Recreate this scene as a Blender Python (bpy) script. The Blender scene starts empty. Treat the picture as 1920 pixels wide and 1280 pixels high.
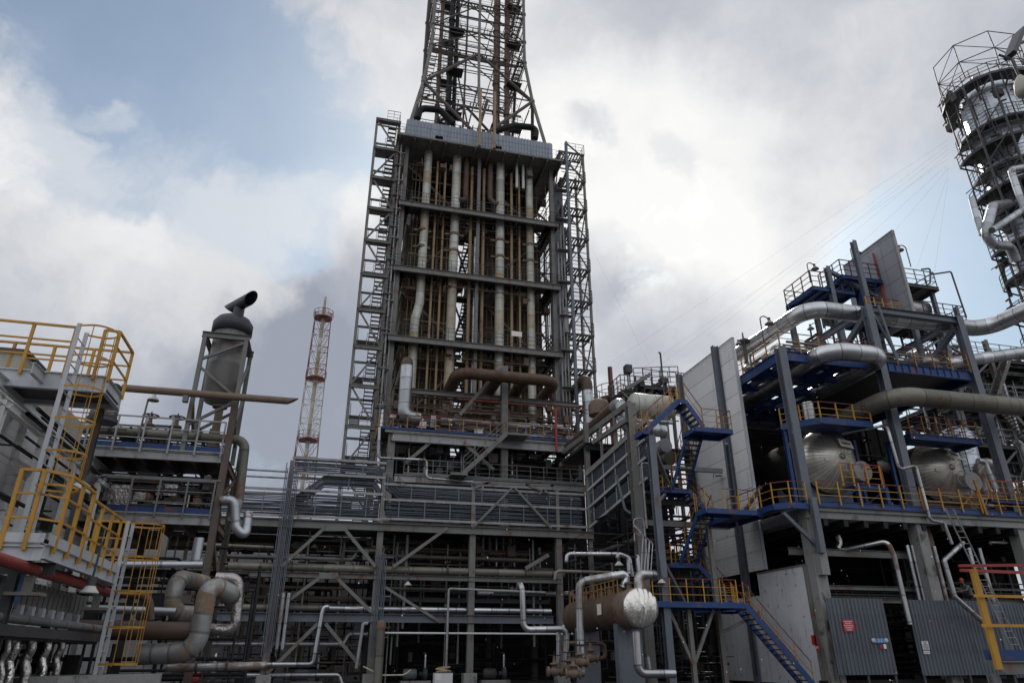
import bpy, math, random
from mathutils import Vector, Matrix
random.seed(7)
V = Vector
sc = bpy.context.scene
COL = sc.collection

# ------------------------------------------------------------------ camera
FPX, PITCH, ROLL, YAW = 1300.0, math.radians(24.4), math.radians(-0.1), math.radians(14.4)
EYE = V((0, 0, 1.6))
_R = V((math.cos(YAW), -math.sin(YAW), 0)); _F = V((math.sin(YAW), math.cos(YAW), 0)); _U = V((0, 0, 1))
FWD = _F*math.cos(PITCH) + _U*math.sin(PITCH)
_u0 = -_F*math.sin(PITCH) + _U*math.cos(PITCH)
RGT = _R*math.cos(ROLL) + _u0*math.sin(ROLL)
UPV = -_R*math.sin(ROLL) + _u0*math.cos(ROLL)
cam = bpy.data.cameras.new('camera'); cam.sensor_width = 36; cam.lens = FPX/1920*36
cam.clip_start = 0.1; cam.clip_end = 3000
cob = bpy.data.objects.new('camera', cam); COL.objects.link(cob)
cob.matrix_world = Matrix(((RGT.x, UPV.x, -FWD.x, EYE.x), (RGT.y, UPV.y, -FWD.y, EYE.y), (RGT.z, UPV.z, -FWD.z, EYE.z), (0, 0, 0, 1)))
sc.camera = cob

def ray(px, py): return RGT*((px-960)/FPX) - UPV*((py-640)/FPX) + FWD
def _on(px, py, ax, v):
    d = ray(px, py); return EYE + d*((v-EYE[ax])/d[ax])
def atX(px, py, v): return _on(px, py, 0, v)
def atY(px, py, v): return _on(px, py, 1, v)
def atZ(px, py, v): return _on(px, py, 2, v)

# ------------------------------------------------------------------ light
sc.view_settings.view_transform = 'Standard'; sc.view_settings.look = 'None'
sc.view_settings.exposure = 0.0; sc.view_settings.gamma = 1.0
SUND = ray(1150, 310).normalized()
el = math.asin(SUND.z); az = math.atan2(SUND.x, SUND.y)
sl = bpy.data.lights.new('sun', 'SUN'); sl.energy = 3.0; sl.angle = math.radians(6); sl.color = (1, .95, .87)
so = bpy.data.objects.new('sun', sl); COL.objects.link(so)
so.rotation_euler = (-SUND).to_track_quat('-Z', 'Y').to_euler()

w = bpy.data.worlds.new('World'); sc.world = w; w.use_nodes = True
NT = w.node_tree; NT.nodes.clear()
def wn(t, **k):
    n = NT.nodes.new(t)
    for a, b in k.items(): setattr(n, a, b)
    return n
def wl(a, b): NT.links.new(a, b)
def wmath(op, a, b=None, c=None, clamp=False):
    n = wn('ShaderNodeMath', operation=op); n.use_clamp = clamp
    for i, x in enumerate((a, b, c)):
        if x is None: continue
        if isinstance(x, (int, float)): n.inputs[i].default_value = x
        else: wl(x, n.inputs[i])
    return n.outputs[0]
def wvec(op, a, b):
    n = wn('ShaderNodeVectorMath', operation=op)
    for i, x in enumerate((a, b)):
        if isinstance(x, (tuple, Vector)): n.inputs[i].default_value = x
        else: wl(x, n.inputs[i])
    return n
tc = wn('ShaderNodeTexCoord').outputs['Generated']
def wnoise(vec, scale, detail=6, rough=.55, lac=2.0):
    n = wn('ShaderNodeTexNoise'); wl(vec, n.inputs['Vector'])
    n.inputs['Scale'].default_value = scale; n.inputs['Detail'].default_value = detail
    n.inputs['Roughness'].default_value = rough; n.inputs['Lacunarity'].default_value = lac
    return n
warp = wnoise(tc, 2.6, 6, .6)
wv = wvec('SUBTRACT', warp.outputs['Color'], (.5, .5, .5)).outputs[0]
wvs = wn('ShaderNodeVectorMath', operation='SCALE'); wl(wv, wvs.inputs[0]); wvs.inputs['Scale'].default_value = .30
dirv = wvec('NORMALIZE', wvec('ADD', tc, wvs.outputs[0]).outputs[0], (0, 0, 0)).outputs[0]
def blob(px, py, r0, r1, src=None):
    """soft patch of sky round one direction; r0 inner, r1 outer radius in degrees"""
    d = ray(px, py).normalized()
    dt = wvec('DOT_PRODUCT', src if src is not None else dirv, d).outputs['Value']
    n = wn('ShaderNodeMapRange', interpolation_type='SMOOTHSTEP'); wl(dt, n.inputs[0])
    n.inputs[1].default_value = math.cos(math.radians(r1)); n.inputs[2].default_value = math.cos(math.radians(r0))
    return n.outputs[0]
def addall(lst):
    o = lst[0]
    for x in lst[1:]: o = wmath('ADD', o, x)
    return o
def wt(b, k): return wmath('MULTIPLY', b, k)
sky = wn('ShaderNodeTexSky', sky_type='NISHITA'); sky.sun_disc = False
sky.sun_elevation = el; sky.sun_rotation = az
sky.dust_density = 1.4; sky.air_density = 1.2
skys = wn('ShaderNodeVectorMath', operation='MULTIPLY'); wl(sky.outputs[0], skys.inputs[0])
skys.inputs[1].default_value = (.082, .096, .101)
n1 = wnoise(tc, 3.0, 8, .58); n2 = wnoise(dirv, 6.5, 8, .62)
# cloud cover
clear = addall([wt(blob(330, 230, 3, 16), .72), wt(blob(170, 60, 2, 13), .45), wt(blob(570, 390, 2, 8), .85), wt(blob(520, 260, 3, 13), .45), wt(blob(190, 290, 1, 6), .5), wt(blob(420, 330, 2, 7), .4),
                wt(blob(1700, 600, 3, 12), .62), wt(blob(1820, 500, 3, 13), .45), wt(blob(1560, 690, 2, 8), .45), wt(blob(300, 130, 3, 9), .3)])
cov = wmath('SUBTRACT', wmath('ADD', wmath('MULTIPLY', n2.outputs['Fac'], 1.75), .22), clear)
cov = wmath('ADD', cov, addall([wt(blob(40, 210, 1, 6.5), .4), wt(blob(70, 265, 1, 3.5), .25), wt(blob(160, 185, .3, 1.8), .3), wt(blob(300, 450, 2, 9), .35), wt(blob(650, 420, 1, 5), .5)]))
cm = wn('ShaderNodeMapRange', interpolation_type='SMOOTHSTEP'); wl(cov, cm.inputs[0]); cm.inputs[1].default_value = .30; cm.inputs[2].default_value = .98; cm.inputs[3].default_value = .20
# cloud brightness
br = addall([wmath('SUBTRACT', wmath('MULTIPLY', n1.outputs['Fac'], .85), .17), wmath('MULTIPLY', n2.outputs['Fac'], .42), wt(blob(1165, 320, .5, 12), .38), wt(blob(1170, 310, 4, 30), .17),
             wt(blob(330, 420, 3, 15), .16), wt(blob(650, 420, 1, 6), .3), wt(blob(50, 230, 1, 8), .22), wt(blob(180, 480, 3, 14), .12), wt(blob(1500, 330, 3, 16), .12), wt(blob(1250, 480, 2, 9), .2)])
br = wmath('SUBTRACT', br, addall([wt(blob(620, 640, 4, 12), .22), wt(blob(330, 760, 3, 16), .24), wt(blob(120, 640, 2, 12), .1), wt(blob(560, 800, 3, 12), .15), wt(blob(1120, 490, .5, 5), .42), wt(blob(1250, 600, 1, 7), .2), wt(blob(1080, 245, .4, 2.6), .32), wt(blob(1215, 285, .3, 2.2), .22), wt(blob(1290, 50, 2, 13), .12), wt(blob(900, 480, 2, 8), .12)]))
cr = wn('ShaderNodeValToRGB'); wl(br, cr.inputs[0]); e = cr.color_ramp.elements
e[0].position = .12; e[0].color = (.33, .36, .43, 1)
e[1].position = 1.0; e[1].color = (.98, .98, .96, 1)
e2 = cr.color_ramp.elements.new(.47); e2.color = (.57, .59, .64, 1)
e3 = cr.color_ramp.elements.new(.72); e3.color = (.82, .825, .84, 1)
mx = wn('ShaderNodeMix', data_type='RGBA'); wl(cm.outputs[0], mx.inputs[0]); wl(skys.outputs[0], mx.inputs[6]); wl(cr.outputs[0], mx.inputs[7])
# bright cumulus heads with crisp edges
n3 = wnoise(dirv, 8., 10, .68)
cu = wmath('ADD', wmath('MULTIPLY', n3.outputs['Fac'], .95), addall([wt(blob(330, 455, 2, 11), .36), wt(blob(480, 470, 1, 7), .35), wt(blob(640, 425, .6, 4.2), .42), wt(blob(70, 470, 2, 8), .2), wt(blob(25, 200, .8, 4.), .3), wt(blob(95, 262, .4, 2.6), .2), wt(blob(20, 300, 1, 6), .16), wt(blob(165, 188, .2, 1.6), .3), wt(blob(1165, 320, .5, 8), .2)]))
cum = wn('ShaderNodeMapRange', interpolation_type='SMOOTHSTEP'); wl(cu, cum.inputs[0]); cum.inputs[1].default_value = .56; cum.inputs[2].default_value = 1.1; cum.inputs[4].default_value = .55
mx3 = wn('ShaderNodeMix', data_type='RGBA'); wl(cum.outputs[0], mx3.inputs[0]); wl(mx.outputs[2], mx3.inputs[6]); mx3.inputs[7].default_value = (.86, .86, .855, 1); mx = mx3
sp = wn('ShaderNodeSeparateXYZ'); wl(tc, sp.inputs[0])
# unseen rear sky raised to light front faces, darkened low down to shade recesses
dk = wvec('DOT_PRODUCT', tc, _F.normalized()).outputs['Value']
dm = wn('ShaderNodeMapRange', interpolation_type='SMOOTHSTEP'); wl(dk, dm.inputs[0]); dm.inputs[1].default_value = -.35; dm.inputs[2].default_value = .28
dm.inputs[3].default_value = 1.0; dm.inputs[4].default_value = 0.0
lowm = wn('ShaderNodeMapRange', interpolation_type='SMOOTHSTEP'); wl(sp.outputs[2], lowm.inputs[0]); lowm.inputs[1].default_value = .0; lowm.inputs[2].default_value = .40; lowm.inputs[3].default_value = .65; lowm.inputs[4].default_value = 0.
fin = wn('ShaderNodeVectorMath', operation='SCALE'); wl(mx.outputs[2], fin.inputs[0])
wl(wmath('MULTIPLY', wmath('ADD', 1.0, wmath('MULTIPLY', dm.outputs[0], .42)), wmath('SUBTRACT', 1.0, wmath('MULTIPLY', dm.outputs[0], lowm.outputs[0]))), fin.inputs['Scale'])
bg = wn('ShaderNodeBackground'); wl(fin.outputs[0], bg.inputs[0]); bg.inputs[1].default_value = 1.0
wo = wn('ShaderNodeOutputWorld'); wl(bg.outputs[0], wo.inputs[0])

# ------------------------------------------------------------------ materials
def mat(name, col, rough=.6, metal=0., rust=0., rustcol=(.11, .045, .02), var=.25, grime=.35, seam=0., bump=0., groove=None, rs=1.3, gcol=(.035, .03, .025), spec=None, wrinkle=0., gores=0, foiluv=None, rsoft=0.):
    m = bpy.data.materials.new(name); m.use_nodes = True; nt = m.node_tree; N = nt.nodes; L = nt.links
    b = N['Principled BSDF']
    def nd(t, **k):
        n = N.new(t)
        for a, c in k.items(): setattr(n, a, c)
        return n
    def ma(op, a, c, clamp=False):
        n = nd('ShaderNodeMath', operation=op); n.use_clamp = clamp
        for i, x in enumerate((a, c)):
            if isinstance(x, (int, float)): n.inputs[i].default_value = x
            else: L.new(x, n.inputs[i])
        return n.outputs[0]
    co = nd('ShaderNodeTexCoord').outputs['Object']
    oi = nd('ShaderNodeObjectInfo')
    ad = nd('ShaderNodeVectorMath', operation='ADD'); L.new(co, ad.inputs[0]); L.new(oi.outputs['Location'], ad.inputs[1]); co = ad.outputs[0]
    def noise(s, d=5, ro=.6, vec=None):
        n = nd('ShaderNodeTexNoise'); L.new(vec or co, n.inputs['Vector']); n.inputs['Scale'].default_value = s
        n.inputs['Detail'].default_value = d; n.inputs['Roughness'].default_value = ro; return n.outputs['Fac']
    def mixc(fac, a, c):
        n = nd('ShaderNodeMix', data_type='RGBA')
        if isinstance(fac, float): n.inputs[0].default_value = fac
        else: L.new(fac, n.inputs[0])
        for i, x in ((6, a), (7, c)):
            if isinstance(x, tuple): n.inputs[i].default_value = x + (1,)
            else: L.new(x, n.inputs[i])
        return n.outputs[2]
    def ramp(x, lo, hi, a=0., c=1.):
        n = nd('ShaderNodeMapRange', interpolation_type='SMOOTHSTEP'); L.new(x, n.inputs[0])
        n.inputs[1].default_value = lo; n.inputs[2].default_value = hi; n.inputs[3].default_value = a; n.inputs[4].default_value = c; return n.outputs[0]
    def scl(c, f):
        n = nd('ShaderNodeVectorMath', operation='SCALE')
        if isinstance(c, tuple): n.inputs[0].default_value = c
        else: L.new(c, n.inputs[0])
        if isinstance(f, float): n.inputs['Scale'].default_value = f
        else: L.new(f, n.inputs['Scale'])
        return n.outputs[0]
    c = scl(tuple(col), ma('ADD', ma('MULTIPLY', noise(.7, 6), 2*var), 1-var))
    mp = nd('ShaderNodeMapping'); L.new(co, mp.inputs[0]); mp.inputs['Scale'].default_value = (2.6, 2.6, .32)
    st = noise(1., 6, .65, mp.outputs[0])
    if grime: c = mixc(ma('MULTIPLY', ramp(st, .52, .78), grime), c, gcol)
    heights = []
    rmask = None
    uvn = None
    if seam:
        uvn = nd('ShaderNodeUVMap'); sx = nd('ShaderNodeSeparateXYZ'); L.new(uvn.outputs[0], sx.inputs[0])
        v = ma('DIVIDE', sx.outputs[1], seam)
        wnz = nd('ShaderNodeTexWhiteNoise', noise_dimensions='1D'); L.new(ma('ADD', ma('FLOOR', v, 0), oi.outputs['Random']), wnz.inputs['W'])
        c = scl(c, ma('ADD', ma('MULTIPLY', wnz.outputs['Value'], .5), .72))
        fr = ma('FRACT', v, 0)
        line = ma('LESS_THAN', fr, .06/seam)
        c = scl(c, ma('SUBTRACT', 1., ma('MULTIPLY', line, .5)))
        heights.append((ma('SUBTRACT', 1., line), .004))
        if rust:
            rseg = ramp(wnz.outputs['Color'] if False else ma('FRACT', ma('MULTIPLY', wnz.outputs['Value'], 7.3), 0), .45, .9)
    if gores:
        uvn = nd('ShaderNodeUVMap'); sx = nd('ShaderNodeSeparateXYZ'); L.new(uvn.outputs[0], sx.inputs[0])
        u = ma('MULTIPLY', sx.outputs[0], float(gores)); fr = ma('FRACT', u, 0)
        line = ma('LESS_THAN', fr, .15)
        wnz = nd('ShaderNodeTexWhiteNoise', noise_dimensions='1D'); L.new(ma('FLOOR', u, 0), wnz.inputs['W'])
        c = scl(c, ma('ADD', ma('MULTIPLY', wnz.outputs['Value'], .3), .85))
        c = scl(c, ma('SUBTRACT', 1., ma('MULTIPLY', line, .5)))
        heights.append((ma('SUBTRACT', 1., line), .006))
    if rust:
        rn = noise(rs, 9, .68)
        rm = ma('ADD', ma('MULTIPLY', rn, .75), ma('MULTIPLY', st, .25))
        if seam: rm = ma('ADD', rm, ma('MULTIPLY', ma('SUBTRACT', rseg, .5), .14))
        rmask = ramp(rm, .64-.32*rust-rsoft, .74-.26*rust+rsoft)
        rc = mixc(noise(5., 4), tuple(rustcol), tuple(x*2.1 for x in rustcol))
        c = mixc(rmask, c, rc)
    if groove:   # (axis, pitch, darkness): board joints of panels
        sx = nd('ShaderNodeSeparateXYZ'); L.new(co, sx.inputs[0])
        for axis, pitch, dark, wd in groove:
            fr = ma('FRACT', ma('DIVIDE', sx.outputs[axis], pitch), 0)
            ln = ma('LESS_THAN', fr, wd/pitch)
            c = scl(c, ma('SUBTRACT', 1., ma('MULTIPLY', ln, dark)))
            if pitch > .8:
                tn = nd('ShaderNodeTexWhiteNoise', noise_dimensions='1D'); L.new(ma('FLOOR', ma('DIVIDE', sx.outputs[axis], pitch), 0), tn.inputs['W']); c = scl(c, ma('ADD', ma('MULTIPLY', tn.outputs['Value'], .16), .92))
            heights.append((ma('SUBTRACT', 1., ln), wd*.5))
    L.new(c, b.inputs['Base Color'])
    rgh = ma('ADD', ma('MULTIPLY', noise(3., 4), .3), rough-.15, True)
    if rmask is not None:
        rgh = ma('MAXIMUM', rgh, ma('MULTIPLY', rmask, .85))
        L.new(ma('MULTIPLY', ma('SUBTRACT', 1., rmask), metal), b.inputs['Metallic'])
    else: b.inputs['Metallic'].default_value = metal
    L.new(rgh, b.inputs['Roughness'])
    if spec is not None: b.inputs['Specular IOR Level'].default_value = spec
    if wrinkle:
        wv_ = co
        if foiluv:
            un = nd('ShaderNodeUVMap'); mq = nd('ShaderNodeMapping'); L.new(un.outputs[0], mq.inputs[0]); mq.inputs['Scale'].default_value = foiluv; wv_ = mq.outputs[0]
        r1 = ma('ABSOLUTE', ma('SUBTRACT', noise(3.2, 3, .55, wv_), .5), 0); r2 = ma('ABSOLUTE', ma('SUBTRACT', noise(8., 3, .6, wv_), .5), 0)
        heights.append((ma('ADD', ma('MULTIPLY', r1, 2.), r2), wrinkle))
    if bump: heights.append((noise(9., 6, .65), bump))
    nrm = None
    for hsock, dist in heights:
        bn = nd('ShaderNodeBump'); bn.inputs['Strength'].default_value = 1.; bn.inputs['Distance'].default_value = dist
        L.new(hsock, bn.inputs['Height'])
        if nrm: L.new(nrm, bn.inputs['Normal'])
        nrm = bn.outputs[0]
    if nrm: L.new(nrm, b.inputs['Normal'])
    return m

M = dict(
 steel=mat('weathered_grey_steel', (.18, .18, .168), .55, rust=.36, grime=.6, rsoft=.03, bump=.004),
 steel_d=mat('dark_grey_steel', (.062, .062, .065), .6, rust=.30, bump=.003),
 steel_l=mat('pale_grey_steel', (.33, .335, .33), .5, rust=.30, grime=.6, rsoft=.03, bump=.003),
 steel_b=mat('blue_grey_steel', (.14, .16, .19), .5, rust=.25, grime=.55, rsoft=.03, bump=.003),
 steel_n=mat('clean_grey_paint', (.52, .54, .56), .45, rust=.16, grime=.55),
 rusty=mat('rusty_steel', (.19, .135, .10), .75, rust=.42, rustcol=(.085, .042, .025), bump=.006),
 rustpipe=mat('brown_rusty_pipe', (.10, .065, .042), .55, rust=.5, rustcol=(.06, .028, .016), rsoft=.06, grime=.5, seam=3.0, bump=.004),
 brownsteel=mat('brown_grey_steel', (.115, .095, .08), .65, rust=.35, rustcol=(.085, .045, .03), bump=.003),
 alu=mat('aluminium_cladding', (.60, .61, .62), .33, .95, rust=.04, seam=1.0, grime=.35, bump=.002),
 alu_d=mat('dull_aluminium_cladding', (.46, .48, .50), .42, .8, rust=.2, seam=1.0, grime=.5, bump=.003),
 alu_r=mat('stained_aluminium_cladding', (.50, .53, .48), .5, .2, rust=.6, rustcol=(.27, .19, .105), seam=1.25, grime=.55, rs=1.1, rsoft=.12),
 alu_p=mat('banded_pipe_cladding', (.36, .37, .36), .45, .5, rust=.74, rustcol=(.16, .11, .07), seam=.42, grime=.6, rs=2.6, rsoft=.05, bump=.003),
 olive=mat('olive_cladding', (.20, .19, .155), .5, .3, rust=.15, seam=1.6, grime=.4),
 ochre=mat('ochre_rust_pipe', (.36, .255, .15), .7, rust=.35, rustcol=(.14, .06, .025)),
 blue=mat('blue_paint', (.012, .05, .18), .5, rust=.25, grime=.65, rsoft=.03, var=.35),
 yellow=mat('yellow_paint', (.52, .27, .035), .5, rust=.25, rs=2.5, grime=.55, var=.3),
 yellow_d=mat('worn_yellow_paint', (.38, .19, .04), .55, rust=.36, rs=2.5, grime=.6, var=.3),
 red=mat('red_paint', (.33, .04, .03), .5, rust=.2, grime=.35),
 maroon=mat('dark_red_paint', (.16, .025, .022), .5, rust=.2, grime=.35),
 mastred=mat('muted_red_paint', (.22, .075, .062), .6, rust=.3, grime=.4),  # muted for distance on the far masts, haze put into the colour
 redpipe=mat('flaking_red_paint', (.24, .042, .03), .55, rust=.22, rustcol=(.42, .36, .33), rs=5., grime=.4),
 panel=mat('white_sandwich_panel', (.84, .83, .82), .5, var=.1, grime=.28, rust=.06, groove=[(2, 1.15, .45, .04), (2, .2, .12, .03)]),
 board=mat('white_wall_board', (.78, .79, .82), .6, var=.15, grime=.4, rust=.22, rs=3., groove=[(1, 1.5, .35, .015)], bump=.002),
 finwall=mat('grey_violet_panel', (.34, .34, .37), .55, var=.16, grime=.45, groove=[(2, 1.1, .45, .04), (1, 1.2, .4, .03)]),
 white=mat('white_paint', (.7, .7, .68), .5, var=.1, grime=.2),
 sheet=mat('grey_profiled_sheet', (.115, .13, .155), .45, .2, rust=.14, var=.25, grime=.6, bump=.006, groove=[(0, 1.05, .45, .014), (2, 1.7, .25, .012)]),
 clad=mat('blue_grey_profiled_sheet', (.30, .34, .39), .5, .15, rust=.12, grime=.45, var=.2),
 refr=mat('sooty_brown_casing', (.10, .085, .055), .8, rust=.35, rustcol=(.05, .03, .017), bump=.02, groove=[(2, 1.6, .5, .06), (0, 1.35, .4, .05)]),
 black=mat('black_steel_and_shade', (.014, .014, .0145), .7, rust=.1),  # near black; on recess parts the colour stands in for shade
 void=mat('shade_black_wall', (.012, .0095, .0085), .85, groove=[(2, .3, .4, .02)]),  # near black so that recess walls look deep in shade
 padmat=mat('dark_concrete', (.075, .072, .068), .6, grime=.6, bump=.01),  # concrete darkened to cut light bounced up under the rack
 concrete=mat('stained_concrete', (.30, .295, .28), .85, rust=.36, rustcol=(.03, .025, .02), grime=.7, bump=.02, rs=.9),
 asphalt=mat('wet_asphalt', (.045, .045, .047), .55, bump=.01),
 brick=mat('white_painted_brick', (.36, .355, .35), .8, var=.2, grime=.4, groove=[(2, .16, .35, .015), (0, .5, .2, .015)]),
 foil=mat('crumpled_foil', (.72, .70, .66), .28, 1., var=.12, grime=.35, wrinkle=.035),
 foilcap=mat('pleated_foil', (.80, .77, .71), .24, .9, var=.12, grime=.3, wrinkle=.012),
 foil_d=mat('grimy_foil', (.45, .42, .40), .32, .9, rust=.1, grime=.4, wrinkle=.03),
 drumhead=mat('gored_aluminium', (.64, .60, .51), .32, .6, gores=44, grime=.3, var=.2),
 drumbody=mat('brown_lagging', (.12, .078, .05), .65, rust=.4, rustcol=(.08, .035, .018), seam=1.2, bump=.008),
 galv=mat('galvanised_steel', (.50, .51, .52), .32, .95, seam=1.2, rust=.36, rustcol=(.13, .075, .045), grime=.6, rsoft=.05),
 cable=mat('blue_grey_cable', (.085, .10, .118), .5, var=.3, grime=.3),
 silencer=mat('streaked_steel_shell', (.20, .195, .185), .55, .2, rust=.25, rustcol=(.06, .035, .025), grime=.85, gcol=(.05, .04, .035)),
 tblack=mat('dark_slate_paint', (.035, .038, .048), .45),
 lampw=mat('white_enamel', (.52, .51, .48), .35, grime=.15),
 beige=mat('beige_box', (.46, .43, .36), .6, grime=.3),
 vessel=mat('bright_vessel_cladding', (.74, .79, .86), .34, .35, seam=1.8, grime=.35, var=.3),
 paper=mat('paper_tag', (.85, .82, .75), .7, var=.08, grime=.1),
 ink=mat('dark_ink', (.16, .16, .17), .7, grime=0.),
 signred=mat('sign_red', (.55, .03, .025), .5, var=.08, grime=.1),
 skin=mat('skin', (.42, .25, .18), .55, var=.05, grime=0.),
 jacket=mat('grey_workwear', (.22, .22, .225), .85, var=.2, grime=.2, bump=.004),
 trousers=mat('dark_workwear', (.05, .05, .06), .85, var=.2, grime=.1),
 helmet=mat('orange_helmet', (.75, .13, .04), .3, var=.05, grime=.05),
 snow=mat('snowflake', (.9, .9, .92), .8, var=0., grime=0.),
 hose=mat('pale_hose', (.5, .47, .33), .6),
 bright=mat('sky_blue_paint', (.10, .25, .52), .45, grime=.2),
)
# ------------------------------------------------------------------ geometry
class MB:
    def __init__(s): s.v = []; s.f = []; s.uv = []; s.sm = []; s.pc = []
    def add(s, vs, fs, uvs=None, smooth=False):
        o = len(s.v); s.v += [V(x) for x in vs]; s.pc.append((o, len(s.v), len(s.f), len(s.f)+len(fs)))
        for i, q in enumerate(fs):
            s.f.append([a+o for a in q]); s.uv.append(uvs[i] if uvs else [(0, 0)]*len(q)); s.sm.append(smooth)
        return s
    def box(s, a, b):
        x0, x1 = sorted((a[0], b[0])); y0, y1 = sorted((a[1], b[1])); z0, z1 = sorted((a[2], b[2]))
        return s.add([(x0, y0, z0), (x1, y0, z0), (x1, y1, z0), (x0, y1, z0), (x0, y0, z1), (x1, y0, z1), (x1, y1, z1), (x0, y1, z1)],
                     [(0, 3, 2, 1), (4, 5, 6, 7), (0, 1, 5, 4), (1, 2, 6, 5), (2, 3, 7, 6), (3, 0, 4, 7)])
    def beam(s, p, q, w, h=None, up=None, off=(0, 0)):
        """bar of width w (sideways) and height h (along up)"""
        h = h or w; p = V(p); q = V(q); d = (q-p)
        if d.length < 1e-6: return s
        d.normalize(); up = V(up) if up else (V((0, 0, 1)) if abs(d.z) < .95 else V((0, 1, 0)))
        sd = d.cross(up).normalized(); u = sd.cross(d).normalized()
        p = p+sd*off[0]+u*off[1]; q = q+sd*off[0]+u*off[1]
        vs = [e+sd*(a*w/2)+u*(c*h/2) for e in (p, q) for a, c in ((-1, -1), (1, -1), (1, 1), (-1, 1))]
        return s.add(vs, [(0, 1, 2, 3), (7, 6, 5, 4), (0, 4, 5, 1), (1, 5, 6, 2), (2, 6, 7, 3), (3, 7, 4, 0)])
    def ibeam(s, p, q, w, h, up=None, t=None):
        t = t or max(.015, h*.06)
        s.beam(p, q, w, t, up, (0, h/2-t/2)); s.beam(p, q, w, t, up, (0, -h/2+t/2)); return s.beam(p, q, t, h-2*t-.002, up)
    def tube(s, p, q, r, n=8, r2=None, cap=True):
        return s.sweep([V(p), V(q)], r, n, cap, [r, r if r2 is None else r2])
    def sweep(s, pts, r, n=10, cap=True, radii=None):
        P = [V(pts[0])]
        for x in pts[1:]:
            if (V(x)-P[-1]).length > 1e-5: P.append(V(x))
        if len(P) < 2: return s
        d0 = (P[1]-P[0]).normalized(); a = V((0, 0, 1)) if abs(d0.z) < .9 else V((0, 1, 0))
        u = d0.cross(a).normalized(); rings = []; L = 0; Ls = []
        for i, p in enumerate(P):
            d1 = (P[i]-P[i-1]).normalized() if i else d0
            d2 = (P[i+1]-P[i]).normalized() if i < len(P)-1 else d1
            t = (d1+d2)
            t = t.normalized() if t.length > 1e-6 else d1
            u = (u-t*u.dot(t))
            u = u.normalized() if u.length > 1e-6 else t.orthogonal().normalized()
            w_ = t.cross(u); rr = radii[i] if radii else r
            if i: L += (P[i]-P[i-1]).length
            Ls.append(L)
            rings.append([p+(u*math.cos(2*math.pi*k/n)+w_*math.sin(2*math.pi*k/n))*rr for k in range(n)])
        vs = [x for rg in rings for x in rg]; fs = []; uv = []
        for i in range(len(P)-1):
            for k in range(n):
                k2 = (k+1) % n
                fs.append((i*n+k, i*n+k2, (i+1)*n+k2, (i+1)*n+k))
                uv.append([(k/n, Ls[i]), ((k+1)/n, Ls[i]), ((k+1)/n, Ls[i+1]), (k/n, Ls[i+1])])
        s.add(vs, fs, uv, True)
        if cap:
            s.add(rings[0], [tuple(range(n))[::-1]]); s.add(rings[-1], [tuple(range(n))])
        return s
    def pipe(s, pts, r, n=12, bend=None, cap=True, seg=6):
        return s.sweep(arcs(pts, bend or r*2.2, seg), r, n, cap)
    def lathe(s, base, axis, prof, n=24, smooth=True, cap=True):
        base = V(base); ax = V(axis).normalized(); u = ax.orthogonal().normalized(); w_ = ax.cross(u)
        vs = []; fs = []; uv = []
        for r, h in prof:
            vs += [base+ax*h+(u*math.cos(2*math.pi*k/n)+w_*math.sin(2*math.pi*k/n))*max(r, 1e-4) for k in range(n)]
        for i in range(len(prof)-1):
            for k in range(n):
                k2 = (k+1) % n
                fs.append((i*n+k, i*n+k2, (i+1)*n+k2, (i+1)*n+k))
                uv.append([(k/n, prof[i][1]), ((k+1)/n, prof[i][1]), ((k+1)/n, prof[i+1][1]), (k/n, prof[i+1][1])])
        s.add(vs, fs, uv, smooth)
        if cap:
            s.add(vs[:n], [tuple(range(n))[::-1]]); s.add(vs[-n:], [tuple(range(n))])
        return s
    def prism(s, poly, vec):
        n = len(poly); vs = [V(p) for p in poly]+[V(p)+V(vec) for p in poly]
        return s.add(vs, [tuple(range(n))[::-1], tuple(range(n, 2*n))]+[(i, (i+1) % n, n+(i+1) % n, n+i) for i in range(n)])
    def torus(s, c, axis, R, r, n=20, m=6):
        c = V(c); ax = V(axis).normalized(); u = ax.orthogonal().normalized(); w_ = ax.cross(u); vs = []; fs = []
        for i in range(n):
            a = 2*math.pi*i/n; e = u*math.cos(a)+w_*math.sin(a)
            vs += [c+e*(R+r*math.cos(2*math.pi*j/m))+ax*(r*math.sin(2*math.pi*j/m)) for j in range(m)]
        for i in range(n):
            for j in range(m):
                fs.append((i*m+j, ((i+1) % n)*m+j, ((i+1) % n)*m+(j+1) % m, i*m+(j+1) % m))
        return s.add(vs, fs, None, True)
    def corr(s, p, q, z0, z1, pitch=.25, depth=.05, nrm=(0, -1, 0), t=.004):
        """profiled sheet between plan points p and q"""
        p = V((p[0], p[1], 0)); q = V((q[0], q[1], 0)); d = q-p; L = d.length; d.normalize(); nn = V(nrm)
        k = max(1, int(L/pitch)); pr = []
        for i in range(k):
            for fx, dz in ((0, 0), (.38, 0), (.5, 1), (.88, 1)):
                pr.append((min(L, (i+fx)*pitch), dz*depth))
        pr.append((L, 0)); vs = []; n = len(pr)
        for (x, o) in pr: vs.append(p+d*x+nn*o+V((0, 0, z0)))
        for (x, o) in pr: vs.append(p+d*x+nn*o+V((0, 0, z1)))
        s.add(vs, [(i, i+1, n+i+1, n+i) for i in range(n-1)])
        return s.add([x-nn*t for x in vs], [(i+1, i, n+i, n+i+1) for i in range(n-1)])

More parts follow.
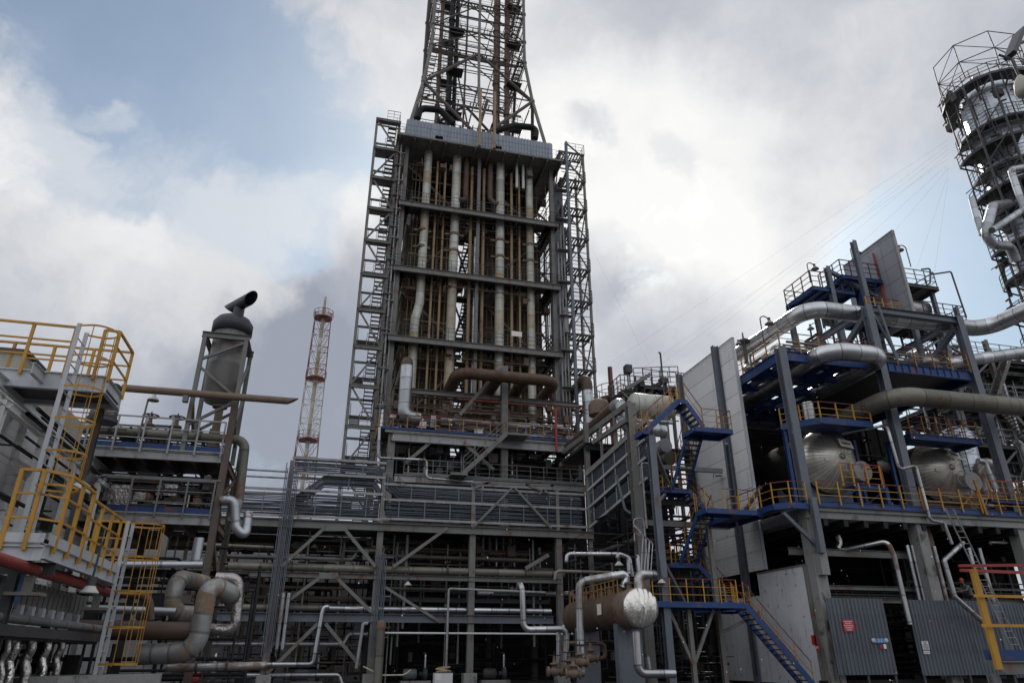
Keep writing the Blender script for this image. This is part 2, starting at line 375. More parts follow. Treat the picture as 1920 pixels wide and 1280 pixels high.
def arcs(pts, bend, seg=6):
    P = [V(p) for p in pts]; out = [P[0]]
    for i in range(1, len(P)-1):
        a = P[i-1]-P[i]; b = P[i+1]-P[i]; la = a.length; lb = b.length; a.normalize(); b.normalize()
        ang = a.angle(b, math.pi)
        if ang > math.pi-.02 or ang < .12: out.append(P[i]); continue
        tl = min(bend/max(.05, math.tan(ang/2)), la*.49, lb*.49)
        p0 = P[i]+a*tl; p1 = P[i]+b*tl
        for k in range(seg+1):
            t = k/seg; out.append(p0*(1-t)**2+P[i]*(2*t*(1-t))+p1*t*t) if seg < 3 else out.append(_arc(P[i], a, b, tl, ang, t))
    out.append(P[-1]); return out
def _arc(c, a, b, tl, ang, t):
    bis = (a+b).normalized(); R = tl*math.tan(ang/2); ctr = c+bis*(R/math.sin(ang/2))
    v0 = (c+a*tl)-ctr; v1 = (c+b*tl)-ctr; th = math.pi-ang
    return ctr+(v0*math.sin((1-t)*th)+v1*math.sin(t*th))/math.sin(th)

def thing(name, label, cat, base=(0, 0, 0), group=None, kind=None):
    o = bpy.data.objects.new(name, None); o.empty_display_size = .3; COL.objects.link(o); o.location = V(base)
    o['label'] = label; o['category'] = cat
    if group: o['group'] = group
    if kind: o['kind'] = kind
    return o
def wbase(o):
    b = V((0, 0, 0))
    while o: b += o.location; o = o.parent
    return b
def mesh(name, mb, m, base):
    me = bpy.data.meshes.new(name); b = V(base)
    me.from_pydata([tuple(v-b) for v in mb.v], [], mb.f)
    me.polygons.foreach_set('use_smooth', mb.sm)
    ul = me.uv_layers.new(name='UVMap'); flat = []
    for q in mb.uv:
        for a in q: flat += [a[0], a[1]]
    ul.data.foreach_set('uv', flat); me.materials.append(M[m]); me.update(); return me
def clusters(mb, tol=.03):
    n = len(mb.pc); bb = []
    for (a, b, _, _) in mb.pc:
        q = mb.v[a:b]; bb.append([min(v[i] for v in q)-tol for i in range(3)]+[max(v[i] for v in q)+tol for i in range(3)])
    par = list(range(n))
    def fd(i):
        while par[i] != i: par[i] = par[par[i]]; i = par[i]
        return i
    od = sorted(range(n), key=lambda i: bb[i][0]); act = []
    for i in od:
        x = bb[i]; act = [j for j in act if bb[j][3] >= x[0]]
        for j in act:
            y = bb[j]
            if y[1] <= x[4] and x[1] <= y[4] and y[2] <= x[5] and x[2] <= y[5]: par[fd(i)] = fd(j)
        act.append(i)
    g = {}
    for i in range(n): g.setdefault(fd(i), []).append(i)
    return list(g.values())
def submb(mb, idx):
    r = MB()
    for i in idx:
        a, b, c, d = mb.pc[i]; o = len(r.v)-a; r.pc.append((len(r.v), len(r.v)+b-a, len(r.f), len(r.f)+d-c)); r.v += mb.v[a:b]
        for k in range(c, d): r.f.append([x+o for x in mb.f[k]]); r.uv.append(mb.uv[k]); r.sm.append(mb.sm[k])
    return r
def part(name, mb, m, parent, label=None, kind=None):
    if not mb.f: return None
    if kind is None and 1 < len(mb.pc) < 700:
        cl = clusters(mb)
        if 1 < len(cl) <= 60:
            for c in cl: o = part1(name, submb(mb, c), m, parent, label, kind)
            return o
    return part1(name, mb, m, parent, label, kind)
def part1(name, mb, m, parent, label=None, kind=None):
    o = bpy.data.objects.new(name, mesh(name, mb, m, wbase(parent))); COL.objects.link(o); o.parent = parent
    if label: o['label'] = label
    if kind: o['kind'] = kind
    return o
def solo(name, mb, m, label, cat, group=None, base=None, kind=None):
    if base is None:
        xs = [v.x for v in mb.v]; ys = [v.y for v in mb.v]; zs = [v.z for v in mb.v]
        base = ((min(xs)+max(xs))/2, (min(ys)+max(ys))/2, min(zs))
    o = bpy.data.objects.new(name, mesh(name, mb, m, base)); COL.objects.link(o); o.location = V(base)
    o['label'] = label; o['category'] = cat
    if group: o['group'] = group
    if kind: o['kind'] = kind
    return o
def dup(root, loc, label, rotz=None, scale=None, group=None):
    def cp(o, par):
        c = o.copy(); COL.objects.link(c); c.parent = par
        for ch in list(o.children): cp(ch, c)
        return c
    r = cp(root, None); r.location = V(loc); r['label'] = label
    if rotz is not None: r.rotation_euler.z = rotz
    if scale: r.scale = (scale,)*3
    if group: r['group'] = group
    return r
def pipething(name, pts, r, m, label, cat='pipe', group=None, n=12, bend=None, flanges=(), seg=6):
    """one pipe line; flanges: fractions of segments (i, t) that carry a bolted flange part"""
    mb = MB().pipe(pts, r, n, bend, True, seg)
    if not flanges: return solo(name, mb, m, label, cat, group)
    P = [V(p) for p in pts]; T = thing(name, label, cat, P[0], group); part('pipe_run', mb, m, T)
    for i, t in flanges:
        c = P[i].lerp(P[i+1], t); d = (P[i+1]-P[i]).normalized(); fl = MB()
        fl.tube(c-d*r*.24, c-d*r*.03, r*1.45, 14); fl.tube(c+d*r*.03, c+d*r*.24, r*1.45, 14); part('flange', fl, 'steel_d', T)
    return T

def rail(pm, rm, pts, h=1.1, sp=1.4, pw=.05, rr=.022, nmid=2, tm=None, kick=None, inset=True):
    """guard rail along pts: posts into pm, middle rails into rm, top rail into tm (or rm), toe plate into kick"""
    up = V((0, 0, 1)); P = [V(p) for p in pts]; tm = tm or rm
    for a, b in zip(P, P[1:]):
        n = max(1, round((b-a).length/sp))
        for i in range(n+1):
            if i == n and b is not P[-1]: continue
            c = a.lerp(b, i/n); pm.beam(c-up*.12, c+up*h, pw, pw)
        tm.beam(a+up*h, b+up*h, rr*2.2, rr*2)
        for k in range(1, nmid+1):
            hh = h*k/(nmid+1); rm.beam(a+up*hh, b+up*hh, rr*1.6, rr*1.4)
        if kick is not None: kick.beam(a+up*.08, b+up*.08, .012, .15)
def stairs(sm, tm, a, b, wv, n=None, sh=.25, tt=.04):
    """flight from a (low) to b (high), stringers at a..b and a+wv..b+wv"""
    a = V(a); b = V(b); wv = V(wv); n = n or max(3, round((b.z-a.z)/.22)); d = b-a
    run = V((d.x, d.y, 0)); rl = run.length; run.normalize()
    for o in (V((0, 0, 0)), wv): sm.beam(a+o, b+o, .05, sh)
    for i in range(1, n):
        c = a.lerp(b, i/n); dep = max(.2, rl/n*.8)
        tm.add([c+run*(e*dep/2)+wv*s+V((0, 0, z)) for z in (-tt/2, tt/2) for e, s in ((-1, .03), (1, .03), (1, .97), (-1, .97))],
               [(3, 2, 1, 0), (4, 5, 6, 7), (0, 1, 5, 4), (1, 2, 6, 5), (2, 3, 7, 6), (3, 0, 4, 7)])
def ladder(rm, gm, a, b, wv, w=.06, sp=.3, rr=.014):
    a = V(a); b = V(b); wv = V(wv)
    for o in (V((0, 0, 0)), wv): rm.beam(a+o, b+o, .025, w, up=(wv.normalized().cross(b-a)))
    n = int((b-a).length/sp)
    for i in range(1, n): c = a.lerp(b, (i)/n); gm.tube(c, c+wv, rr, 6)
def hoops(hm, a, b, wv, out, sp=.9, R=.38, bars=5, t=.05):
    """safety cage: hoops between a and b of a ladder of width wv, bulging along out"""
    a = V(a); b = V(b); wv = V(wv); out = V(out).normalized(); n = max(2, round((b-a).length/sp)); sd = wv.normalized(); W = wv.length
    def pt(c, k):  # k in 0..1 around
        th = math.pi*(1+.24) * k - math.pi*.12
        m_ = c+wv*.5; return m_+out*(.36+R*math.sin(th))-sd*(R*math.cos(th))
    for i in range(n+1):
        c = a.lerp(b, i/n); q = [c]+[pt(c, k/12) for k in range(13)]+[c+wv]
        for x, y in zip(q, q[1:]): hm.beam(x, y, .008, t)
    for j in range(bars):
        k = (j+.35)/(bars-.3); hm.beam(pt(a, k), pt(b, k), .035, .008, up=out)
def grating(mb, x0, x1, y0, y1, z, t=.05, gap=.0, pitch=.5, axis=0):
    """deck of planks; gap > 0 leaves slots between them"""
    if not gap: return mb.box((x0, y0, z-t), (x1, y1, z))
    if axis == 0:
        k = int((y1-y0)/pitch)
        for i in range(k): mb.box((x0, y0+i*(y1-y0)/k, z-t), (x1, y0+(i+1)*(y1-y0)/k-gap, z))
    else:
        k = int((x1-x0)/pitch)
        for i in range(k): mb.box((x0+i*(x1-x0)/k, y0, z-t), (x0+(i+1)*(x1-x0)/k-gap, y1, z))
    return mb
def clutter(mb, a, b, n, rmax=.09, seed=1, boxes=.15):
    """a tangle of thin pipe runs with elbows inside a box a..b"""
    R = random.Random(seed); a = V(a); b = V(b)
    for _ in range(n):
        p = V([R.uniform(a[i], b[i]) for i in range(3)])
        if R.random() < boxes:
            s = V([R.uniform(.1, .35) for i in range(3)]); mb.box(p-s, p+s); continue
        pts = [p]
        for k in range(R.choice((1, 2, 2, 3))):
            ax = R.randrange(3); q = pts[-1].copy(); q[ax] = R.uniform(a[ax], b[ax])
            if (q-pts[-1]).length > .35: pts.append(q)
        if len(pts) > 1: mb.pipe(pts, R.uniform(.02, rmax), 7, None, True, 3)
def text(name, body, size, m, loc, rot, parent, align='CENTER', spacing=1.0):
    cu = bpy.data.curves.new(name, 'FONT'); cu.body = body; cu.size = size; cu.align_x = align; cu.align_y = 'CENTER'; cu.extrude = .002; cu.space_line = spacing
    to = bpy.data.objects.new(name, cu); COL.objects.link(to)
    dg = bpy.context.evaluated_depsgraph_get(); dg.update()
    me = bpy.data.meshes.new_from_object(to.evaluated_get(dg)); bpy.data.objects.remove(to)
    me.name = name; me.materials.clear(); me.materials.append(M[m])
    me.transform(Matrix.Translation(V(loc)-wbase(parent)) @ rot.to_4x4())
    o = bpy.data.objects.new(name, me); COL.objects.link(o); o.parent = parent; return o
# ------------------------------------------------------------------ ground
g = MB(); NX = 24
g.add([(-700, -300, 0), (900, -300, 0), (900, 1100, 0), (-700, 1100, 0)], [(0, 1, 2, 3)])
o = solo('ground', g, 'asphalt', 'dark wet asphalt of the plant yard', 'ground', kind='structure', base=(0, 0, 0))
g = MB().box((-9, 38.6, .004), (15, 70, .25)); solo('paved_pad', g, 'padmat', 'low stained concrete pad under the pipe rack', 'pad', kind='structure')

# ------------------------------------------------------------------ furnace tower
LV = [24.9, 31.3, 37.85]; HX0, HX1, HY0, HY1 = 3.3, 17.1, 51.6, 64.0
H = thing('furnace_tower', 'tall sooty furnace block of open steel floors hung with stained pipes, in the middle', 'furnace', (10.2, 57, 0))
for x in (HX0, HX1):
    for y in (HY0, HY1):
        part('column', MB().ibeam((x, y, 14), (x, y, 44.6), .36, .4, up=(0, 1, 0)), 'steel', H)
for x in (10.1,):
    part('column', MB().ibeam((x, HY0, 17), (x, HY0, 44.5), .28, .3, up=(0, 1, 0)), 'steel', H)
    part('column', MB().ibeam((x, HY1, 14), (x, HY1, 44.5), .4, .4, up=(0, 1, 0)), 'steel', H)
for z in LV:
    fl = MB(); yf = HY0-.75
    fl.ibeam((HX0-.4, yf, z-.25), (HX1+.4, yf, z-.25), .22, .5)
    fl.ibeam((HX0, HY1, z-.25), (HX1, HY1, z-.25), .2, .5)
    for x in (HX0, HX1): fl.ibeam((x, yf, z-.25), (x, HY1+.4, z-.25), .22, .5)
    for k in range(1, 8): fl.ibeam((HX0+k*1.725, yf, z-.22), (HX0+k*1.725, HY1, z-.22), .12, .3)
    part('floor_beams', fl, 'steel', H)
    dk = MB().box((HX0-.6, yf, z), (HX1+.6, HY0+1.2, z+.05)); dk.box((HX0-.5, HY0, z), (HX0+.6, HY1, z+.05)); dk.box((HX1-.6, HY0, z), (HX1+.5, HY1, z+.05))
    part('floor_deck', dk, 'steel_d', H)
    pm = MB(); rail(pm, pm, [(HX0-.5, HY1, z), (HX0-.5, HY0, z), (HX0-.5, yf, z), (HX1+.5, yf, z), (HX1+.5, HY0, z), (HX1+.5, HY1, z)], 1.1, 1.25, .035, .015, 2)
    part('guardrail', pm, 'steel_d', H)
# firing chambers
for nm, x0, x1 in (('l', 4.0, 8.55), ('r', 11.0, 16.6)):
    c = MB().box((x0, 54.2, 14), (x1, 63, 37.6))
    for z in (20, 22.6, 27, 29, 33.2, 35.5): c.box((x0-.08, 54.1, z), (x1+.08, 63.1, z+.18))
    for k in range(6): xx = x0+(x1-x0)*k/5; c.box((xx-.07, 54.08, 14), (xx+.07, 54.2, 37.6))
    part('firing_chamber', c, 'refr', H)
    t = MB().box((x0+.3, 55.5, 37.9), (x1-.3, 63, 44))
    for k in range(5): xx = x0+.4+(x1-x0-.8)*k/4; t.box((xx-.08, 54.6, 37.9), (xx+.08, 55.5, 44.3))
    part('convection_box', t, 'black', H)  # black colour stands for the shaded interior above the chambers
    b = MB()
    for z in LV:
        for k in range(3):
            xx = x0+.8+k*(x1-x0-1.6)/2; b.tube((xx, 54.2, z+.75), (xx, 52.9, z+.75), .34, 12); b.tube((xx, 53.1, z+.75), (xx, 52.7, z+.75), .42, 12)
    part('burner', b, 'steel_d', H)
for x0, x1, nt in ((4.2, 8.4, 9), (11.2, 16.4, 11)):   # banks of thin tubes before the casings
    tb = MB(); R = random.Random(int(x0*10))
    for k in range(nt): xx = x0+(x1-x0)*(k+.5)/nt+R.uniform(-.12, .12); zt_ = R.choice((44, 44, 37, 31)); tb.tube((xx, 53.3+R.uniform(-.2, .4), 18), (xx, 53.3+R.uniform(-.1, .3), zt_), R.uniform(.03, .06), 7)
    for z in (21, 23.2, 27.5, 29.6, 34, 36, 40, 42): tb.box((x0, 53.2, z), (x1, 53.28, z+.1))
    part('tube_bank', tb, 'ochre' if x0 < 9 else 'rusty', H, kind='stuff')
# cross bracing of the front bays
br = MB()
zz = [17.7]+LV+[44.6]
for i in range(4):
    z0, z1 = zz[i]+.1, zz[i+1]-.5
    for (xa, xb) in ((3.5, 6.8), (10.3, 13.6)):
        if i % 2: br.beam((xa, 53.6, z1), (xb+3, 53.6, z0), .2, .2)
        else: br.beam((xa, 53.6, z0), (xb+3, 53.6, z1), .2, .2)
    for x in (HX0, HX1): br.beam((x, HY0, z0), (x, 57.8, z1), .16, .16); br.beam((x, 57.8, z1), (x, HY1, z0), .16, .16)
    br.beam((8.7, 62, z0), (10.9, 62, z1), .16, .16); br.beam((10.9, 62, z0), (8.7, 62, z1), .16, .16)
    br.beam((8.6, 58, (z0+z1)/2), (10.9, 58, (z0+z1)/2), .2, .25)
part('bracing', br, 'steel', H)
sm = MB(); tm = MB()
for i in range(4):   # inner stair seen in the slot between the chambers
    z0 = zz[i]; z1 = zz[i+1]; zm = (z0+z1)/2
    stairs(sm, tm, (8.85, 56, z0), (8.85, 61, zm), (.7, 0, 0)); stairs(sm, tm, (9.7, 61, zm), (9.7, 56, z1), (.7, 0, 0))
    sm.box((8.7, 61, zm-.1), (10.6, 62, zm)); sm.box((8.7, 55, z1-.1), (10.6, 56, z1))
part('inner_stair', sm, 'black', H); part('inner_treads', tm, 'steel_d', H, kind='stuff')
cl = MB()
for i, z in enumerate(LV+[44.0]):
    clutter(cl, (HX0+.3, 51.3, z-1.6), (HX1-.3, 54, z-.55), 34, .05, 10+i, .08)
    clutter(cl, (HX0-.2, 53, z-5), (HX0+.5, 60, z), 14, .05, 20+i, .1); clutter(cl, (HX1-.4, 52, z-5), (HX1+.5, 60, z), 16, .05, 30+i, .1)
clutter(cl, (HX0+.2, 52.3, 38.2), (HX1-.2, 55.2, 44), 70, .06, 41, .2)
clutter(cl, (HX0-.4, 49.6, 17.9), (HX1+1.2, 52, 20.2), 60, .09, 44, .2)
clutter(cl, (HX0+.2, 50.4, 18), (HX1+.4, 53, 21), 25, .12, 45, .2)
part('small_pipework', cl, 'rusty', H, kind='stuff')
# head: profiled screen, eaves deck
hd = MB().box((2.3, 50.0, 44.3), (17.9, 65, 44.5))
for k in range(12): hd.ibeam((2.5+k*1.38, 49.85, 44.1), (2.5+k*1.38, 64, 44.1), .12, .35)
part('head_deck', hd, 'steel', H)
pm = MB(); rail(pm, pm, [(2.3, 53, 44.5), (2.3, 50.05, 44.5), (17.9, 50.05, 44.5), (17.9, 53, 44.5)], 1.05, 1.5, .025, .01, 1); part('guardrail', pm, 'brownsteel', H)
cs = MB()
for x0, x1 in ((3.1, 5.75), (6.5, 11.35), (12.1, 17.15)): cs.corr((x0, 50.9), (x1, 50.9), 44.75, 47.0, .30, .07)
for x0, x1 in ((5.75, 6.5), (11.35, 12.1)): cs.corr((x0, 50.9), (x1, 50.9), 45.6, 47.0, .30, .07)
cs.corr((3.1, 62), (3.1, 50.9), 44.75, 47.0, .26, .05, (-1, 0, 0)); cs.corr((17.15, 50.9), (17.15, 62), 44.75, 47.0, .26, .05, (1, 0, 0))
part('screen_wall', cs, 'clad', H)
rf = MB().box((3.2, 51.05, 46.75), (17.05, 62, 46.9)); part('roof', rf, 'steel_d', H)
for x in (9.75, 11.15): part('roof_pipe', MB().tube((x, 49.9, 44.4), (x, 49.9, 51.2), .13, 10), 'ochre', H)
# tall plate duct on the right flank
part('side_duct', MB().box((17.75, 53, 18), (18.75, 54.0, 44.0)), 'steel_b', H)
# floor sign
part('notice_board', MB().box((13.0, 50.78, 25.9), (13.9, 50.81, 26.35)), 'paper', H)

# stained downcomers in front of the chambers
def down(px_top, y_top, r, jog, label):
    pts = []
    x = atY(px_top, y_top, 51.9).x
    if jog: pts = [(x+.15, 51.9, 44.5), (x+.15, 51.9, 28.6), (x-.15, 51.9, 27.0), (x-.15, 51.9, 18.2)]
    else: pts = [(x, 51.9, 44.8), (x, 51.9, 18.2)]
    T = thing('downcomer_pipe', label, 'pipe', (x, 51.9, 18.2), 'large stained pipes down the furnace front')
    part('pipe_run', MB().pipe(pts, r, 16, 1.0), 'alu_r', T)
    for z in (33.9, 35.6, 20.6):
        cb = MB().tube((x, 51.9, z), (x, 51.9, z+.22), r*1.18, 14)
        for s in (-1, 1): cb.box((x+s*r*1.1, 51.8, z), (x+s*r*2.1, 52.0, z+.16))
        part('support_collar', cb, 'mastred' if z == 20.6 else 'rusty', T)
down(789, 480, .36, True, 'leftmost stained blue and tan pipe down the furnace front, jogged sideways low down')
down(851, 460, .40, False, 'second large stained pipe from the left down the furnace front, rustiest at the top')
down(937, 480, .40, False, 'third large pale green pipe from the left down the furnace front')
down(994, 480, .34, False, 'rightmost large whitish pipe down the furnace front, under a dark red collar')
GR = 'thin ochre pipes down the furnace front'
for px, py, r, lab in ((812, 480, .10, 'thin ochre pipe just right of the leftmost large downcomer'), (828, 480, .10, 'thin ochre pipe just left of the second large downcomer'),
                  (881, 480, .15, 'thin rusty pipe left of the dark slot between the firing chambers'), (905, 480, .15, 'thin rusty pipe right of the dark slot between the firing chambers'),
                  (959, 480, .13, 'thin ochre pipe just right of the third large downcomer'), (974, 480, .10, 'thin ochre pipe midway between the two right large downcomers')):
    x = atY(px, py, 52.1).x; solo('riser_pipe', MB().tube((x, 52.1, 18.0), (x, 52.1, 43.6), r, 10), 'ochre', lab, 'pipe', GR)
x = atY(891, 480, 52.3).x; solo('riser_pipe', MB().tube((x, 52.3, 18), (x, 52.3, 36), .19, 10), 'alu_d', 'grey pipe rising in the dark slot between the firing chambers', 'pipe')
for px, s, lab in ((874, -1, 'short hooked brown pipe hanging under the tower head, left of the centre post'), (919, 1, 'short hooked brown pipe hanging under the tower head, right of the centre post')):
    x = atY(px, 340, 51.8).x
    pipething('hooked_pipe', [(x, 51.8, 45.2), (x, 51.8, 40.1), (x+s*.5, 51.8, 39.5), (x+s*1.1, 51.8, 39.8)] if s > 0 else [(x, 51.8, 45.2), (x, 51.8, 40.1), (x, 51.8, 39.5), (x-.8, 51.8, 39.4)], .26, 'rustpipe', lab, bend=.5)
for px, lab in ((969, 'left short white pipe hanging under the right half of the tower head'), (981, 'right short white pipe hanging under the right half of the tower head')):
    x = atY(px, 330, 51.5).x; solo('white_pipe', MB().tube((x, 51.5, 41.6), (x, 51.5, 44.9), .13, 10), 'white', lab, 'pipe')

# ------------------------------------------------------------------ brown transfer ducts
Yh = 47.5
pl = atY(858, 698, Yh); pr_ = atY(1043, 710, Yh); zt = pl.z
D = thing('transfer_duct', 'huge brown U shaped duct with three limbs running back into the furnace', 'duct', (pl.x, Yh, zt))
part('header_run', MB().pipe([(pl.x, 52.5, zt), (pl.x, Yh, zt), (pr_.x, Yh, zt), (pr_.x, 52.8, zt)], .45, 20, 1.05), 'rustpipe', D)
for px in (935, 985):
    x = atY(px, 700, Yh).x; part('limb', MB().tube((x, Yh+.2, zt-.02), (x, 52.8, zt-.02), .46, 18), 'rustpipe', D)
x = atY(1100, 708, 49).x
D = thing('elbow_duct', 'brown duct turning down into a blue grey vertical pipe, right of the U duct', 'duct', (x, 49, 17.8))
part('pipe_run', MB().pipe([(x, 55, 22.0), (x, 49, 22.0), (x, 49, 20.6)], .44, 18, .9), 'rustpipe', D)
part('lower_pipe', MB().pipe([(x, 49, 20.9), (x, 49, 17.8)], .45, 18), 'alu_d', D)
x = atY(763, 690, 49).x
D = thing('elbow_duct', 'pale blue grey vertical duct with a rusty elbow on top, left of the U duct', 'duct', (x, 49, 17.2))
part('lower_pipe', MB().pipe([(x, 49, 21.6), (x, 49, 17.6), (x+1.2, 49, 17.5)], .47, 18, .9), 'alu_d', D)
part('pipe_run', MB().pipe([(x, 54, 22.0), (x, 49, 22.0), (x, 49, 21.3)], .44, 18, .8), 'rustpipe', D)
D = thing('long_duct', 'rusty horizontal duct running forward from the furnace deck to a grey elbow', 'duct', (16.6, 38, 16))
part('pipe_run', MB().pipe([(16.9, 49, 16), (16.7, 38.2, 16)], .36, 16), 'rustpipe', D)
part('elbow', MB().pipe([(16.72, 39.0, 16), (16.7, 37.9, 16), (16.75, 37.75, 14.3), (19.4, 37.6, 14.2)], .38, 16, .7), 'alu_d', D)

# ------------------------------------------------------------------ furnace deck below
YD = 48.6
DK = thing('furnace_deck', 'grey steel deck structure with yellow rail posts below the furnace chambers', 'deck', (10.5, YD, 0))
zd = atY(900, 817, YD).z; zl = atY(900, 897, YD).z; zu = atY(900, 742, YD).z
xl, xr = atY(722, 805, YD).x, atY(1090, 820, YD).x
d = MB().ibeam((xl+.5, YD, zd-.45), (xr, YD, zd-.45), .3, .75); d.ibeam((xl, YD-.1, zd-.12), (xr, YD-.1, zd-.12), .1, .2)
part('edge_girder', d, 'steel_l', DK)
part('toe_board', MB().box((xl-.5, YD-.22, zd), (xr, YD-.16, zd+.14)), 'blue', DK)
part('deck_plate', MB().box((xl-.5, YD-.15, zd), (xr, 52.5, zd+.06)), 'steel_d', DK)
u = MB()
for k in range(12): xx = xl+.8+k*1.35; u.ibeam((xx, YD, zd-.3), (xx, 62, zd-.3), .14, .4)
part('deck_joists', u, 'steel_d', DK)
pm = MB(); rm = MB(); rail(pm, rm, [(xl-.5, 52, zd), (xl-.5, YD-.1, zd), (xr, YD-.1, zd)], 1.15, 1.05, .055, .022, 2)
part('rail_posts', pm, 'yellow_d', DK); part('handrail', rm, 'maroon', DK)
d = MB().ibeam((xl+.9, YD, zl-.3), (xr+.3, YD, zl-.3), .25, .5); d.box((xl+.9, YD, zl-.04), (xr, 58, zl))
part('lower_girder', d, 'steel_l', DK)
pm = MB(); rail(pm, pm, [(xl+1.5, YD-.05, zl), (xr, YD-.05, zl)], 1.1, 1.0, .045, .02, 2, kick=pm); part('guardrail', pm, 'steel', DK)
part('upper_beam', MB().ibeam((xl+1.3, YD+.8, zu+.2), (xr+.2, YD+.8, zu+.2), .3, .38), 'steel', DK)
for px in (733, 947, 1118):
    p = atY(px, 850, YD); top = zd if px != 947 else atY(945, 684, YD).z
    part('column', MB().ibeam((p.x, YD+.35, .3), (p.x, YD+.35, top), .5, .5, up=(0, 1, 0)), 'steel', DK)
d = MB(); q = lambda x, y: atY(x, y, YD+.1)
for a, b in (((822, 817), (760, 868)), ((855, 818), (925, 880)), ((938, 690), (862, 778)), ((745, 895), (770, 922))): d.beam(q(*a), q(*b), .24, .24)
part('bracing', d, 'steel', DK)
sm = MB(); tm = MB(); a = q(862, 884); b = q(943, 803)
stairs(sm, tm, (a.x, YD-1.3, zl), (b.x, YD-1.3, zd), (0, .9, 0), sh=.32)
rail(sm, sm, [(a.x, YD-1.32, zl+.1), (b.x, YD-1.32, zd+.1), (b.x+1.4, YD-1.32, zd+.1)], 1.05, 1.1, .05, .022, 2)
sm.box((b.x, YD-1.4, zd-.15), (b.x+1.6, YD-.2, zd)); sm.box((a.x-.9, YD-1.4, zl-.15), (a.x+.3, YD, zl))
part('staircase', sm, 'steel', DK); part('stair_treads', tm, 'steel_d', DK)
w_ = MB().box((xl+.3, 52.4, .3), (xr+1.5, 53, zd-.7)); part('shade_backing', w_, 'void', DK)  # wall coloured near black for the deep shade below the deck
w_ = MB()
for k in range(9): w_.tube((xl+2+k*.9+(k % 3)*.3, 50.2+(k % 4)*.4, zl), (xl+2+k*.9+(k % 3)*.3, 50.2+(k % 4)*.4, zd-.6), .07+.03*(k % 3), 8)
part('vertical_pipes', w_, 'galv', DK)
cl = MB(); clutter(cl, (xl+1, 49.2, zl), (xr-.5, 52, zd-.8), 110, .06, 61, .2); clutter(cl, (xl+1, 49, zl-3), (xr, 52, zl-.8), 60, .08, 62, .2); part('small_pipework', cl, 'steel_d', DK, kind='stuff')
for sd_, mt in ((63, 'brownsteel'), (64, 'alu_d'), (65, 'foil_d')):
    cl = MB(); clutter(cl, (xl+.5, YD+.3, zd+.2), (xr-.2, YD+2.6, zd+1.6), 46, .11, sd_, .3); part('deck_pipework', cl, mt, DK, kind='stuff')
for i, (px, py, wd, lab) in enumerate(((1072, 807, 2.2, 'right'), (870, 800, 1.4, 'm'), (905, 800, 1.2, 'm'), (830, 800, 1.0, 'm'), (985, 808, 1.6, 'm'), (1015, 808, 1.3, 'm'))):
    p = atY(px, py, YD+1.2); dr = MB().lathe((p.x-wd/2, YD+1.2, zd+.55), (1, 0, 0), [(0, 0), (.25, .05), (.36, .2), (.36, wd-.2), (.25, wd-.05), (0, wd)], 14)
    part('lagged_exchanger', dr, ('alu_p', 'olive', 'alu_d')[i % 3], DK)
rp = MB(); a = q(855, 752); b = q(1160, 778); c = q(1037, 770); e = q(1039, 850)
rp.beam((a.x, YD-.5, a.z), (b.x, YD-.5, b.z), .05, .05); rp.beam((c.x, YD-.5, c.z), (e.x, YD-.5, e.z), .16, .12)
solo('red_rail_frame', rp, 'red', 'dark red horizontal bar on a red post in front of the furnace deck', 'rail')
p = [atY(*k, YD-.4) for k in ((712, 800), (709, 858), (800, 862), (800, 896), (905, 905), (905, 915))]
pipething('condensate_pipe', p, .10, 'alu_d', 'thin stepped grey pipe crossing below the furnace deck on the left', bend=.25)

# ------------------------------------------------------------------ stair tower on the left flank
def lattice(bm, x0, x1, y0, y1, zs, w_=.12, start=0, nf=1):
    for i in range(len(zs)-1):
        a, b = zs[i], zs[i+1]; s = (i+start) % 2
        for (p, q_) in (((x0, y0), (x1, y0)), ((x0, y0), (x0, y1)), ((x1, y0), (x1, y1)))[:nf]:
            if s: p, q_ = q_, p
            bm.beam((p[0], p[1], a), (q_[0], q_[1], b), w_, w_)
        for (p, q_) in (((x0, y0), (x1, y0)), ((x0, y1), (x1, y1)), ((x0, y0), (x0, y1)), ((x1, y0), (x1, y1))):
            bm.beam((p[0], p[1], b), (q_[0], q_[1], b), w_, w_*1.4)
S = thing('stair_tower', 'slender lattice stair tower on the left flank of the furnace, open to the sky', 'stair tower', (1.4, 52.5, 0))
x0, x1, y0, y1 = .38, 2.45, 51.2, 54.6
zs = [1.0+3.26*i for i in range(15)]
for x in (x0, x1):
    for y in (y0, y1): part('column', MB().ibeam((x, y, .2), (x, y, 46.0), .22, .22, up=(0, 1, 0)), 'steel', S)
bm = MB(); lattice(bm, x0, x1, y0, y1, zs, .13); bm.beam((x0, y0, 46.0), (x1, y0, 45.9), .12, .12); bm.beam((x0, y1, 46.0), (x1, y1, 45.9), .12, .12); part('bracing', bm, 'steel', S)
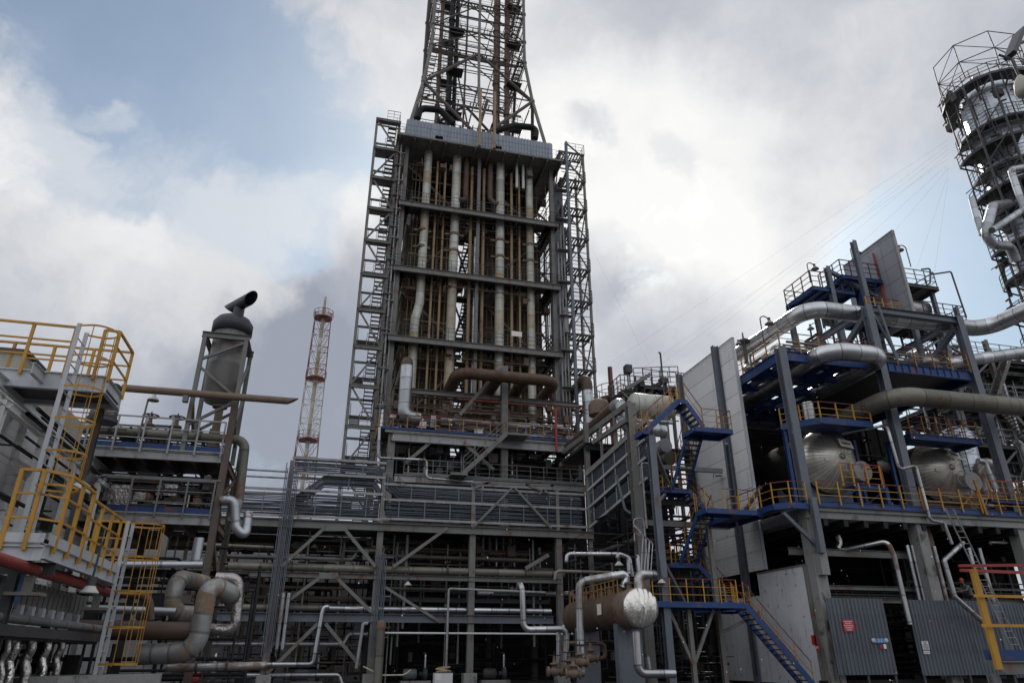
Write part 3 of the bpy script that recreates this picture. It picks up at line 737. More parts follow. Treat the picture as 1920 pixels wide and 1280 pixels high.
for i in range(14):
    z0 = zs[i]; z1 = zs[i+1]; zm = (z0+z1)/2
    sm = MB(); stairs(sm, sm, (x0+.2, y0+.5, z0), (x0+.2, y1-.9, zm), (.72, 0, 0), sh=.22); stairs(sm, sm, (x0+1.1, y1-.9, zm), (x0+1.1, y0+.5, z1), (.72, 0, 0), sh=.22)
    rail(sm, sm, [(x0+.2, y0+.5, z0), (x0+.2, y1-.9, zm)], 1., 1.2, .04, .02, 1); rail(sm, sm, [(x0+1.82, y1-.9, zm), (x0+1.82, y0+.5, z1)], 1., 1.2, .04, .02, 1)
    part('stair_flight', sm, 'steel_d', S)
    ld = MB().box((x0+.1, y1-.9, zm-.07), (x1-.1, y1-.05, zm)).box((x0-.1, y0-.25, z1-.08), (x1+.1, y0+.5, z1)).ibeam((x0, y0-.22, z1-.15), (x1+.1, y0-.22, z1-.15), .1, .24)
    rail(ld, ld, [(x0+.9, y0-.2, z1), (x1, y0-.2, z1)], 1.05, .5, .035, .02, 2); part('landing', ld, 'steel', S)
bg_ = MB()
for z in zs[4:]: bg_.box((x1, y0+.2, z-.08), (HX0-.9, y0+1.2, z)); rail(bg_, bg_, [(x1, y0+.2, z), (HX0-.9, y0+.2, z)], 1.05, .6, .035, .02, 2)
part('bridge', bg_, 'steel_d', S)
sc_ = MB()
for i, z in enumerate(zs[3:-1]):
    for xx in (x1+.12, HX0-.62): rail(sc_, sc_, [(xx-.35, y0-.3, z+1.6), (xx+.3, y0-.3, z+1.6)], 1.0, .6, .03, .016, 2)
    sc_.box((x1-.1, y0-.35, z+1.5), (HX0-.3, y0+.1, z+1.56)); sc_.beam((x1, y0-.2, z), (HX0-.4, y0-.2, z+1.5), .05, .05)
part('scaffold_bays', sc_, 'steel', S, kind='stuff')
vp = MB()
for k, (dx, r) in enumerate(((.3, .07), (.62, .06))): vp.tube((x1+dx, 51.0+.3*k, 14), (x1+dx, 51.0+.3*k, 44-3*k), r, 8)
for z in range(16, 44, 3): vp.box((x1, 50.9, z), (x1+.7, 51.5, z+.06))
part('riser_bundle', vp, 'steel_l', S)
# ------------------------------------------------------------------ scaffold tower on the right flank
S = thing('lattice_tower', 'lattice service tower with cross braces on the right flank of the furnace', 'service tower', (19.4, 53, 0))
x0, x1, y0, y1 = 18.3, 20.6, 50.2, 54.2
zs = [14+3.3*i for i in range(11)]
part('column', MB().ibeam((x0, y0, 14), (x0, y0, 46.9), .24, .24, up=(0, 1, 0)), 'steel_b', S)
for x, y, zt_ in ((x1, y0+1.6, 46.9), (x0, y1, 46.4), (x1, y1, 46.0)): part('column', MB().ibeam((x, y, 14), (x, y, zt_), .2, .2, up=(0, 1, 0)), 'steel', S)
bm = MB(); lattice(bm, x0, x1, y0+1.6, y1, zs, .10, 0, 3); bm.beam((x0, y0, 46.8), (x1, y0+1.6, 46.8), .12, .12); bm.beam((x0, y0, 44.4), (x1, y0+1.6, 44.2), .1, .1); bm.beam((x0, y0, 44.4), (x1, y0+1.6, 46.7), .1, .1); part('bracing', bm, 'steel', S)
for i, z in enumerate(zs[1:]):
    ld = MB()
    for j in range(9): ld.box((x0-.2+.28*j, y0+1.4, z-.08), (x0-.2+.28*j+.12, y0+2.6, z)); 
    ld.ibeam((x0-.3, y0+1.4, z-.12), (x1+.1, y0+1.4, z-.12), .08, .2); ld.ibeam((x0-.3, y0+2.6, z-.12), (x1+.1, y0+2.6, z-.12), .08, .2)
    rail(ld, ld, [(x0+.6, y0+1.4, z), (x1+.1, y0+1.4, z), (x1+.1, y0+2.6, z)], 1.1, .8, .035, .018, 2)
    a = (x0+.3, y0+2.6, z-3.3); b = (x0+1.4, y0+2.6, z-.1); stairs(ld, ld, a, b, (0, .7, 0), sh=.2); part('landing', ld, 'steel_d', S)
sc_ = MB()
for z in zs[:-1]:
    for dz in (.9, 1.8, 2.6): sc_.beam((x0, y0+1.6, z+dz), (x1, y0+1.6, z+dz), .05, .05)
    rail(sc_, sc_, [(17.4, y0+.4, z+1.2), (x0, y0+.4, z+1.2)], 1.0, .5, .03, .016, 2); sc_.box((17.3, y0+.3, z+1.1), (x0+.1, y0+.9, z+1.15))
part('scaffold_bays', sc_, 'steel', S, kind='stuff')
cl = MB(); clutter(cl, (17.9, 54, 15), (19.9, 60, 44), 110, .09, 71, .12); part('small_pipework', cl, 'steel_d', S, kind='stuff')
vp = MB()
for k in range(3): vp.tube((17.5+.28*k, 51.2, 18), (17.5+.28*k, 51.2, 36+2*k), .07, 8)
vp.tube((17.9, 50.9, 26.8), (17.9, 50.9, 29.2), .2, 12); part('riser_bundle', vp, 'steel_l', S)

# ------------------------------------------------------------------ flare lattice above the furnace
F_ = thing('flare_tower', 'rust stained lattice flare tower flaring out at its foot on top of the furnace', 'flare tower', (10.1, 57, 46.9))
cx, cy = 10.1, 57.0
prof = [(46.9, 6.75), (53.6, 5.63), (59.3, 4.98), (62.3, 4.95), (66.5, 4.95), (71, 4.95), (76, 4.9), (81, 4.85)]
def hw(z):
    for (a, ra), (b, rb) in zip(prof, prof[1:]):
        if z <= b: return ra+(rb-ra)*(z-a)/(b-a)
    return prof[-1][1]
C4 = ((-1, -1), (1, -1), (1, 1), (-1, 1))
def cn(k, z): return V((cx+C4[k % 4][0]*hw(z), cy+C4[k % 4][1]*hw(z)*.78, z))
for k in range(4):
    lg = MB()
    for (a, _), (b, _) in zip(prof, prof[1:]): lg.tube(cn(k, a), cn(k, b), .17, 10); lg.tube(cn(k, b)-V((0, 0, .12)), cn(k, b)+V((0, 0, .12)), .25, 10)
    part('leg', lg, 'steel' if k in (0, 1) else 'brownsteel', F_)
lg = MB(); fm = lambda z: (cn(0, z)+cn(1, z))/2
for (a, _), (b, _) in zip(prof, prof[1:]): lg.tube(fm(a) if a > 50 else fm(51.5), fm(b), .15, 10)
bm_ = lambda z: (cn(2, z)+cn(3, z))/2
lg.tube(bm_(47), bm_(81), .13, 8); part('mid_post', lg, 'steel', F_)
bm = MB()
for i in range(len(prof)-1):
    a, b = prof[i][0], prof[i+1][0]
    for k in range(4):
        p0, p1, q0, q1 = cn(k, a), cn(k+1, a), cn(k, b), cn(k+1, b); m0, m1 = (p0+p1)/2, (q0+q1)/2
        bm.tube(q0, q1, .075, 7)
        if i == 0: bm.tube(m0, q0, .17, 8); bm.tube(m0, q1, .17, 8)
        else:
            bm.tube(p0, m1, .16 if i < 2 else .08, 7); bm.tube(p1, m1, .16 if i < 2 else .08, 7)
            h0, h1 = p0.lerp(q0, .5), p1.lerp(q1, .5); bm.tube(h0, h1, .05, 6)
            bm.tube(q0-V((0, 0, .6)), q1-V((0, 0, .6)), .06, 6)
part('bracing', bm, 'brownsteel', F_)
for z in (59.3, 66.5, 71):
    dk = MB()
    for k in range(4):
        p, q_ = cn(k, z), cn(k+1, z); n_ = (V((cx, cy, z))-(p+q_)/2).normalized(); [dk.beam(p.lerp(q_, (j+.2)/14)+n_*.05, p.lerp(q_, (j+.2)/14)+n_*.7, .12, .04) for j in range(14)]; dk.beam(p+n_*.7, q_+n_*.7, .05, .1); rail(dk, dk, [p, q_], 1.1, 1.3, .04, .018, 2)
    [dk.beam((cx-hw(z), cy+s, z), (cx+hw(z), cy+s, z), .08, .1) for s in (-2, 2)]; [dk.beam((cx+s, cy-hw(z)*.78, z), (cx+s, cy+hw(z)*.78, z), .08, .1) for s in (-2, 2)]
    part('catwalk', dk, 'brownsteel', F_)
stk = ((-3.6, .2, .22, 'rusty'), (-2.55, -.6, .30, 'black'), (-1.75, .8, .20, 'black'), (2.65, -.3, .30, 'rusty'), (3.25, .9, .16, 'steel_d'), (3.95, -.2, .30, 'rusty'))
for dx, dy, r, m_ in stk:
    st = MB().tube((cx+dx, cy+dy, 46.9), (cx+dx, cy+dy, 82), r, 14)
    for z in range(51, 82, 4): st.tube((cx+dx, cy+dy, z), (cx+dx, cy+dy, z+.15), r*1.35, 14)
    part('flare_riser', st, m_, F_)
lm = MB(); lad = MB()
for dx, dy in ((-2.2, -.9), (4.4, -.5), (-3.1, 1.0)):
    ladder(lm, lm, (cx+dx, cy+dy, 48.5), (cx+dx, cy+dy, 81), (.42, 0, 0), .05, .35, .018)
    for z in range(50, 81, 1): lad.torus((cx+dx+.21, cy+dy-.3, z), (0, 0, 1), .38, .022, 10, 4)
    for z in range(53, 81, 6):
        lm.box((cx+dx-.6, cy+dy-.8, z-.06), (cx+dx+1.0, cy+dy+.5, z)); rail(lm, lm, [(cx+dx-.6, cy+dy+.4, z), (cx+dx-.6, cy+dy-.75, z), (cx+dx+1, cy+dy-.75, z)], 1.1, .6, .035, .018, 2)
part('ladder', lm, 'black', F_); part('ladder_cage', lad, 'black', F_)
hb = MB()
for z in range(51, 80, 3): hb.beam((cx-3.9, cy, z), (cx-1.4, cy, z), .1, .12); hb.beam((cx+2.4, cy, z), (cx+4.3, cy, z), .1, .12)
for z in (51, 55, 62): hb.beam((cx-hw(z), cy-.5, z), (cx+hw(z), cy-.5, z), .12, .16)
hb.beam((cx-1.6, cy, 60), (cx-.4, cy-3, 48), .14, .14); hb.beam((cx+.6, cy-1, 58), (cx-1.2, cy-3, 47.5), .16, .16); hb.beam((cx+1.6, cy-1, 56), (cx-.2, cy-3.2, 47.5), .24, .24)
part('stack_stays', hb, 'brownsteel', F_)
cl = MB(); clutter(cl, (cx-4.3, cy-3.5, 47.2), (cx+4.3, cy+3, 51.0), 80, .16, 81, .18); part('base_pipework', cl, 'black', F_, kind='stuff')
pk = [atY(*k, 53.5) for k in ((783, 222), (787, 203), (825, 206), (850, 232))]; pipething('head_duct', pk, .34, 'black', 'dark bent duct over the left end of the profiled tower screen', 'duct', bend=.8)
pk = [atY(*k, 53.5) for k in ((925, 246), (965, 236), (1006, 240), (1003, 260))]; pipething('head_duct', pk, .34, 'black', 'dark bent duct over the right end of the profiled tower screen', 'duct', bend=.8)
# ------------------------------------------------------------------ pipe rack across the middle
YR = 40.0
K = thing('pipe_rack', 'long grey steel pipe rack crossing the middle, with inverted V braces', 'pipe rack', (5.3, 43, 0))
CX = [-2.45, 2.7, 7.9, 13.05]
for i, x in enumerate(CX):
    part('column', MB().ibeam((x, YR, .8), (x, YR, 8.3), .34, .36, up=(0, 1, 0)), 'steel', K)
    part('plinth', MB().box((x-.35, YR-.35, 0), (x+.35, YR+.35, .8)), 'concrete', K)
    part('post', MB().ibeam((x, YR, 8.32), (x, YR, (11.6, 11.2, 10.85, 10.8)[i]), .2, .2, up=(0, 1, 0)), 'steel', K)
    part('column', MB().ibeam((x, YR+5.4, .2), (x, YR+5.4, 10.6), .34, .36, up=(0, 1, 0)), 'steel_d', K)
for z, h, y in ((8.13, .42, YR-.19), (8.13, .4, YR+5.4)): part('main_beam', MB().ibeam((-14, y, z), (15.2, y, z), .3, h), 'steel', K)
part('girder', MB().ibeam((-14, YR-.1, 3.45), (12.6, YR-.1, 3.45), .35, .42), 'steel_b', K)
part('middle_beam', MB().ibeam((-14, YR-.1, 5.52), (13.1, YR-.1, 5.52), .28, .26), 'steel', K)
x = CX[3]; part('middle_beam', MB().ibeam((-14, YR+5.4, 5.5), (13.2, YR+5.4, 5.5), .28, .3), 'steel_d', K)
cb = MB()
for x in CX+[-7.6, -12.8]:
    for z in (8.1, 5.45, 3.4): cb.ibeam((x, YR, z), (x, YR+5.4, z), .22, .32)
part('cross_beams', cb, 'steel_d', K)
br = MB(); q = lambda x, y: atY(x, y, YR-.25)
for a, b in (((527, 1062), (608, 990)), ((645, 990), (704, 1062)), ((531, 1132), (603, 1080)), ((628, 1080), (696, 1146)), ((500, 1262), (596, 1168)), ((610, 1168), (674, 1246)), ((737, 1062), (838, 990))): br.beam(q(*a), q(*b), .17, .17)
br.beam(q(603, 990), q(650, 990), .22, .3); br.beam(q(598, 1079), q(634, 1079), .22, .3); br.beam(q(722, 1100), q(826, 1166), .14, .14)
for a, b in (((1028, 1040), (985, 1065)), ((1125, 1034), (1190, 1010))): br.beam(q(*a), q(*b), .2, .2)
for a, b in (((885, 990), (960, 914)), ((965, 914), (1034, 990)), ((885, 905), (1040, 910)), ((890, 914), (920, 903)), ((1010, 925), (1038, 908)), ((985, 908), (1030, 924))): br.beam(q(*a), q(*b), .12, .12)
part('braces', br, 'steel', K)
ch = MB()
for (xa, xb, zs_) in ((2.7, 14.9, (8.62, 9.68, 10.55)), (-14, 2.7, (8.55, 9.95)), (-2.45, 2.75, (10.9, 11.75))):
    for z in zs_: ch.beam((xa, YR-.08, z), (xb, YR-.08, z), .09, .13); ch.beam((xa, YR+1.1, z), (xb, YR+1.1, z), .09, .13)
part('truss_chords', ch, 'steel_l', K)
rfm = MB().box((-14, YR+.2, 8.36), (15, YR+5.4, 8.42)); part('shade_deck', rfm, 'steel_d', K)  # added deck that keeps sky light out of the rack bays
for x in (-8.2,):
    part('column', MB().ibeam((x, YR, 0), (x, YR, 9.9), .34, .36, up=(0, 1, 0)), 'steel', K)

# cable trays
TR = random.Random(17)
def tray(paths, label, n=7, dz=.125, r=.048, straps=True, pat=0):
    pts = [V(p) for p in paths]; b = pts[0]
    T = thing('cable_tray', label, 'cable tray', b, 'cable trays on the pipe rack'); mb = MB()
    for i in range(n):
        for yy in (0, .5):
            qs = []
            for a_, c_ in zip(pts, pts[1:]):
                k_ = max(1, int((c_-a_).length/1.35)); qs += [a_.lerp(c_, j_/k_)+V((0, TR.uniform(-.02, .02), TR.uniform(-.028, .02))) for j_ in range(k_)]
            qs.append(pts[-1]); mb.sweep([p+V((0, yy, dz*i+.03*(i % 2))) for p in qs], r*TR.uniform(.6, 1.12), 7)
    part('cables', mb, 'cable', T); sm = MB()
    for a, c in zip(pts, pts[1:]):
        L = (c-a).length; k = max(1, int(L/1.35))
        for i in range(k):
            p = a.lerp(c, (i+.5)/k); sm.box(p+V((-.03, -.09, -.1)), p+V((.03, -.06, dz*n+.02))); sm.box(p+V((-.03, -.06, -.1)), p+V((.03, .6, -.06)))
    part('straps', sm, 'steel_b', T)
tray([(-14, YR, 8.78), (2.5, YR, 8.78)], 'lower left run of dark cables along the top of the pipe rack', 8)
tray([(2.9, YR, 8.78), (14.6, YR, 8.78)], 'lower right run of dark cables along the top of the pipe rack', 7)
tray([(14.6, YR, 9.8), (3.6, YR, 9.8), (2.2, YR, 11.0), (-2.3, YR, 11.0)], 'upper run of dark cables that steps up where it passes the second rack column', 6)
tray([(3.2, YR+.1, 8.8), (2.1, YR+.1, 10.35), (-.6, YR+.1, 10.35), (-2.2, YR+.1, 9.0)], 'cable loop making a trapezium between the first two rack columns', 5, .13, .055)
pA, pB = V((15.1, YR, 8.7)), V((16.9, 35.2, 10.75))
for k, lab in ((0, 'lower slanting cable run between the pipe rack and the tall grey column'), (1.15, 'upper slanting cable run between the pipe rack and the tall grey column'), (2.2, 'topmost slanting cable run between the pipe rack and the tall grey column')):
    d = (pB-pA); T = thing('cable_tray', lab, 'cable tray', pA+V((0, 0, k)), 'slanting cable trays'); mb = MB()
    for i in range(6):
        for xx in (0, .5): mb.tube(pA+V((xx, 0, k+.13*i)), pB+V((xx, 0, k+.13*i)), .045, 7)
    part('cables', mb, 'cable', T); sm = MB()
    for i in range(5): p = pA.lerp(pB, (i+.5)/5)+V((-.08, 0, k)); sm.beam(p-V((0, 0, .1)), p+V((0, 0, .85)), .05, .05)
    sm.beam(pA+V((-.1, 0, k-.12)), pB+V((-.1, 0, k-.12)), .12, .14); part('straps', sm, 'steel_l', T)
q = lambda x, y, Y: atY(x, y, Y)
T = thing('tray_gantry', 'grey gantry of posts and beams carrying the slanting cable runs', 'gantry', (16.5, 37, 0))
pA, pB = V((15.0, YR, 8.3)), V((17.0, 35, 10.45))
part('post', MB().ibeam((15.05, YR, .3), (15.05, YR, 11.4), .25, .25, up=(0, 1, 0)), 'steel', T)
part('post', MB().ibeam((15.6, 41.3, 8), (15.6, 41.3, 15.6), .3, .3, up=(0, 1, 0)), 'steel', T)
part('post', MB().ibeam((16.45, 36, .3), (16.45, 36, 15.2), .52, .5, up=(0, 1, 0)), 'steel', T)
bm = MB(); bm.beam(pA+V((0, 0, 3.5)), pB+V((0, 0, 3.5)), .25, .3); bm.beam((16.0, 47, 15.2), (16.4, 36, 15.2), .25, .35); bm.beam((15.7, 47, 14.2), (16.2, 36, 14.2), .2, .3)
for y in (38, 40, 42.5): bm.beam((16.0+(42-y)*.06, y, 11.0), (16.0+(42-y)*.06, y, 15.2), .14, .14)
bm.beam((16.45, 36, 8.3), (22, 36, 8.3), .25, .3); bm.beam((16.45, 36, 11.5), (22, 36, 11.5), .2, .25)
part('beams', bm, 'steel', T)

# pipes lying in the rack
rg = 'long pipes lying in the pipe rack'
pipething('rack_pipe', [(-13, YR+.1, 5.92), (13.4, YR+.1, 5.92)], .20, 'olive', 'thick brownish pipe along the middle level of the rack', group=rg, flanges=((0, .74),))
pipething('rack_pipe', [(-13, YR+.25, 3.92), (.1, YR+.25, 3.92)], .16, 'olive', 'left half of the metal clad pipe above the blue grey girder, ending at an elbow', group=rg)
pipething('rack_pipe', [(.1, YR+.3, 3.92), (12.6, YR+.3, 3.92)], .16, 'alu', 'right half of the metal clad pipe above the blue grey girder', group=rg)
pipething('drop_pipe', [(.35, YR-.35, 3.95), (.1, YR-.35, 3.95), (.02, YR-.35, 3.6), (-.15, YR-.4, 1.25), (-2.2, YR-.4, 1.25), (-6, YR-.4, 1.2)], .12, 'galv', 'galvanised pipe dropping from the girder and turning left near the ground', bend=.22)
pipething('rack_pipe', [(-13, YR+3, 7.3), (-3, YR+3, 7.3), (3, YR+3, 7.3)], .33, 'rustpipe', 'fat brown pipe under the rack top behind the left columns', group=rg)
pipething('rack_pipe', [(-13, YR+1.6, 4.55), (2, YR+1.6, 4.5)], .1, 'rusty', 'rusty pipe between the two lower levels left of the second rack column', group=rg)
pipething('rack_pipe', [(3, YR+2.2, 7.25), (13, YR+2.2, 7.25)], .12, 'rusty', 'thin rusty pipe under the rack top behind the right columns', group=rg)
pipething('water_pipe', [(3.3, YR-.5, 2.72), (13.6, YR-.5, 2.72)], .05, 'white', 'thin white pipe crossing the black opening low under the rack', 'pipe')
pipething('water_pipe', [(6.55, YR-.6, .6), (6.55, YR-.6, 4.95), (12, YR-.6, 4.85)], .06, 'steel_l', 'thin pale pipe rising from the ground and turning right at the third rack column', bend=.12)
T = thing('stand_pipe', 'short upright pipe with a rusty cap right of the second rack column', 'pipe', (3.05, YR-1, 0))
part('shaft', MB().tube((3.05, YR-1, 0), (3.05, YR-1, 2.95), .22, 16), 'olive', T); part('rusty_cap', MB().lathe((3.05, YR-1, 2.9), (0, 0, 1), [(.25, 0), (.25, .25), (.2, .36), (.1, .42), (0, .43)], 16), 'rusty', T)
pipething('hose', [(2.3, YR-.8, 1.15), (3.2, YR-.9, .75), (4.4, YR-.9, .75), (4.7, YR-.9, 1.0)], .04, 'hose', 'pale hose sagging beside the short upright pipe', 'hose', bend=.8)
for px, w_, lab in ((530, .09, 'left of two short galvanised pipes hugging the first rack column'), (540, .10, 'right of two short galvanised pipes hugging the first rack column')):
    p = atY(px, 1130, YR-.45); solo('galvanised_pipe', MB().tube((p.x, YR-.45, 1.9), (p.x, YR-.45, 4.6), w_, 10), 'galv', lab, 'pipe')
for x0, nme, lab in ((-2.45, 9, 'bundle of thin conduits climbing the first rack column'), (2.95, 6, 'bundle of thin conduits climbing the second rack column')):
    mb = MB()
    for i in range(nme): mb.tube((x0-.25+.085*i+.02*(i % 2), YR-.3-.03*(i % 3), 1.6+.2*(i % 4)), (x0-.25+.085*i, YR-.3-.03*(i % 3), (11.4 if x0 < 0 else 7.0)-.3*(i % 3)), .026, 6)
    for z in (2.5, 4.5, 6.5, 9): mb.box((x0-.35, YR-.27, z), (x0+.55, YR-.24, z+.06)) if z < 7 or x0 < 0 else 0
    solo('conduit_bundle', mb, 'steel_b', lab, 'conduit')
p = [atY(*k, YR-.7) for k in ((668, 1252), (681, 1168), (690, 1168))]; pipething('vent_pipe', p, .08, 'steel_l', 'thin upright pipe with a bent top beside the second rack column', bend=.1)
gp = 'row of thin uprights under the rack top'
for i, px in enumerate((896, 906, 918, 931, 944, 957, 964)):
    p = atY(px, 1000, YR+3); solo('thin_upright', MB().tube((p.x, YR+3, 5.9), (p.x, YR+3, 8.3+.0*i), .07+.03*(i % 2), 8), ('galv', 'alu_d', 'steel_l')[i % 3], ('leftmost', 'second', 'third', 'middle', 'fifth', 'sixth', 'rightmost')[i]+' of seven thin uprights under the rack top right of the third column', 'pipe', gp)
p = [atY(*k, YR+1.2) for k in ((894, 1111), (1072, 1113), (1078, 1122))]; pipething('clad_pipe', p, .15, 'alu_d', 'aluminium clad pipe at head height right of the third rack column', bend=.25)
pipething('clad_pipe', [(-6.5, YR-.2, 6.9), (-2.8, YR-.2, 6.85)], .09, 'olive', 'thin pipe stub left of the first rack column', bend=.3)
for i in range(3):
    x = (3.9, 5.3, 10.0)[i]; pipething('hanging_pipe', [(x, YR+1.5, 2.6-.3*i), (x, YR+1.5, 5.6)], .07, 'steel_d', ('thin grey pipe hanging in the opening right of the second rack column', 'thin grey pipe hanging in the middle of the wide black opening', 'thin grey pipe hanging right of the third rack column')[i])

for z, lab in ((10.98, 'upper of two thin pipes crossing the sky left of the first rack column'), (10.62, 'lower of two thin pipes crossing the sky left of the first rack column')): pipething('thin_pipe', [(-13, YR+.1, z), (-2.6, YR+.1, z)], .055, 'steel_l', lab)
for sd_, bx, n_, mt, lab in ((301, ((-2.2, 40.6, 6.2), (2.5, 45, 7.9)), 46, 'steel', 'tangle of grey pipework under the rack top between the first two columns'), (302, ((3, 40.6, 5.9), (12.8, 45, 7.9)), 80, 'brownsteel', 'tangle of brown pipework under the rack top right of the second column'),
    (303, ((-2.2, 40.6, .3), (2.5, 44, 3.2)), 40, 'brownsteel', 'tangle of brown pipework near the ground between the first two columns'), (304, ((3.2, 41, .3), (12.5, 45, 3.1)), 30, 'black', 'tangle of dark pipework near the ground in the wide black opening'),
    (305, ((-8, 40.5, .3), (-2.8, 45, 7.6)), 80, 'brownsteel', 'tangle of brown pipework left of the first rack column'), (306, ((13, 36.5, .3), (21, 42, 7.8)), 110, 'steel_d', 'tangle of dark pipework behind the brown drum'), (307, ((3, 40.6, 3.7), (12.8, 45, 5.3)), 22, 'steel_d', 'tangle of dull metal pipework at the middle level right of the second rack column')):
    cl = MB(); clutter(cl, bx[0], bx[1], n_, .065, sd_, .16); solo('rack_pipework', cl, mt, lab, 'pipework', kind='stuff')
for i, (xa, xb, z, y, lab) in enumerate(((3, 12.9, 4.62, 41.5, 'dark walkway with thin rails at the middle level behind the right rack bays'), (-7.5, 2.6, 6.35, 42.2, 'dark walkway with thin rails behind the left rack bays'))):
    T = thing('rack_walkway', lab, 'walkway', ((xa+xb)/2, y, z)); b = MB().box((xa, y, z-.06), (xb, y+.9, z)); b.ibeam((xa, y, z-.14), (xb, y, z-.14), .08, .18); part('deck', b, 'steel_d', T); pm = MB(); rail(pm, pm, [(xa, y, z), (xb, y, z)], 1.0, 1.3, .04, .018, 2); part('guardrail', pm, 'steel', T)
bl = thing('bay_lamp', 'hooded white lamp hanging over the middle of the brown drum', 'lamp', (0, 0, 0), 'hooded lamps hanging in the rack')
part('stem', MB().tube((0, 0, .1), (0, 0, .9), .018, 6), 'steel_d', bl); part('housing', MB().tube((0, 0, -.02), (0, 0, .16), .07, 10), 'steel_d', bl); part('shade', MB().lathe((0, 0, 0), (0, 0, -1), [(.07, 0), (.1, .05), (.2, .16), (.21, .19), (0, .12)], 16), 'lampw', bl)
bl.location = atY(1160, 1052, 30.5)
for px, py, Y, lab in ((1090, 1084, 33, 'hooded white lamp hanging behind the arching pipe of the drum'), (765, 1090, YR-.5, 'hooded lamp hanging just right of the second rack column'), (1240, 1085, 31, 'hooded lamp hanging right of the foil end of the drum'), (590, 1020, 42, 'hooded lamp hanging in the upper left bay of the rack'), (960, 1100, 42, 'hooded lamp hanging right of the third rack column')): dup(bl, atY(px, py, Y), lab, 0.)
for i, (xa, xb, z, y, r_, mt, lab) in enumerate(((-7, 2.6, 6.55, 41.2, .08, 'steel_l', 'thin pale pipe high in the left rack bays'), (3, 13, 6.75, 41, .10, 'brownsteel', 'brown pipe high in the right rack bays'), (3, 12, 5.05, 41.2, .09, 'olive', 'dull pipe below the thick pipe in the right rack bays'), (-7, 2.6, 5.0, 41.2, .08, 'rusty', 'rusty pipe below the thick pipe in the left rack bays'), (-7, 2.5, 2.2, 40.8, .11, 'alu_d', 'metal clad pipe low in the left rack bays'), (-6, 2.4, .75, 40.4, .13, 'galv', 'shiny pipe close to the ground in the left rack bays'))): pipething('bay_pipe', [(xa, y, z), (xb-1.2, y, z), (xb-1.0, y, z-.5 if i % 2 else z+.5), (xb, y, z-.5 if i % 2 else z+.5)], r_, mt, lab, bend=.25)
bv = MB()
for k, px in enumerate((735, 742, 752, 760, 838, 862, 1000, 1012, 560, 572, 640)):
    p = atY(px, 1080, YR+1.4+.3*(k % 3)); bv.tube((p.x, p.y, .3+.9*(k % 4)), (p.x, p.y, 8.0-.4*(k % 3)), .035+.018*(k % 4), 7); bv.box((p.x-.1, p.y-.05, 3+.3*k % 4), (p.x+.1, p.y+.05, 3.1+.3*k % 4))
solo('bay_risers', bv, 'steel_l', 'scattered thin pale risers among the rack bays', 'pipework', kind='stuff')
# walls and plant behind the rack
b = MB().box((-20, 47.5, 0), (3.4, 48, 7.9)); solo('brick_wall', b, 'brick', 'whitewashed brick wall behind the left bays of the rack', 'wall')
b = MB().box((3.5, 47, 0), (32, 47.4, 8.2)); solo('dark_wall', b, 'void', 'wall coloured near black as the shade behind the right bays of the rack', 'wall')  # wall fills the recess; its black stands for shade
for i, (x, z0, z1) in enumerate(((-6.2, 0, 7.5), (-1.2, 0, 7.5), (.9, 0, 7.5), (4.6, 0, 7.8), (10.4, 0, 7.8))):
    solo('shade_post', MB().ibeam((x, 46.6, z0), (x, 46.6, z1), .3, .3, up=(0, 1, 0)), 'rusty' if i in (1, 2) else 'steel_d', ('far grey post before the brick wall, left of the first rack column', 'left rusty post before the brick wall between the first two rack columns', 'right rusty post before the brick wall between the first two rack columns', 'dark post before the dark wall right of the second rack column', 'dark post before the dark wall right of the third rack column')[i], 'post')
cl = MB(); clutter(cl, (-6, 42, .3), (3, 46, 7.4), 70, .09, 91, .12); clutter(cl, (3, 41.5, 4.5), (13, 46, 7.6), 90, .09, 92, .12); clutter(cl, (3, 42, .3), (14, 46, 4.5), 60, .07, 93, .2); clutter(cl, (15, 37, .5), (22, 44, 9), 110, .1, 95, .15)
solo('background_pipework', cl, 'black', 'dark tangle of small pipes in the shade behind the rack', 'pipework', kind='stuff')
def pump(base, label, m, rot=0.):
    T = thing('pump', label, 'pump', base, 'pumps on the ground under the rack'); x, y, z = base
    part('base_plate', MB().box((x-.8, y-.3, z), (x+.8, y+.3, z+.18)), 'concrete', T)
    part('motor', MB().lathe((x-.7, y, z+.5), (1, 0, 0), [(0, 0), (.22, .03), (.26, .1), (.26, .7), (.2, .76), (0, .78)], 16), m, T)
    part('casing', MB().lathe((x+.2, y, z+.5), (1, 0, 0), [(0, 0), (.12, 0), (.12, .2), (.3, .22), (.32, .4), (.12, .45), (0, .46)], 16), 'steel_d', T)
    part('discharge_pipe', MB().pipe([(x+.5, y, z+.7), (x+.5, y, z+1.5), (x+.5, y+.8, z+1.5)], .07, 8), 'galv', T)
for i, (x, y, m_, l) in enumerate(((-5.2, 38.9, 'red', 'red pump by the ground left of the first rack column'), (-.4, 41.5, 'steel_b', 'grey pump between the first two rack columns'), (5.2, 41.2, 'steel_b', 'grey pump near the middle of the black opening'), (9.6, 41.3, 'steel_d', 'dark pump right of the third rack column'))): pump((x, y, .25), l, m_)
T = thing('tool_cart', 'small white cabinet heaped with orange hoses standing in the black opening', 'cart', (6.2, 38.2, .0))
part('cabinet', MB().box((5.75, 37.9, .15), (6.65, 38.5, .85)), 'white', T); part('paper_note', MB().box((5.8, 37.89, .55), (6.05, 37.9, .8)), 'paper', T)
hm = MB()
for i in range(5): hm.torus((6.2+.1*math.sin(i*2), 38.2, .9+.05*i), (.1*math.sin(i), .1*math.cos(i), 1), .32-.02*i, .04, 18, 6)
part('hose_coil', hm, 'ochre', T); 
wl_ = MB()
for sx in (5.85, 6.55): wl_.tube((sx, 37.95, .12), (sx, 38.45, .12), .12, 12)
part('wheels', wl_, 'black', T)

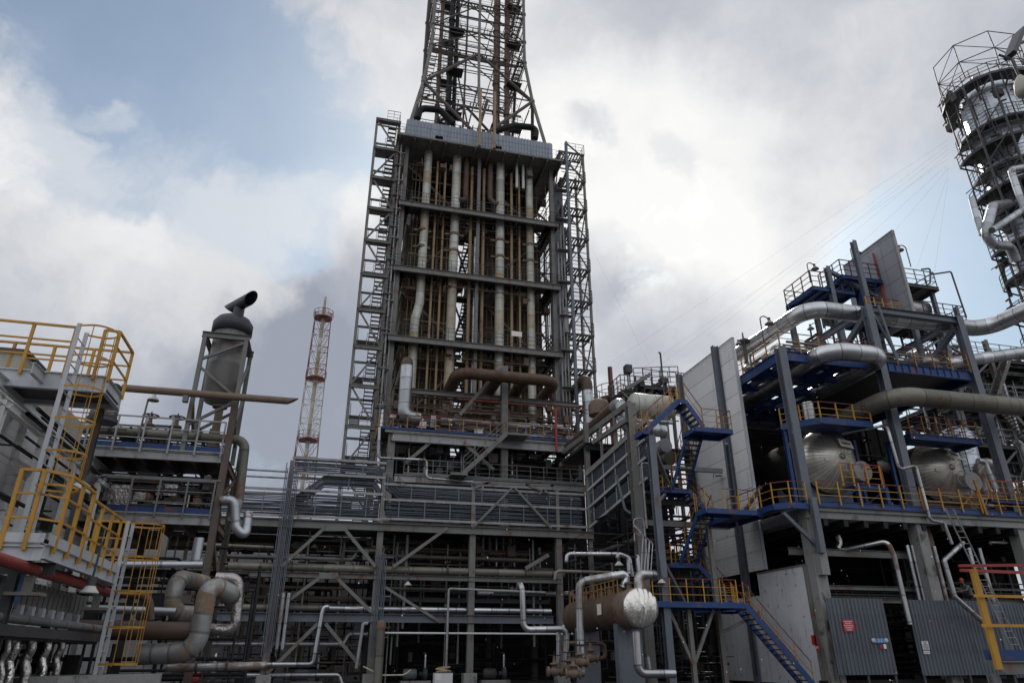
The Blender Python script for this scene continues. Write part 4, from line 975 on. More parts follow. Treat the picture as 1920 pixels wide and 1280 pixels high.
# ------------------------------------------------------------------ foreground drum wrapped in lagging
dc = atY(1203, 1138, 28.0); zc = dc.z; xd = dc.x; r = .74
D = thing('horizontal_drum', 'brown lagged drum lying on legs with a crumpled foil end cap', 'drum', (xd, 32, 0))
part('shell', MB().lathe((xd, 28.1, zc), (0, 1, 0), [(r*.97, 0), (r, .05), (r, 8.0), (r*.8, 8.3), (0, 8.5)], 40), 'drumbody', D)
fe = MB(); R = random.Random(4); NA = 120; ph = [(R.uniform(5, 26), R.uniform(0, 6.28), R.uniform(-.5, .5), R.uniform(.4, 1)) for _ in range(10)]
for i, (rr, hh) in enumerate(((1.035, -.14), (1.045, 0), (1.03, .06), (1.0, .11), (.9, .17), (.8, .205), (.7, .235), (.6, .26), (.5, .28), (.4, .295), (.3, .31), (.2, .32), (.1, .325), (.02, .33))):
    for k in range(NA):
        a = 2*math.pi*k/NA; X_, Z_ = rr*math.cos(a), rr*math.sin(a); w_ = sum(am*math.sin(f*(X_*(1.15-.25*Z_)+sl_*Z_*.35+.05*math.sin(5*Z_+p))+p) for f, p, sl_, am in ph)/10
        q_ = rr*(1+.02*w_)
        fe.v.append(V((xd+r*q_*math.cos(a), 28.1-hh-.10*w_*(1 if i > 2 else .3), zc+r*q_*math.sin(a))))
fe.pc.append((0, len(fe.v), 0, 0))
for i in range(13):
    for k in range(NA): fe.f.append([i*NA+(k+1) % NA, i*NA+k, (i+1)*NA+k, (i+1)*NA+(k+1) % NA][::-1]); fe.uv.append([(0, 0)]*4); fe.sm.append(True)
fe.f.append([13*NA+k for k in range(NA)][::-1]); fe.uv.append([(0, 0)]*NA); fe.sm.append(True)
part1('foil_end', fe, 'foilcap', D)
part('end_band', MB().lathe((xd, 28.2, zc), (0, 1, 0), [(r*1.03, 0), (r*1.07, .1), (r*1.05, 1.2), (r*1.0, 1.3)], 36, cap=False), 'rusty', D)
for y in (29.6, 34.6): part('saddle', MB().box((xd-.55, y-.2, 0), (xd+.55, y+.2, zc-.55)), 'steel_b', D)
part('tag', MB().box((xd-r-.02, 30.6, zc-.15), (xd-r-.005, 31.1, zc+.3)), 'paper', D)
pr = MB()
for k in range(6): y = 28.9+k*1.1; pr.tube((xd-.1, y, zc+r-.03), (xd-.1, y, zc+r+.3), .12, 10); pr.tube((xd-.1, y, zc+r+.25), (xd-.1, y, zc+r+.31), .2, 12)
part('nozzles', pr, 'rusty', D)
pm = MB(); rail(pm, pm, [(xd-.5, 29.2, zc+r-.05), (xd-.5, 35.5, zc+r-.05)], .5, .5, .035, .016, 1); part('top_rail', pm, 'yellow_d', D)
q = lambda *a: atY(*a)
pipething('loop_pipe', [q(1090, 1262, 29.2), q(1085, 1090, 29.2), q(1180, 1078, 29.2)+V((.0, .0, .1)), (xd-.25, 29.2, zc+r+.1)], .16, 'galv', 'galvanised pipe arching from the valves up to the top of the brown drum', bend=.4, flanges=((0, .1), (0, .3)))
pipething('loop_pipe', [(xd+.2, 28.6, zc+r), (xd+.2, 28.6, zc+r+.62), (xd+1.15, 28.9, zc+r+.66), (xd+1.8, 30.5, zc+r+.7)], .18, 'galv', 'short fat galvanised elbow leaving the drum top to the right', bend=.35)
pipething('loop_pipe', [q(1060, 1260, 30), q(1063, 1178, 30), q(982, 1180, 30), q(979, 1098, 30), q(979, 1094, 30)+V((0, .5, 0))], .13, 'galv', 'stepped galvanised pipe left of the brown drum', bend=.28, flanges=((0, .25),))
pipething('loop_pipe', [q(1047, 1262, 30.4), q(1047, 1184, 30.4), q(1058, 1174, 30.4)], .10, 'galv', 'short upright galvanised pipe beside the stepped pipe', bend=.2)
pipething('loop_pipe', [q(1192, 1182, 27.6), q(1197, 1262, 27.6), q(1265, 1262, 27.6)], .16, 'galv', 'galvanised pipe dropping below the foil end and turning right', bend=.3)
pipething('loop_pipe', [q(1213, 1228, 28.6), q(1218, 1258, 28.6)], .10, 'galv', 'short galvanised stub beside the pipe under the foil end')
pipething('loop_pipe', [q(1062, 1053, 31), q(1063, 1038, 31), q(1160, 1038, 31), q(1180, 1044, 31), q(1186, 1080, 31)], .09, 'galv', 'thin galvanised pipe running over the drum with a drooping left end', bend=.2)
pipething('loop_pipe', [q(1157, 1046, 30), q(1160, 1037, 30), q(1178, 1044, 30), q(1179, 1075, 30)], .09, 'galv', 'bent grey vent pipe over the middle of the drum', bend=.15)
pipething('loop_pipe', [q(1192, 1042, 30), q(1196, 1042, 30), q(1198, 1075, 30)], .08, 'galv', 'thin hooked vent pipe over the foil end', bend=.15)
pipething('loop_pipe', [q(1040, 1088, 32), q(1043, 1070, 32), q(1190, 1074, 32)], .07, 'olive', 'thin dull pipe behind the arching pipe over the drum', bend=.2)
pipething('loop_pipe', [q(1060, 1205, 31.5), q(1133, 1205, 31.5), q(1135, 1232, 31.5), q(1100, 1238, 31.5)], .09, 'rustpipe', 'rusty looped pipe below the middle of the drum', bend=.2)
# valves: one built in full, then copied
def make_valve(base, label, group, m='steel_d'):
    x, y, z = base; T = thing('gate_valve', label, 'valve', base, group)
    part('body', MB().lathe((x-.3, y, z), (1, 0, 0), [(0, 0), (.2, 0), (.2, .06), (.11, .07), (.16, .2), (.19, .3), (.16, .4), (.11, .53), (.2, .54), (.2, .6), (0, .6)], 14), m, T)
    bn_ = part('bonnet', MB().lathe((x, y, z+.1), (0, 0, 1), [(.12, 0), (.12, .14), (.19, .15), (.19, .21), (.08, .23), (.05, .5), (0, .5)], 12), m, T)
    hw_ = MB().torus((x, y, z+.6), (0, 0, 1), .24, .022, 20, 6)
    for a in range(3): c, s = math.cos(a*math.pi/3), math.sin(a*math.pi/3); hw_.beam((x-.24*c, y-.24*s, z+.6), (x+.24*c, y+.24*s, z+.6), .03, .02)
    hw_.tube((x, y, z+.5), (x, y, z+.75), .02, 6); part('handwheel', hw_, 'black', bn_); return T
vg = 'gate valves below the drum'
v0 = make_valve((9.6, 30.2, 1.9), 'rusty gate valve left of the arching pipe foot', vg, 'rusty')
p = q(1040, 1258, 29.8); v0.location = p
for (px, py, Y, lab) in ((1068, 1252, 29.9, 'gate valve at the foot of the stepped pipe'), (1108, 1232, 30.5, 'gate valve on the rusty looped pipe'), (1088, 1240, 28.9, 'gate valve at the foot of the arching pipe'), (1075, 1262, 28.6, 'lowest gate valve, nearest the camera below the drum')): dup(v0, q(px, py, Y), lab, random.uniform(-.3, .3))
pipething('low_header', [q(1030, 1258, 29.9), q(1095, 1262, 29.9)], .13, 'rusty', 'rusty header joining the valves below the drum')

# ------------------------------------------------------------------ far masts
def mast(px0, px1, yt, yb, Yd, label, lv, bandz, hw0):
    b = atY((px0+px1)/2*0+px1, yb, Yd); t = atY(px0, yt, Yd); cx_, cy_ = b.x, Yd
    T = thing('lattice_mast', label, 'mast', (cx_, cy_, 0)); H_ = t.z
    core = MB().tube((cx_, cy_, 0), (cx_, cy_, H_-1), .34, 12); core.tube((cx_, cy_, H_-1), (cx_, cy_, H_+1), .24, 10); part('chimney_pipe', core, 'mastred' if Yd < 100 else 'alu_r', T)
    n = int(H_/3.1)
    bands = {'red': MB(), 'white': MB()}
    for i in range(n):
        z0, z1 = H_-2.6-3.1*(i+1), H_-2.6-3.1*i
        if z1 < 4: break
        bm = bands['red' if (H_-z1) % bandz < bandz/2 else 'white']
        w0 = hw0*(1+.012*(H_-z0)); w1 = hw0*(1+.012*(H_-z1)); ps = ((-1, -1), (1, -1), (1, 1), (-1, 1))
        for k in range(4):
            a, c = ps[k], ps[(k+1) % 4]
            A0, C0 = V((cx_+a[0]*w0, cy_+a[1]*w0, z0)), V((cx_+c[0]*w0, cy_+c[1]*w0, z0)); A1, C1 = V((cx_+a[0]*w1, cy_+a[1]*w1, z1)), V((cx_+c[0]*w1, cy_+c[1]*w1, z1))
            bm.tube(A0, A1, .06, 5); bm.tube(A1, C1, .045, 5); m_ = (A0+C0)/2; bm.tube(m_, A1, .04, 5); bm.tube(m_, C1, .04, 5); bm.tube(A1, (cx_, cy_, z1), .04, 5)
    for nme, bm in bands.items(): part('lattice', bm, 'mastred' if nme == 'red' else 'beige', T)
    for f in lv:
        z = H_-f; dk = MB().lathe((cx_, cy_, z), (0, 0, 1), [(hw0*1.25, -.12), (hw0*1.25, 0)], 12, False); 
        for k in range(12):
            a0, a1 = k*math.pi/6, (k+1)*math.pi/6; p0 = V((cx_+hw0*1.3*math.cos(a0), cy_+hw0*1.3*math.sin(a0), z)); p1 = V((cx_+hw0*1.3*math.cos(a1), cy_+hw0*1.3*math.sin(a1), z))
            dk.tube(p0, p0+V((0, 0, 1.2)), .035, 5); dk.tube(p0+V((0, 0, 1.2)), p1+V((0, 0, 1.2)), .04, 5); dk.tube(p0+V((0, 0, .6)), p1+V((0, 0, .6)), .03, 5)
        part('gallery', dk, 'mastred', T)
    ld = MB(); ladder(ld, ld, (cx_+.5, cy_-.6, 3), (cx_+.5, cy_-.6, H_-1), (.5, 0, 0), .06, .5, .02); part('ladder', ld, 'mastred', T)
mast(603, 576, 566, 838, 110, 'tall slim red and white lattice flare mast against the grey sky, left of the furnace', (3, 14, 24.3, 34.4, 45), 24, 1.25)
mast(1147, 1147, 706, 745, 60, 'short red topped lattice chimney beside the brown ducts, right of the furnace', (2.4,), 40, 1.15)
# ------------------------------------------------------------------ left: valve decks with the vent silencer
YL = 23.0
L = thing('valve_deck', 'two storey rusty steel deck with blue toe boards at the left', 'deck', (-5.6, 25, 0))
z1, z2 = 7.42, 5.5
cx1 = -3.42; 
for x, y, m_ in ((cx1, YL, 'brownsteel'), (cx1+.05, YL+2.6, 'brownsteel'), (-5.9, YL+2.6, 'steel_d'), (-8.6, YL, 'steel_d'), (-8.6, YL+2.6, 'steel_d')):
    part('column', MB().ibeam((x, y, 0), (x, y, 9.4 if y == YL and x > -4 else 7.3), .2, .2, up=(0, 1, 0)), m_, L)
pA, pB = atY(150, 832, YL), atY(417, 852, YL)
for z in (z1, z2):
    e = MB(); e.ibeam((-9, YL-.05, z-.17), (cx1-.12, YL-.05, z-.17), .1, .26); e.box((-9, YL-.12, z-.02), (cx1-.1, YL+.1, z+.02)); part('fascia', e, 'steel_l', L)
    part('toe_board', MB().box((-9, YL-.02, z+.022), (cx1-.12, YL, z+.2)), 'blue', L)
    part('deck_plate', MB().box((-9, YL+.1, z-.06), (cx1, YL+2.8, z)), 'steel_d', L)
    u = MB()
    for k in range(8): u.ibeam((-8.8+k*.74, YL, z-.2), (-8.8+k*.74, YL+2.7, z-.2), .1, .24)
    u.ibeam((cx1-.02, YL+.1, z-.17), (cx1-.02, YL+2.6, z-.17), .1, .26); part('joists', u, 'rusty', L)
    pm = MB(); rail(pm, pm, [(-9, YL-.13, z), (cx1-.15, YL-.13, z)], 1.0, .78, .05, .02, 2); part('guardrail', pm, 'steel_l' if z == z1 else 'steel', L)
    part('top_bar', MB().beam((-9, YL-.1, z+1.05), (cx1, YL-.1, z+1.05), .06, .06), 'steel', L) if z == z2 else 0
cl = MB(); clutter(cl, (-8.8, YL+.2, z1+.1), (cx1-.2, YL+2.4, z1+1.0), 70, .035, 101, .05); clutter(cl, (-8.8, YL+.3, z2+.1), (cx1-.2, YL+2.4, z1-.5), 210, .04, 102, .12)
part('small_pipework', cl, 'steel_d', L, kind='stuff')
cl = MB(); clutter(cl, (-8.8, YL+.3, z2+.1), (cx1-.2, YL+1.4, z2+.9), 60, .05, 103, .2); part('lagged_pipework', cl, 'foil_d', L, kind='stuff')
cl = MB(); clutter(cl, (-8.8, YL+.3, .3), (cx1+1.5, YL+3, z2-.7), 90, .07, 104, .15); part('lower_pipework', cl, 'black', L, kind='stuff')
br = MB(); br.beam((cx1, YL, 5.0), (cx1+.05, YL+2.6, 3.4), .1, .1); br.beam((cx1+.05, YL+2.6, 7.2), (cx1, YL, 6.0), .08, .08); br.beam((cx1+.05, YL+2.6, 5.0), (cx1+.05, YL, 2.2), .08, .08); part('bracing', br, 'rusty', L)
lm = MB(); ladder(lm, lm, (cx1+.15, YL+1.6, .3), (cx1+.15, YL+1.6, 8.3), (0, .4, 0), .04, .3, .012); part('ladder', lm, 'steel_d', L)

# vent silencer with its frame
cX, cY = -4.03, 23.7
S = thing('vent_silencer', 'streaked grey vent silencer drum with a slanted black T shaped outlet in a steel frame', 'silencer', (cX, cY, z1))
zb = 9.35; zt = 11.85; r = .57
part('shell', MB().lathe((cX, cY, zb), (0, 0, 1), [(.12, -.16), (.2, -.12), (r*.8, -.03), (r, .12), (r, 1.25), (r*1.015, 1.27), (r*1.015, 1.31), (r, 1.33), (r, zt-zb)], 36), 'silencer', S)
part('rim_collar', MB().lathe((cX, cY, zt), (0, 0, 1), [(r, -.02), (r*1.17, 0), (r*1.17, .36), (r*1.1, .42), (r*.95, .55), (r*.55, .68), (.2, .72), (0, .73)], 36), 'tblack', S)
part('outlet_neck', MB().tube((cX+.1, cY, zt+.6), (cX+.1, cY, zt+1.05), .185, 18), 'tblack', S)
d = V((.62, -.78, .05)).normalized(); c0 = V((cX+.12, cY-.05, zt+1.18)); 
tv = MB(); n = 24; u_ = d.cross(V((0, 0, 1))).normalized(); w_ = u_.cross(d)
def oval(c, r_, sk): return [c+(u_*math.cos(2*math.pi*k/n)+w_*math.sin(2*math.pi*k/n))*r_+d*(sk*math.sin(2*math.pi*k/n)*r_) for k in range(n)]
a_, b_ = oval(c0-d*.62, .215, -1.), oval(c0+d*.62, .215, 1.); ai, bi = oval(c0-d*.62, .19, -1.), oval(c0+d*.62, .19, 1.)
tv.add(a_+b_, [(k, (k+1) % n, n+(k+1) % n, n+k) for k in range(n)], None, True); tv.add(ai+bi, [((k+1) % n, k, n+k, n+(k+1) % n) for k in range(n)], None, True)
tv.add(a_+ai, [((k+1) % n, k, n+k, n+(k+1) % n) for k in range(n)]); tv.add(b_+bi, [(k, (k+1) % n, n+(k+1) % n, n+k) for k in range(n)])
part('outlet_tee', tv, 'tblack', S)
dp = MB().tube((cX+.05, cY, zb-.95), (cX+.05, cY, zb-.1), .13, 14); dp.tube((cX+.05, cY, zb-.2), (cX+.05, cY, zb-.12), .24, 14); dp.tube((cX+.05, cY, z1+.35), (cX+.02, cY, zb-.95), .22, 14, .16)
part('inlet_pipe', dp, 'rusty', S)
fx0, fx1, fy0, fy1 = -4.72, -3.4, 23.0, 24.4
fr = MB()
for x, y in ((fx0, fy0), (fx1, fy0), (fx0, fy1), (fx1, fy1)): fr.ibeam((x, y, z1), (x, y, 11.35), .13, .13, up=(0, 1, 0))
part('frame_legs', fr, 'steel', S)
fr = MB(); fr.ibeam((fx0-.1, fy0, 11.45), (fx1+.1, fy0, 11.45), .14, .2); fr.ibeam((fx0, fy0, 11.42), (fx0, fy1, 11.42), .12, .16); fr.ibeam((fx1, fy0, 11.42), (fx1, fy1+.2, 11.42), .12, .16); fr.ibeam((fx0, fy1, 11.45), (fx1+.1, fy1, 11.45), .14, .2)
for a, b in (((fx0, fy0, 10.55), (fx1, fy0, 11.3)), ((fx0, fy0, 10.3), (fx1, fy0, 9.3)), ((fx0, fy0, 8.3), (fx1, fy0, 9.2)), ((fx0, fy0, 9.2), (fx0, fy1, 8.)), ((fx1, fy0, 9.6), (fx1, fy1, 11.0)), ((fx1, fy1, 9.7), (fx1, fy0, 8.0)), ((fx1, fy0, 9.), (fx1, fy1, 8.)), ((fx0, fy1, 8.5), (fx1, fy1, 9.4))): fr.beam(a, b, .085, .085)
part('frame_braces', fr, 'steel', S)
T = thing('slash_cut_pipe', 'long rusty horizontal pipe with a slash cut free end sticking out past the silencer', 'pipe', (-6.8, 22.5, 9.25))
a, b = atY(228, 731, 22.5), atY(558, 749, 22.5); z = (a.z+b.z)/2
n = 20; mb = MB(); vs = [V((a.x, 22.5+.115*math.cos(2*math.pi*k/n), z+.115*math.sin(2*math.pi*k/n))) for k in range(n)]+[V((b.x+.18*math.sin(2*math.pi*k/n)-.15, 22.5+.115*math.cos(2*math.pi*k/n), z+.115*math.sin(2*math.pi*k/n))) for k in range(n)]
mb.add(vs, [((k+1) % n, k, n+k, n+(k+1) % n) for k in range(n)], None, True); mb.add(vs[:n], [tuple(range(n))]); mb.add(vs[n:], [tuple(range(n))[::-1]])
part('pipe_run', mb, 'rusty', T); part('hanger', MB().box((-4.9, 22.42, z-.3), (-4.75, 22.6, z-.1)), 'steel', T)
x = atY(285, 760, 23.4).x
T = thing('deck_lamp', 'small enamel lamp hanging from a thin post on the upper left deck', 'lamp', (x, 23.4, z1)); part('post', MB().pipe([(x-.2, 23.4, z1), (x-.15, 23.4, z1+1.75), (x, 23.4, z1+1.85)], .03, 8, .1), 'steel', T)
part('shade', MB().lathe((x, 23.4, z1+1.95), (0, 0, -1), [(.05, 0), (.07, .1), (.17, .2), (.18, .24), (0, .16)], 14), 'lampw', T)
# deck pipes
q = lambda *a: atY(*a)
pipething('deck_pipe', [(-9.2, 23.6, 8.12), (-3.0, 23.6, 8.08), (-2.92, 23.6, 6.1), (-2.95, 23.3, 5.55), (-3.05, 23.3, 5.4)], .155, 'olive', 'dull green pipe along the upper left deck that bends down beyond the corner post', bend=.32, flanges=((0, .35),))
pipething('deck_pipe', [q(412, 938, 22.8), q(440, 936, 22.8), q(442, 990, 22.8), q(460, 1006, 22.9), q(466, 960, 23.1)], .14, 'alu_d', 'grey clad pipe making a tight U beside the corner post of the left deck', bend=.25)
vg = 'gate valves on the left deck'
for i, (x, y, z, lab) in enumerate(((q(270, 0, 23.9).x if 0 else -6.05, 23.9, z1+.75, 'left handwheel valve on the upper left deck'), (-5.25, 23.9, z1+.75, 'right handwheel valve on the upper left deck, nearest the silencer'))): dup(v0, (x, y, z), lab, 0.2*i, group=vg)
mz = z2+.45
for i in range(7): dup(v0, (-8.2+.68*i, 23.55+.12*(i % 2), mz+.1*(i % 3)), ('first', 'second', 'third', 'fourth', 'fifth', 'sixth', 'seventh')[i]+' valve from the left in the row on the middle left deck', .3*i, .72, vg)
T = thing('relief_valve', 'dark lagged relief valve with bent neck behind the yellow ladder cage', 'valve', q(192, 790, 21))
b = q(192, 785, 21)
part('lagging', MB().lathe(b, (0, 0, 1), [(.25, 0), (.36, .06), (.36, .42), (.3, .5), (0, .52)], 20), 'foil_d', T)
part('bent_neck', MB().pipe([b+V((.12, 0, .4)), b+V((.2, 0, .75)), b+V((.2, 0, .95)), b+V((-.25, 0, .98))], .13, 12, .2), 'black', T)
part('flange', MB().tube(b-V((0, 0, .1)), b, .4, 20), 'steel_d', T)
# big clad pipes near the ground
bp = 'big clad pipes near the ground on the left'
pipething('clad_pipe', [q(383, 1092, 22.5), q(331, 1082, 20.3), q(320, 1150, 20.3), q(372, 1152, 20.6)], .215, 'alu_p', 'fat clad pipe with a rusty upper bend left of the corner post', group=bp, bend=.5)
pipething('clad_pipe', [q(440, 1130, 20.5), q(432, 1112, 20), q(391, 1093, 19.6), q(368, 1222, 19.6), q(262, 1226, 19.9)], .235, 'alu_p', 'fattest clad pipe, dropping and turning left near the ground at the left', group=bp, bend=.45)
pipething('foil_pipe', [q(405, 1082, 20.2), q(448, 1084, 20.2), q(441, 1182, 20.2), q(385, 1178, 20.2)], .135, 'foil_d', 'crumpled foil wrapped pipe looping right of the fat clad pipes', bend=.22)
pipething('clad_pipe', [q(130, 1178, 19.5), q(370, 1182, 19.8)], .2, 'rustpipe', 'dark horizontal pipe behind the lower yellow ladder', group=bp)
pipething('clad_pipe', [q(215, 1058, 19.8), q(380, 1058, 20.2)], .085, 'alu_d', 'thin shiny horizontal pipe right of the lower yellow ladder', group=bp)
pipething('clad_pipe', [q(366, 1054, 21), q(374, 1008, 21)], .13, 'alu_d', 'short upright clad stub left of the rusty corner post', group=bp)
pipething('goose_neck', [q(220, 1112, 18), q(280, 1116, 18), q(282, 1162, 18)], .09, 'rustpipe', 'purple brown pipe with a drooping end right of the yellow ladder', bend=.3)
pipething('clad_pipe', [q(160, 1140, 19.3), q(330, 1146, 19.3)], .09, 'alu_d', 'pale horizontal pipe at mid height behind the yellow ladder', group=bp)
pipething('low_pipe', [q(310, 1252, 21), q(500, 1247, 21)], .1, 'galv', 'galvanised pipe low at the ground between the left deck and the rack', flanges=((0, .3), (0, .6)))
# ------------------------------------------------------------------ grey housing along the far left
HX = -7.35
Wt = thing('steel_housing', 'pale grey panelled housing with sloping steel frames along the left edge', 'building', (HX, 18, 0))
p = MB()
for k in range(9): p.box((HX-.12, 12+1.55*k+.02, 2.2), (HX, 12+1.55*(k+1)-.02, 6.9))
part('wall_panel', p, 'panel', Wt)
part('core', MB().box((HX-4, 11.8, 0), (HX-.2, 26, 6.85)), 'steel_d', Wt)
f_ = MB()
for k in range(10): y = 12+1.55*k; f_.ibeam((HX+.09, y, .3), (HX+.09, y, 6.9), .14, .16, up=(1, 0, 0))
part('wall_posts', f_, 'panel', Wt)
f_ = MB(); f_.ibeam((HX+.15, 11.5, 6.98), (HX+.15, 25.5, 6.98), .2, .26); f_.ibeam((HX+.7, 11.5, 6.3), (HX+.7, 25.0, 6.3), .14, .2); f_.ibeam((HX+.15, 11.5, 3.3), (HX+.15, 25.5, 3.3), .16, .2)
for k in range(6): y = 13+2.3*k; f_.ibeam((HX, y, 6.7), (HX+.9, y, 6.2), .14, .16); f_.ibeam((HX+.75, y, 6.3), (HX+.75, y, 3.2), .14, .14, up=(0, 1, 0))
part('wall_rails', f_, 'white', Wt)
b = MB().box((HX-2.6, 17.6, 6.9), (HX-.15, 19.6, 8.2)).box((HX-2.6, 19.7, 6.9), (HX-.2, 22.8, 8.0)); part('roof_cabinets', b, 'beige', Wt)
b = MB().box((HX-2.7, 17.5, 8.2), (HX-.05, 19.7, 8.27)); part('cabinet_lid', b, 'steel_d', Wt)
pb = MB(); clutter(pb, (HX+.2, 15, 4.2), (HX+1.0, 24, 6.6), 34, .05, 111, .1); part('cables', pb, 'black', Wt, kind='stuff')
pipething('foil_bundle', [(HX+.6, 17, 5.35), (HX+.6, 20, 5.45), (HX+.6, 22.8, 5.3)], .16, 'foil_d', 'drooping foil wrapped pipe along the pale grey housing')
# upper walkway with yellow rails and caged ladder
YU = 16.4; zw = 7.2
e0 = atY(0, 700, YU); e1 = atY(200, 722, YU); zw = atY(190, 705, YU).z; xe = atY(203, 715, YU).x
Wk = thing('caged_walkway', 'grey overhead walkway with yellow rails and a yellow caged ladder at the upper left', 'walkway', (xe-2, YU, zw))
w_ = MB(); w_.ibeam((xe-6, YU, zw-.2), (xe, YU, zw-.2), .12, .4); w_.ibeam((xe-6, YU+1.2, zw-.2), (xe, YU+1.2, zw-.2), .12, .4); w_.box((xe-6, YU+.07, zw-.05), (xe, YU+1.13, zw)); w_.ibeam((xe-.05, YU, zw-.2), (xe-.05, YU+1.2, zw-.2), .1, .36); w_.ibeam((xe-1.3, YU-.65, zw-.16), (xe-1.3, YU+1.2, zw-.16), .1, .24)
part('deck_frame', w_, 'steel_n', Wk); part('deck_plate', MB().box((xe-6, YU+.08, zw-.3), (xe, YU+1.1, zw-.28)), 'steel_d', Wk)
pm = MB(); rail(pm, pm, [(xe-6, YU-.07, zw), (xe-.9, YU-.07, zw)], 1.1, .85, .06, .024, 2); rail(pm, pm, [(xe-.3, YU-.07, zw), (xe, YU-.05, zw), (xe, YU+1.2, zw), (xe-6, YU+1.25, zw)], 1.1, .85, .06, .024, 2); part('guardrail', pm, 'yellow', Wk)
lt = atY(150, 606, YU-.55); lb = atY(60, 935, YU-.55); lx = lt.x
lm = MB(); lb = V((lx, YU-.55, 3.35)); lt = V((lx, YU-.55, lt.z)); ladder(lm, lm, lb, lt, (0, .52, 0), .09, .3, .015); part('ladder', lm, 'steel_n', Wk)
hm = MB(); hoops(hm, (lx, YU-.55, zw-2.6), (lx, YU-.55, zw+.95), (0, .52, 0), (1, 0, 0), .72, .36, 5, .045); part('safety_cage', hm, 'yellow', Wk)
part('hanger_post', MB().ibeam((lx+.3, YU+1.2, zw-.4), (lx+.3, YU+1.2, 0), .14, .14, up=(0, 1, 0)), 'steel_d', Wk)
# lower platform, nearer
Yp = 12.6; a = atY(20, 1012, Yp); b = atY(100, 1018, Yp); zp = b.z; e = atZ(218, 1078, zp)
xa, xb, ye = a.x-.1, b.x-.12, e.y-.6
P = thing('ladder_platform', 'near grey platform with yellow guard rails and a caged ladder at the lower left', 'platform', ((xa+xb)/2, Yp, 0))
w_ = MB(); w_.box((xa, Yp, zp-.05), (xb, ye, zp)); w_.ibeam((xa-.4, Yp, zp-.16), (xb, Yp, zp-.16), .1, .22); w_.ibeam((xb, Yp, zp-.12), (xb, ye, zp-.12), .1, .22); w_.box((xb+.055, Yp, zp-.02), (xb+.06, ye, zp+.14)); w_.box((xa, Yp-.06, zp), (xb, Yp-.055, zp+.14)); w_.ibeam((xa, ye, zp-.16), (xb, ye, zp-.16), .1, .22)
part('deck_frame', w_, 'steel_n', P); part('under_beams', MB().ibeam((xa-.5, Yp+.6, zp-.32), (xb+.05, Yp+.6, zp-.32), .1, .18).ibeam((xb-.3, Yp, zp-.32), (xb-.3, ye, zp-.32), .1, .18).ibeam((xa+.1, Yp+.5, 0), (xa+.1, Yp+.5, zp-.4), .14, .14, up=(0, 1, 0)), 'steel_d', P)
pm = MB(); rail(pm, pm, [(xa, Yp-.05, zp), (xb-.25, Yp-.05, zp), (xb+.05, Yp+.3, zp), (xb+.05, Yp+1.6, zp)], 1.12, .62, .058, .022, 2); rail(pm, pm, [(xb+.05, Yp+1.6, zp), (xb+.05, ye-.6, zp)], 1.0, .8, .05, .022, 2); rail(pm, pm, [(xa, ye, zp), (xb, ye+.05, zp)], 1.05, .6, .05, .022, 2); part('guardrail', pm, 'yellow', P)
lx2 = xb+.06; ly = ye-.1; lm = MB(); ladder(lm, lm, (lx2, ly, 0), (lx2, ly, zp+1.05), (0, .42, 0), .07, .28, .013); part('ladder', lm, 'steel_n', P)
hm = MB(); hoops(hm, (lx2, ly, zp-1.75), (lx2, ly, zp+1.0), (0, .42, 0), (1, 0, 0), .66, .33, 6, .04); part('safety_cage', hm, 'yellow', P)
# red pipe, radiators, foil pipes at bottom left
p0, p1 = atX(0, 1050, -4.5), atX(215, 1112, -4.5)
T = thing('red_pipe', 'flaking red painted pipe passing under the near yellow platform', 'pipe', p1); z = (p0.z+p1.z)/2
part('pipe_run', MB().pipe([(-4.5, p0.y-4, z), (-4.5, p1.y+.4, z)], .088, 16), 'redpipe', T)
mb = MB()
for y in (p0.y+1.2, p1.y-1.3): mb.box((-4.56, y, z-.35), (-4.44, y+.12, z-.1)); mb.box((-4.75, y-.1, z-.4), (-4.25, y+.2, z-.35))
part('brackets', mb, 'steel', T)
T = thing('radiator_bank', 'row of dusty grey finned radiators under the red pipe', 'radiator', (-5.1, 14, 0)); fb = MB(); k0 = atX(0, 1120, -5.0); k1 = atX(168, 1130, -5.0)
y0, y1 = k0.y-2, k1.y; zt_ = atX(80, 1098, -5.).z; zb_ = atX(80, 1148, -5.).z
part('cooler_body', MB().box((-6.8, y0, zb_-.05), (-5.15, y1, zt_+.05)), 'steel_d', T)
nF = int((y1-y0)/.26)
for i in range(nF): y = y0+i*.26; fb.box((-5.2, y, zb_), (-4.98, y+.2, zt_))
part('fins', fb, 'steel', T)
fb = MB()
for i in range(nF//2): y = y0+i*.52; fb.box((-5.02, y+.1, zb_-.16), (-4.9, y+.24, zb_+.06))
part('feet', fb, 'steel_n', T); part('blue_cap', MB().lathe((-4.98, k0.y+.35, zt_-.1), (1, 0, 0), [(.0, 0), (.33, 0), (.33, .05), (0, .08)], 24), 'bright', T)
p0, p1 = atX(0, 1157, -4.8), atX(188, 1178, -4.8); pipething('lagged_pipe', [(-4.8, p0.y-3, p0.z), (-4.8, p1.y, p1.z)], .075, 'alu_d', 'grey lagged pipe running back below the radiators')
b = MB().box((-7, 9, 0), (-4.95, 21, zb_-.45)); 
bm = MB().beam((-4.75, 9, p1.z-.2), (-4.75, p1.y, p1.z-.2), .2, .16); bm.box((-6.9, 9, p1.z-.32), (-4.8, p1.y, p1.z-.26)); bm.ibeam((-5.1, 16.5, 0), (-5.1, 16.5, p1.z-.3), .16, .16, up=(0, 1, 0)); bm.ibeam((-5.1, 11, 0), (-5.1, 11, p1.z-.3), .16, .16, up=(0, 1, 0)); solo('support_frame', bm, 'steel_d', 'dark steel shelf over the foil wrapped risers at the bottom left', 'frame')
fg = 'foil wrapped risers at the bottom left'
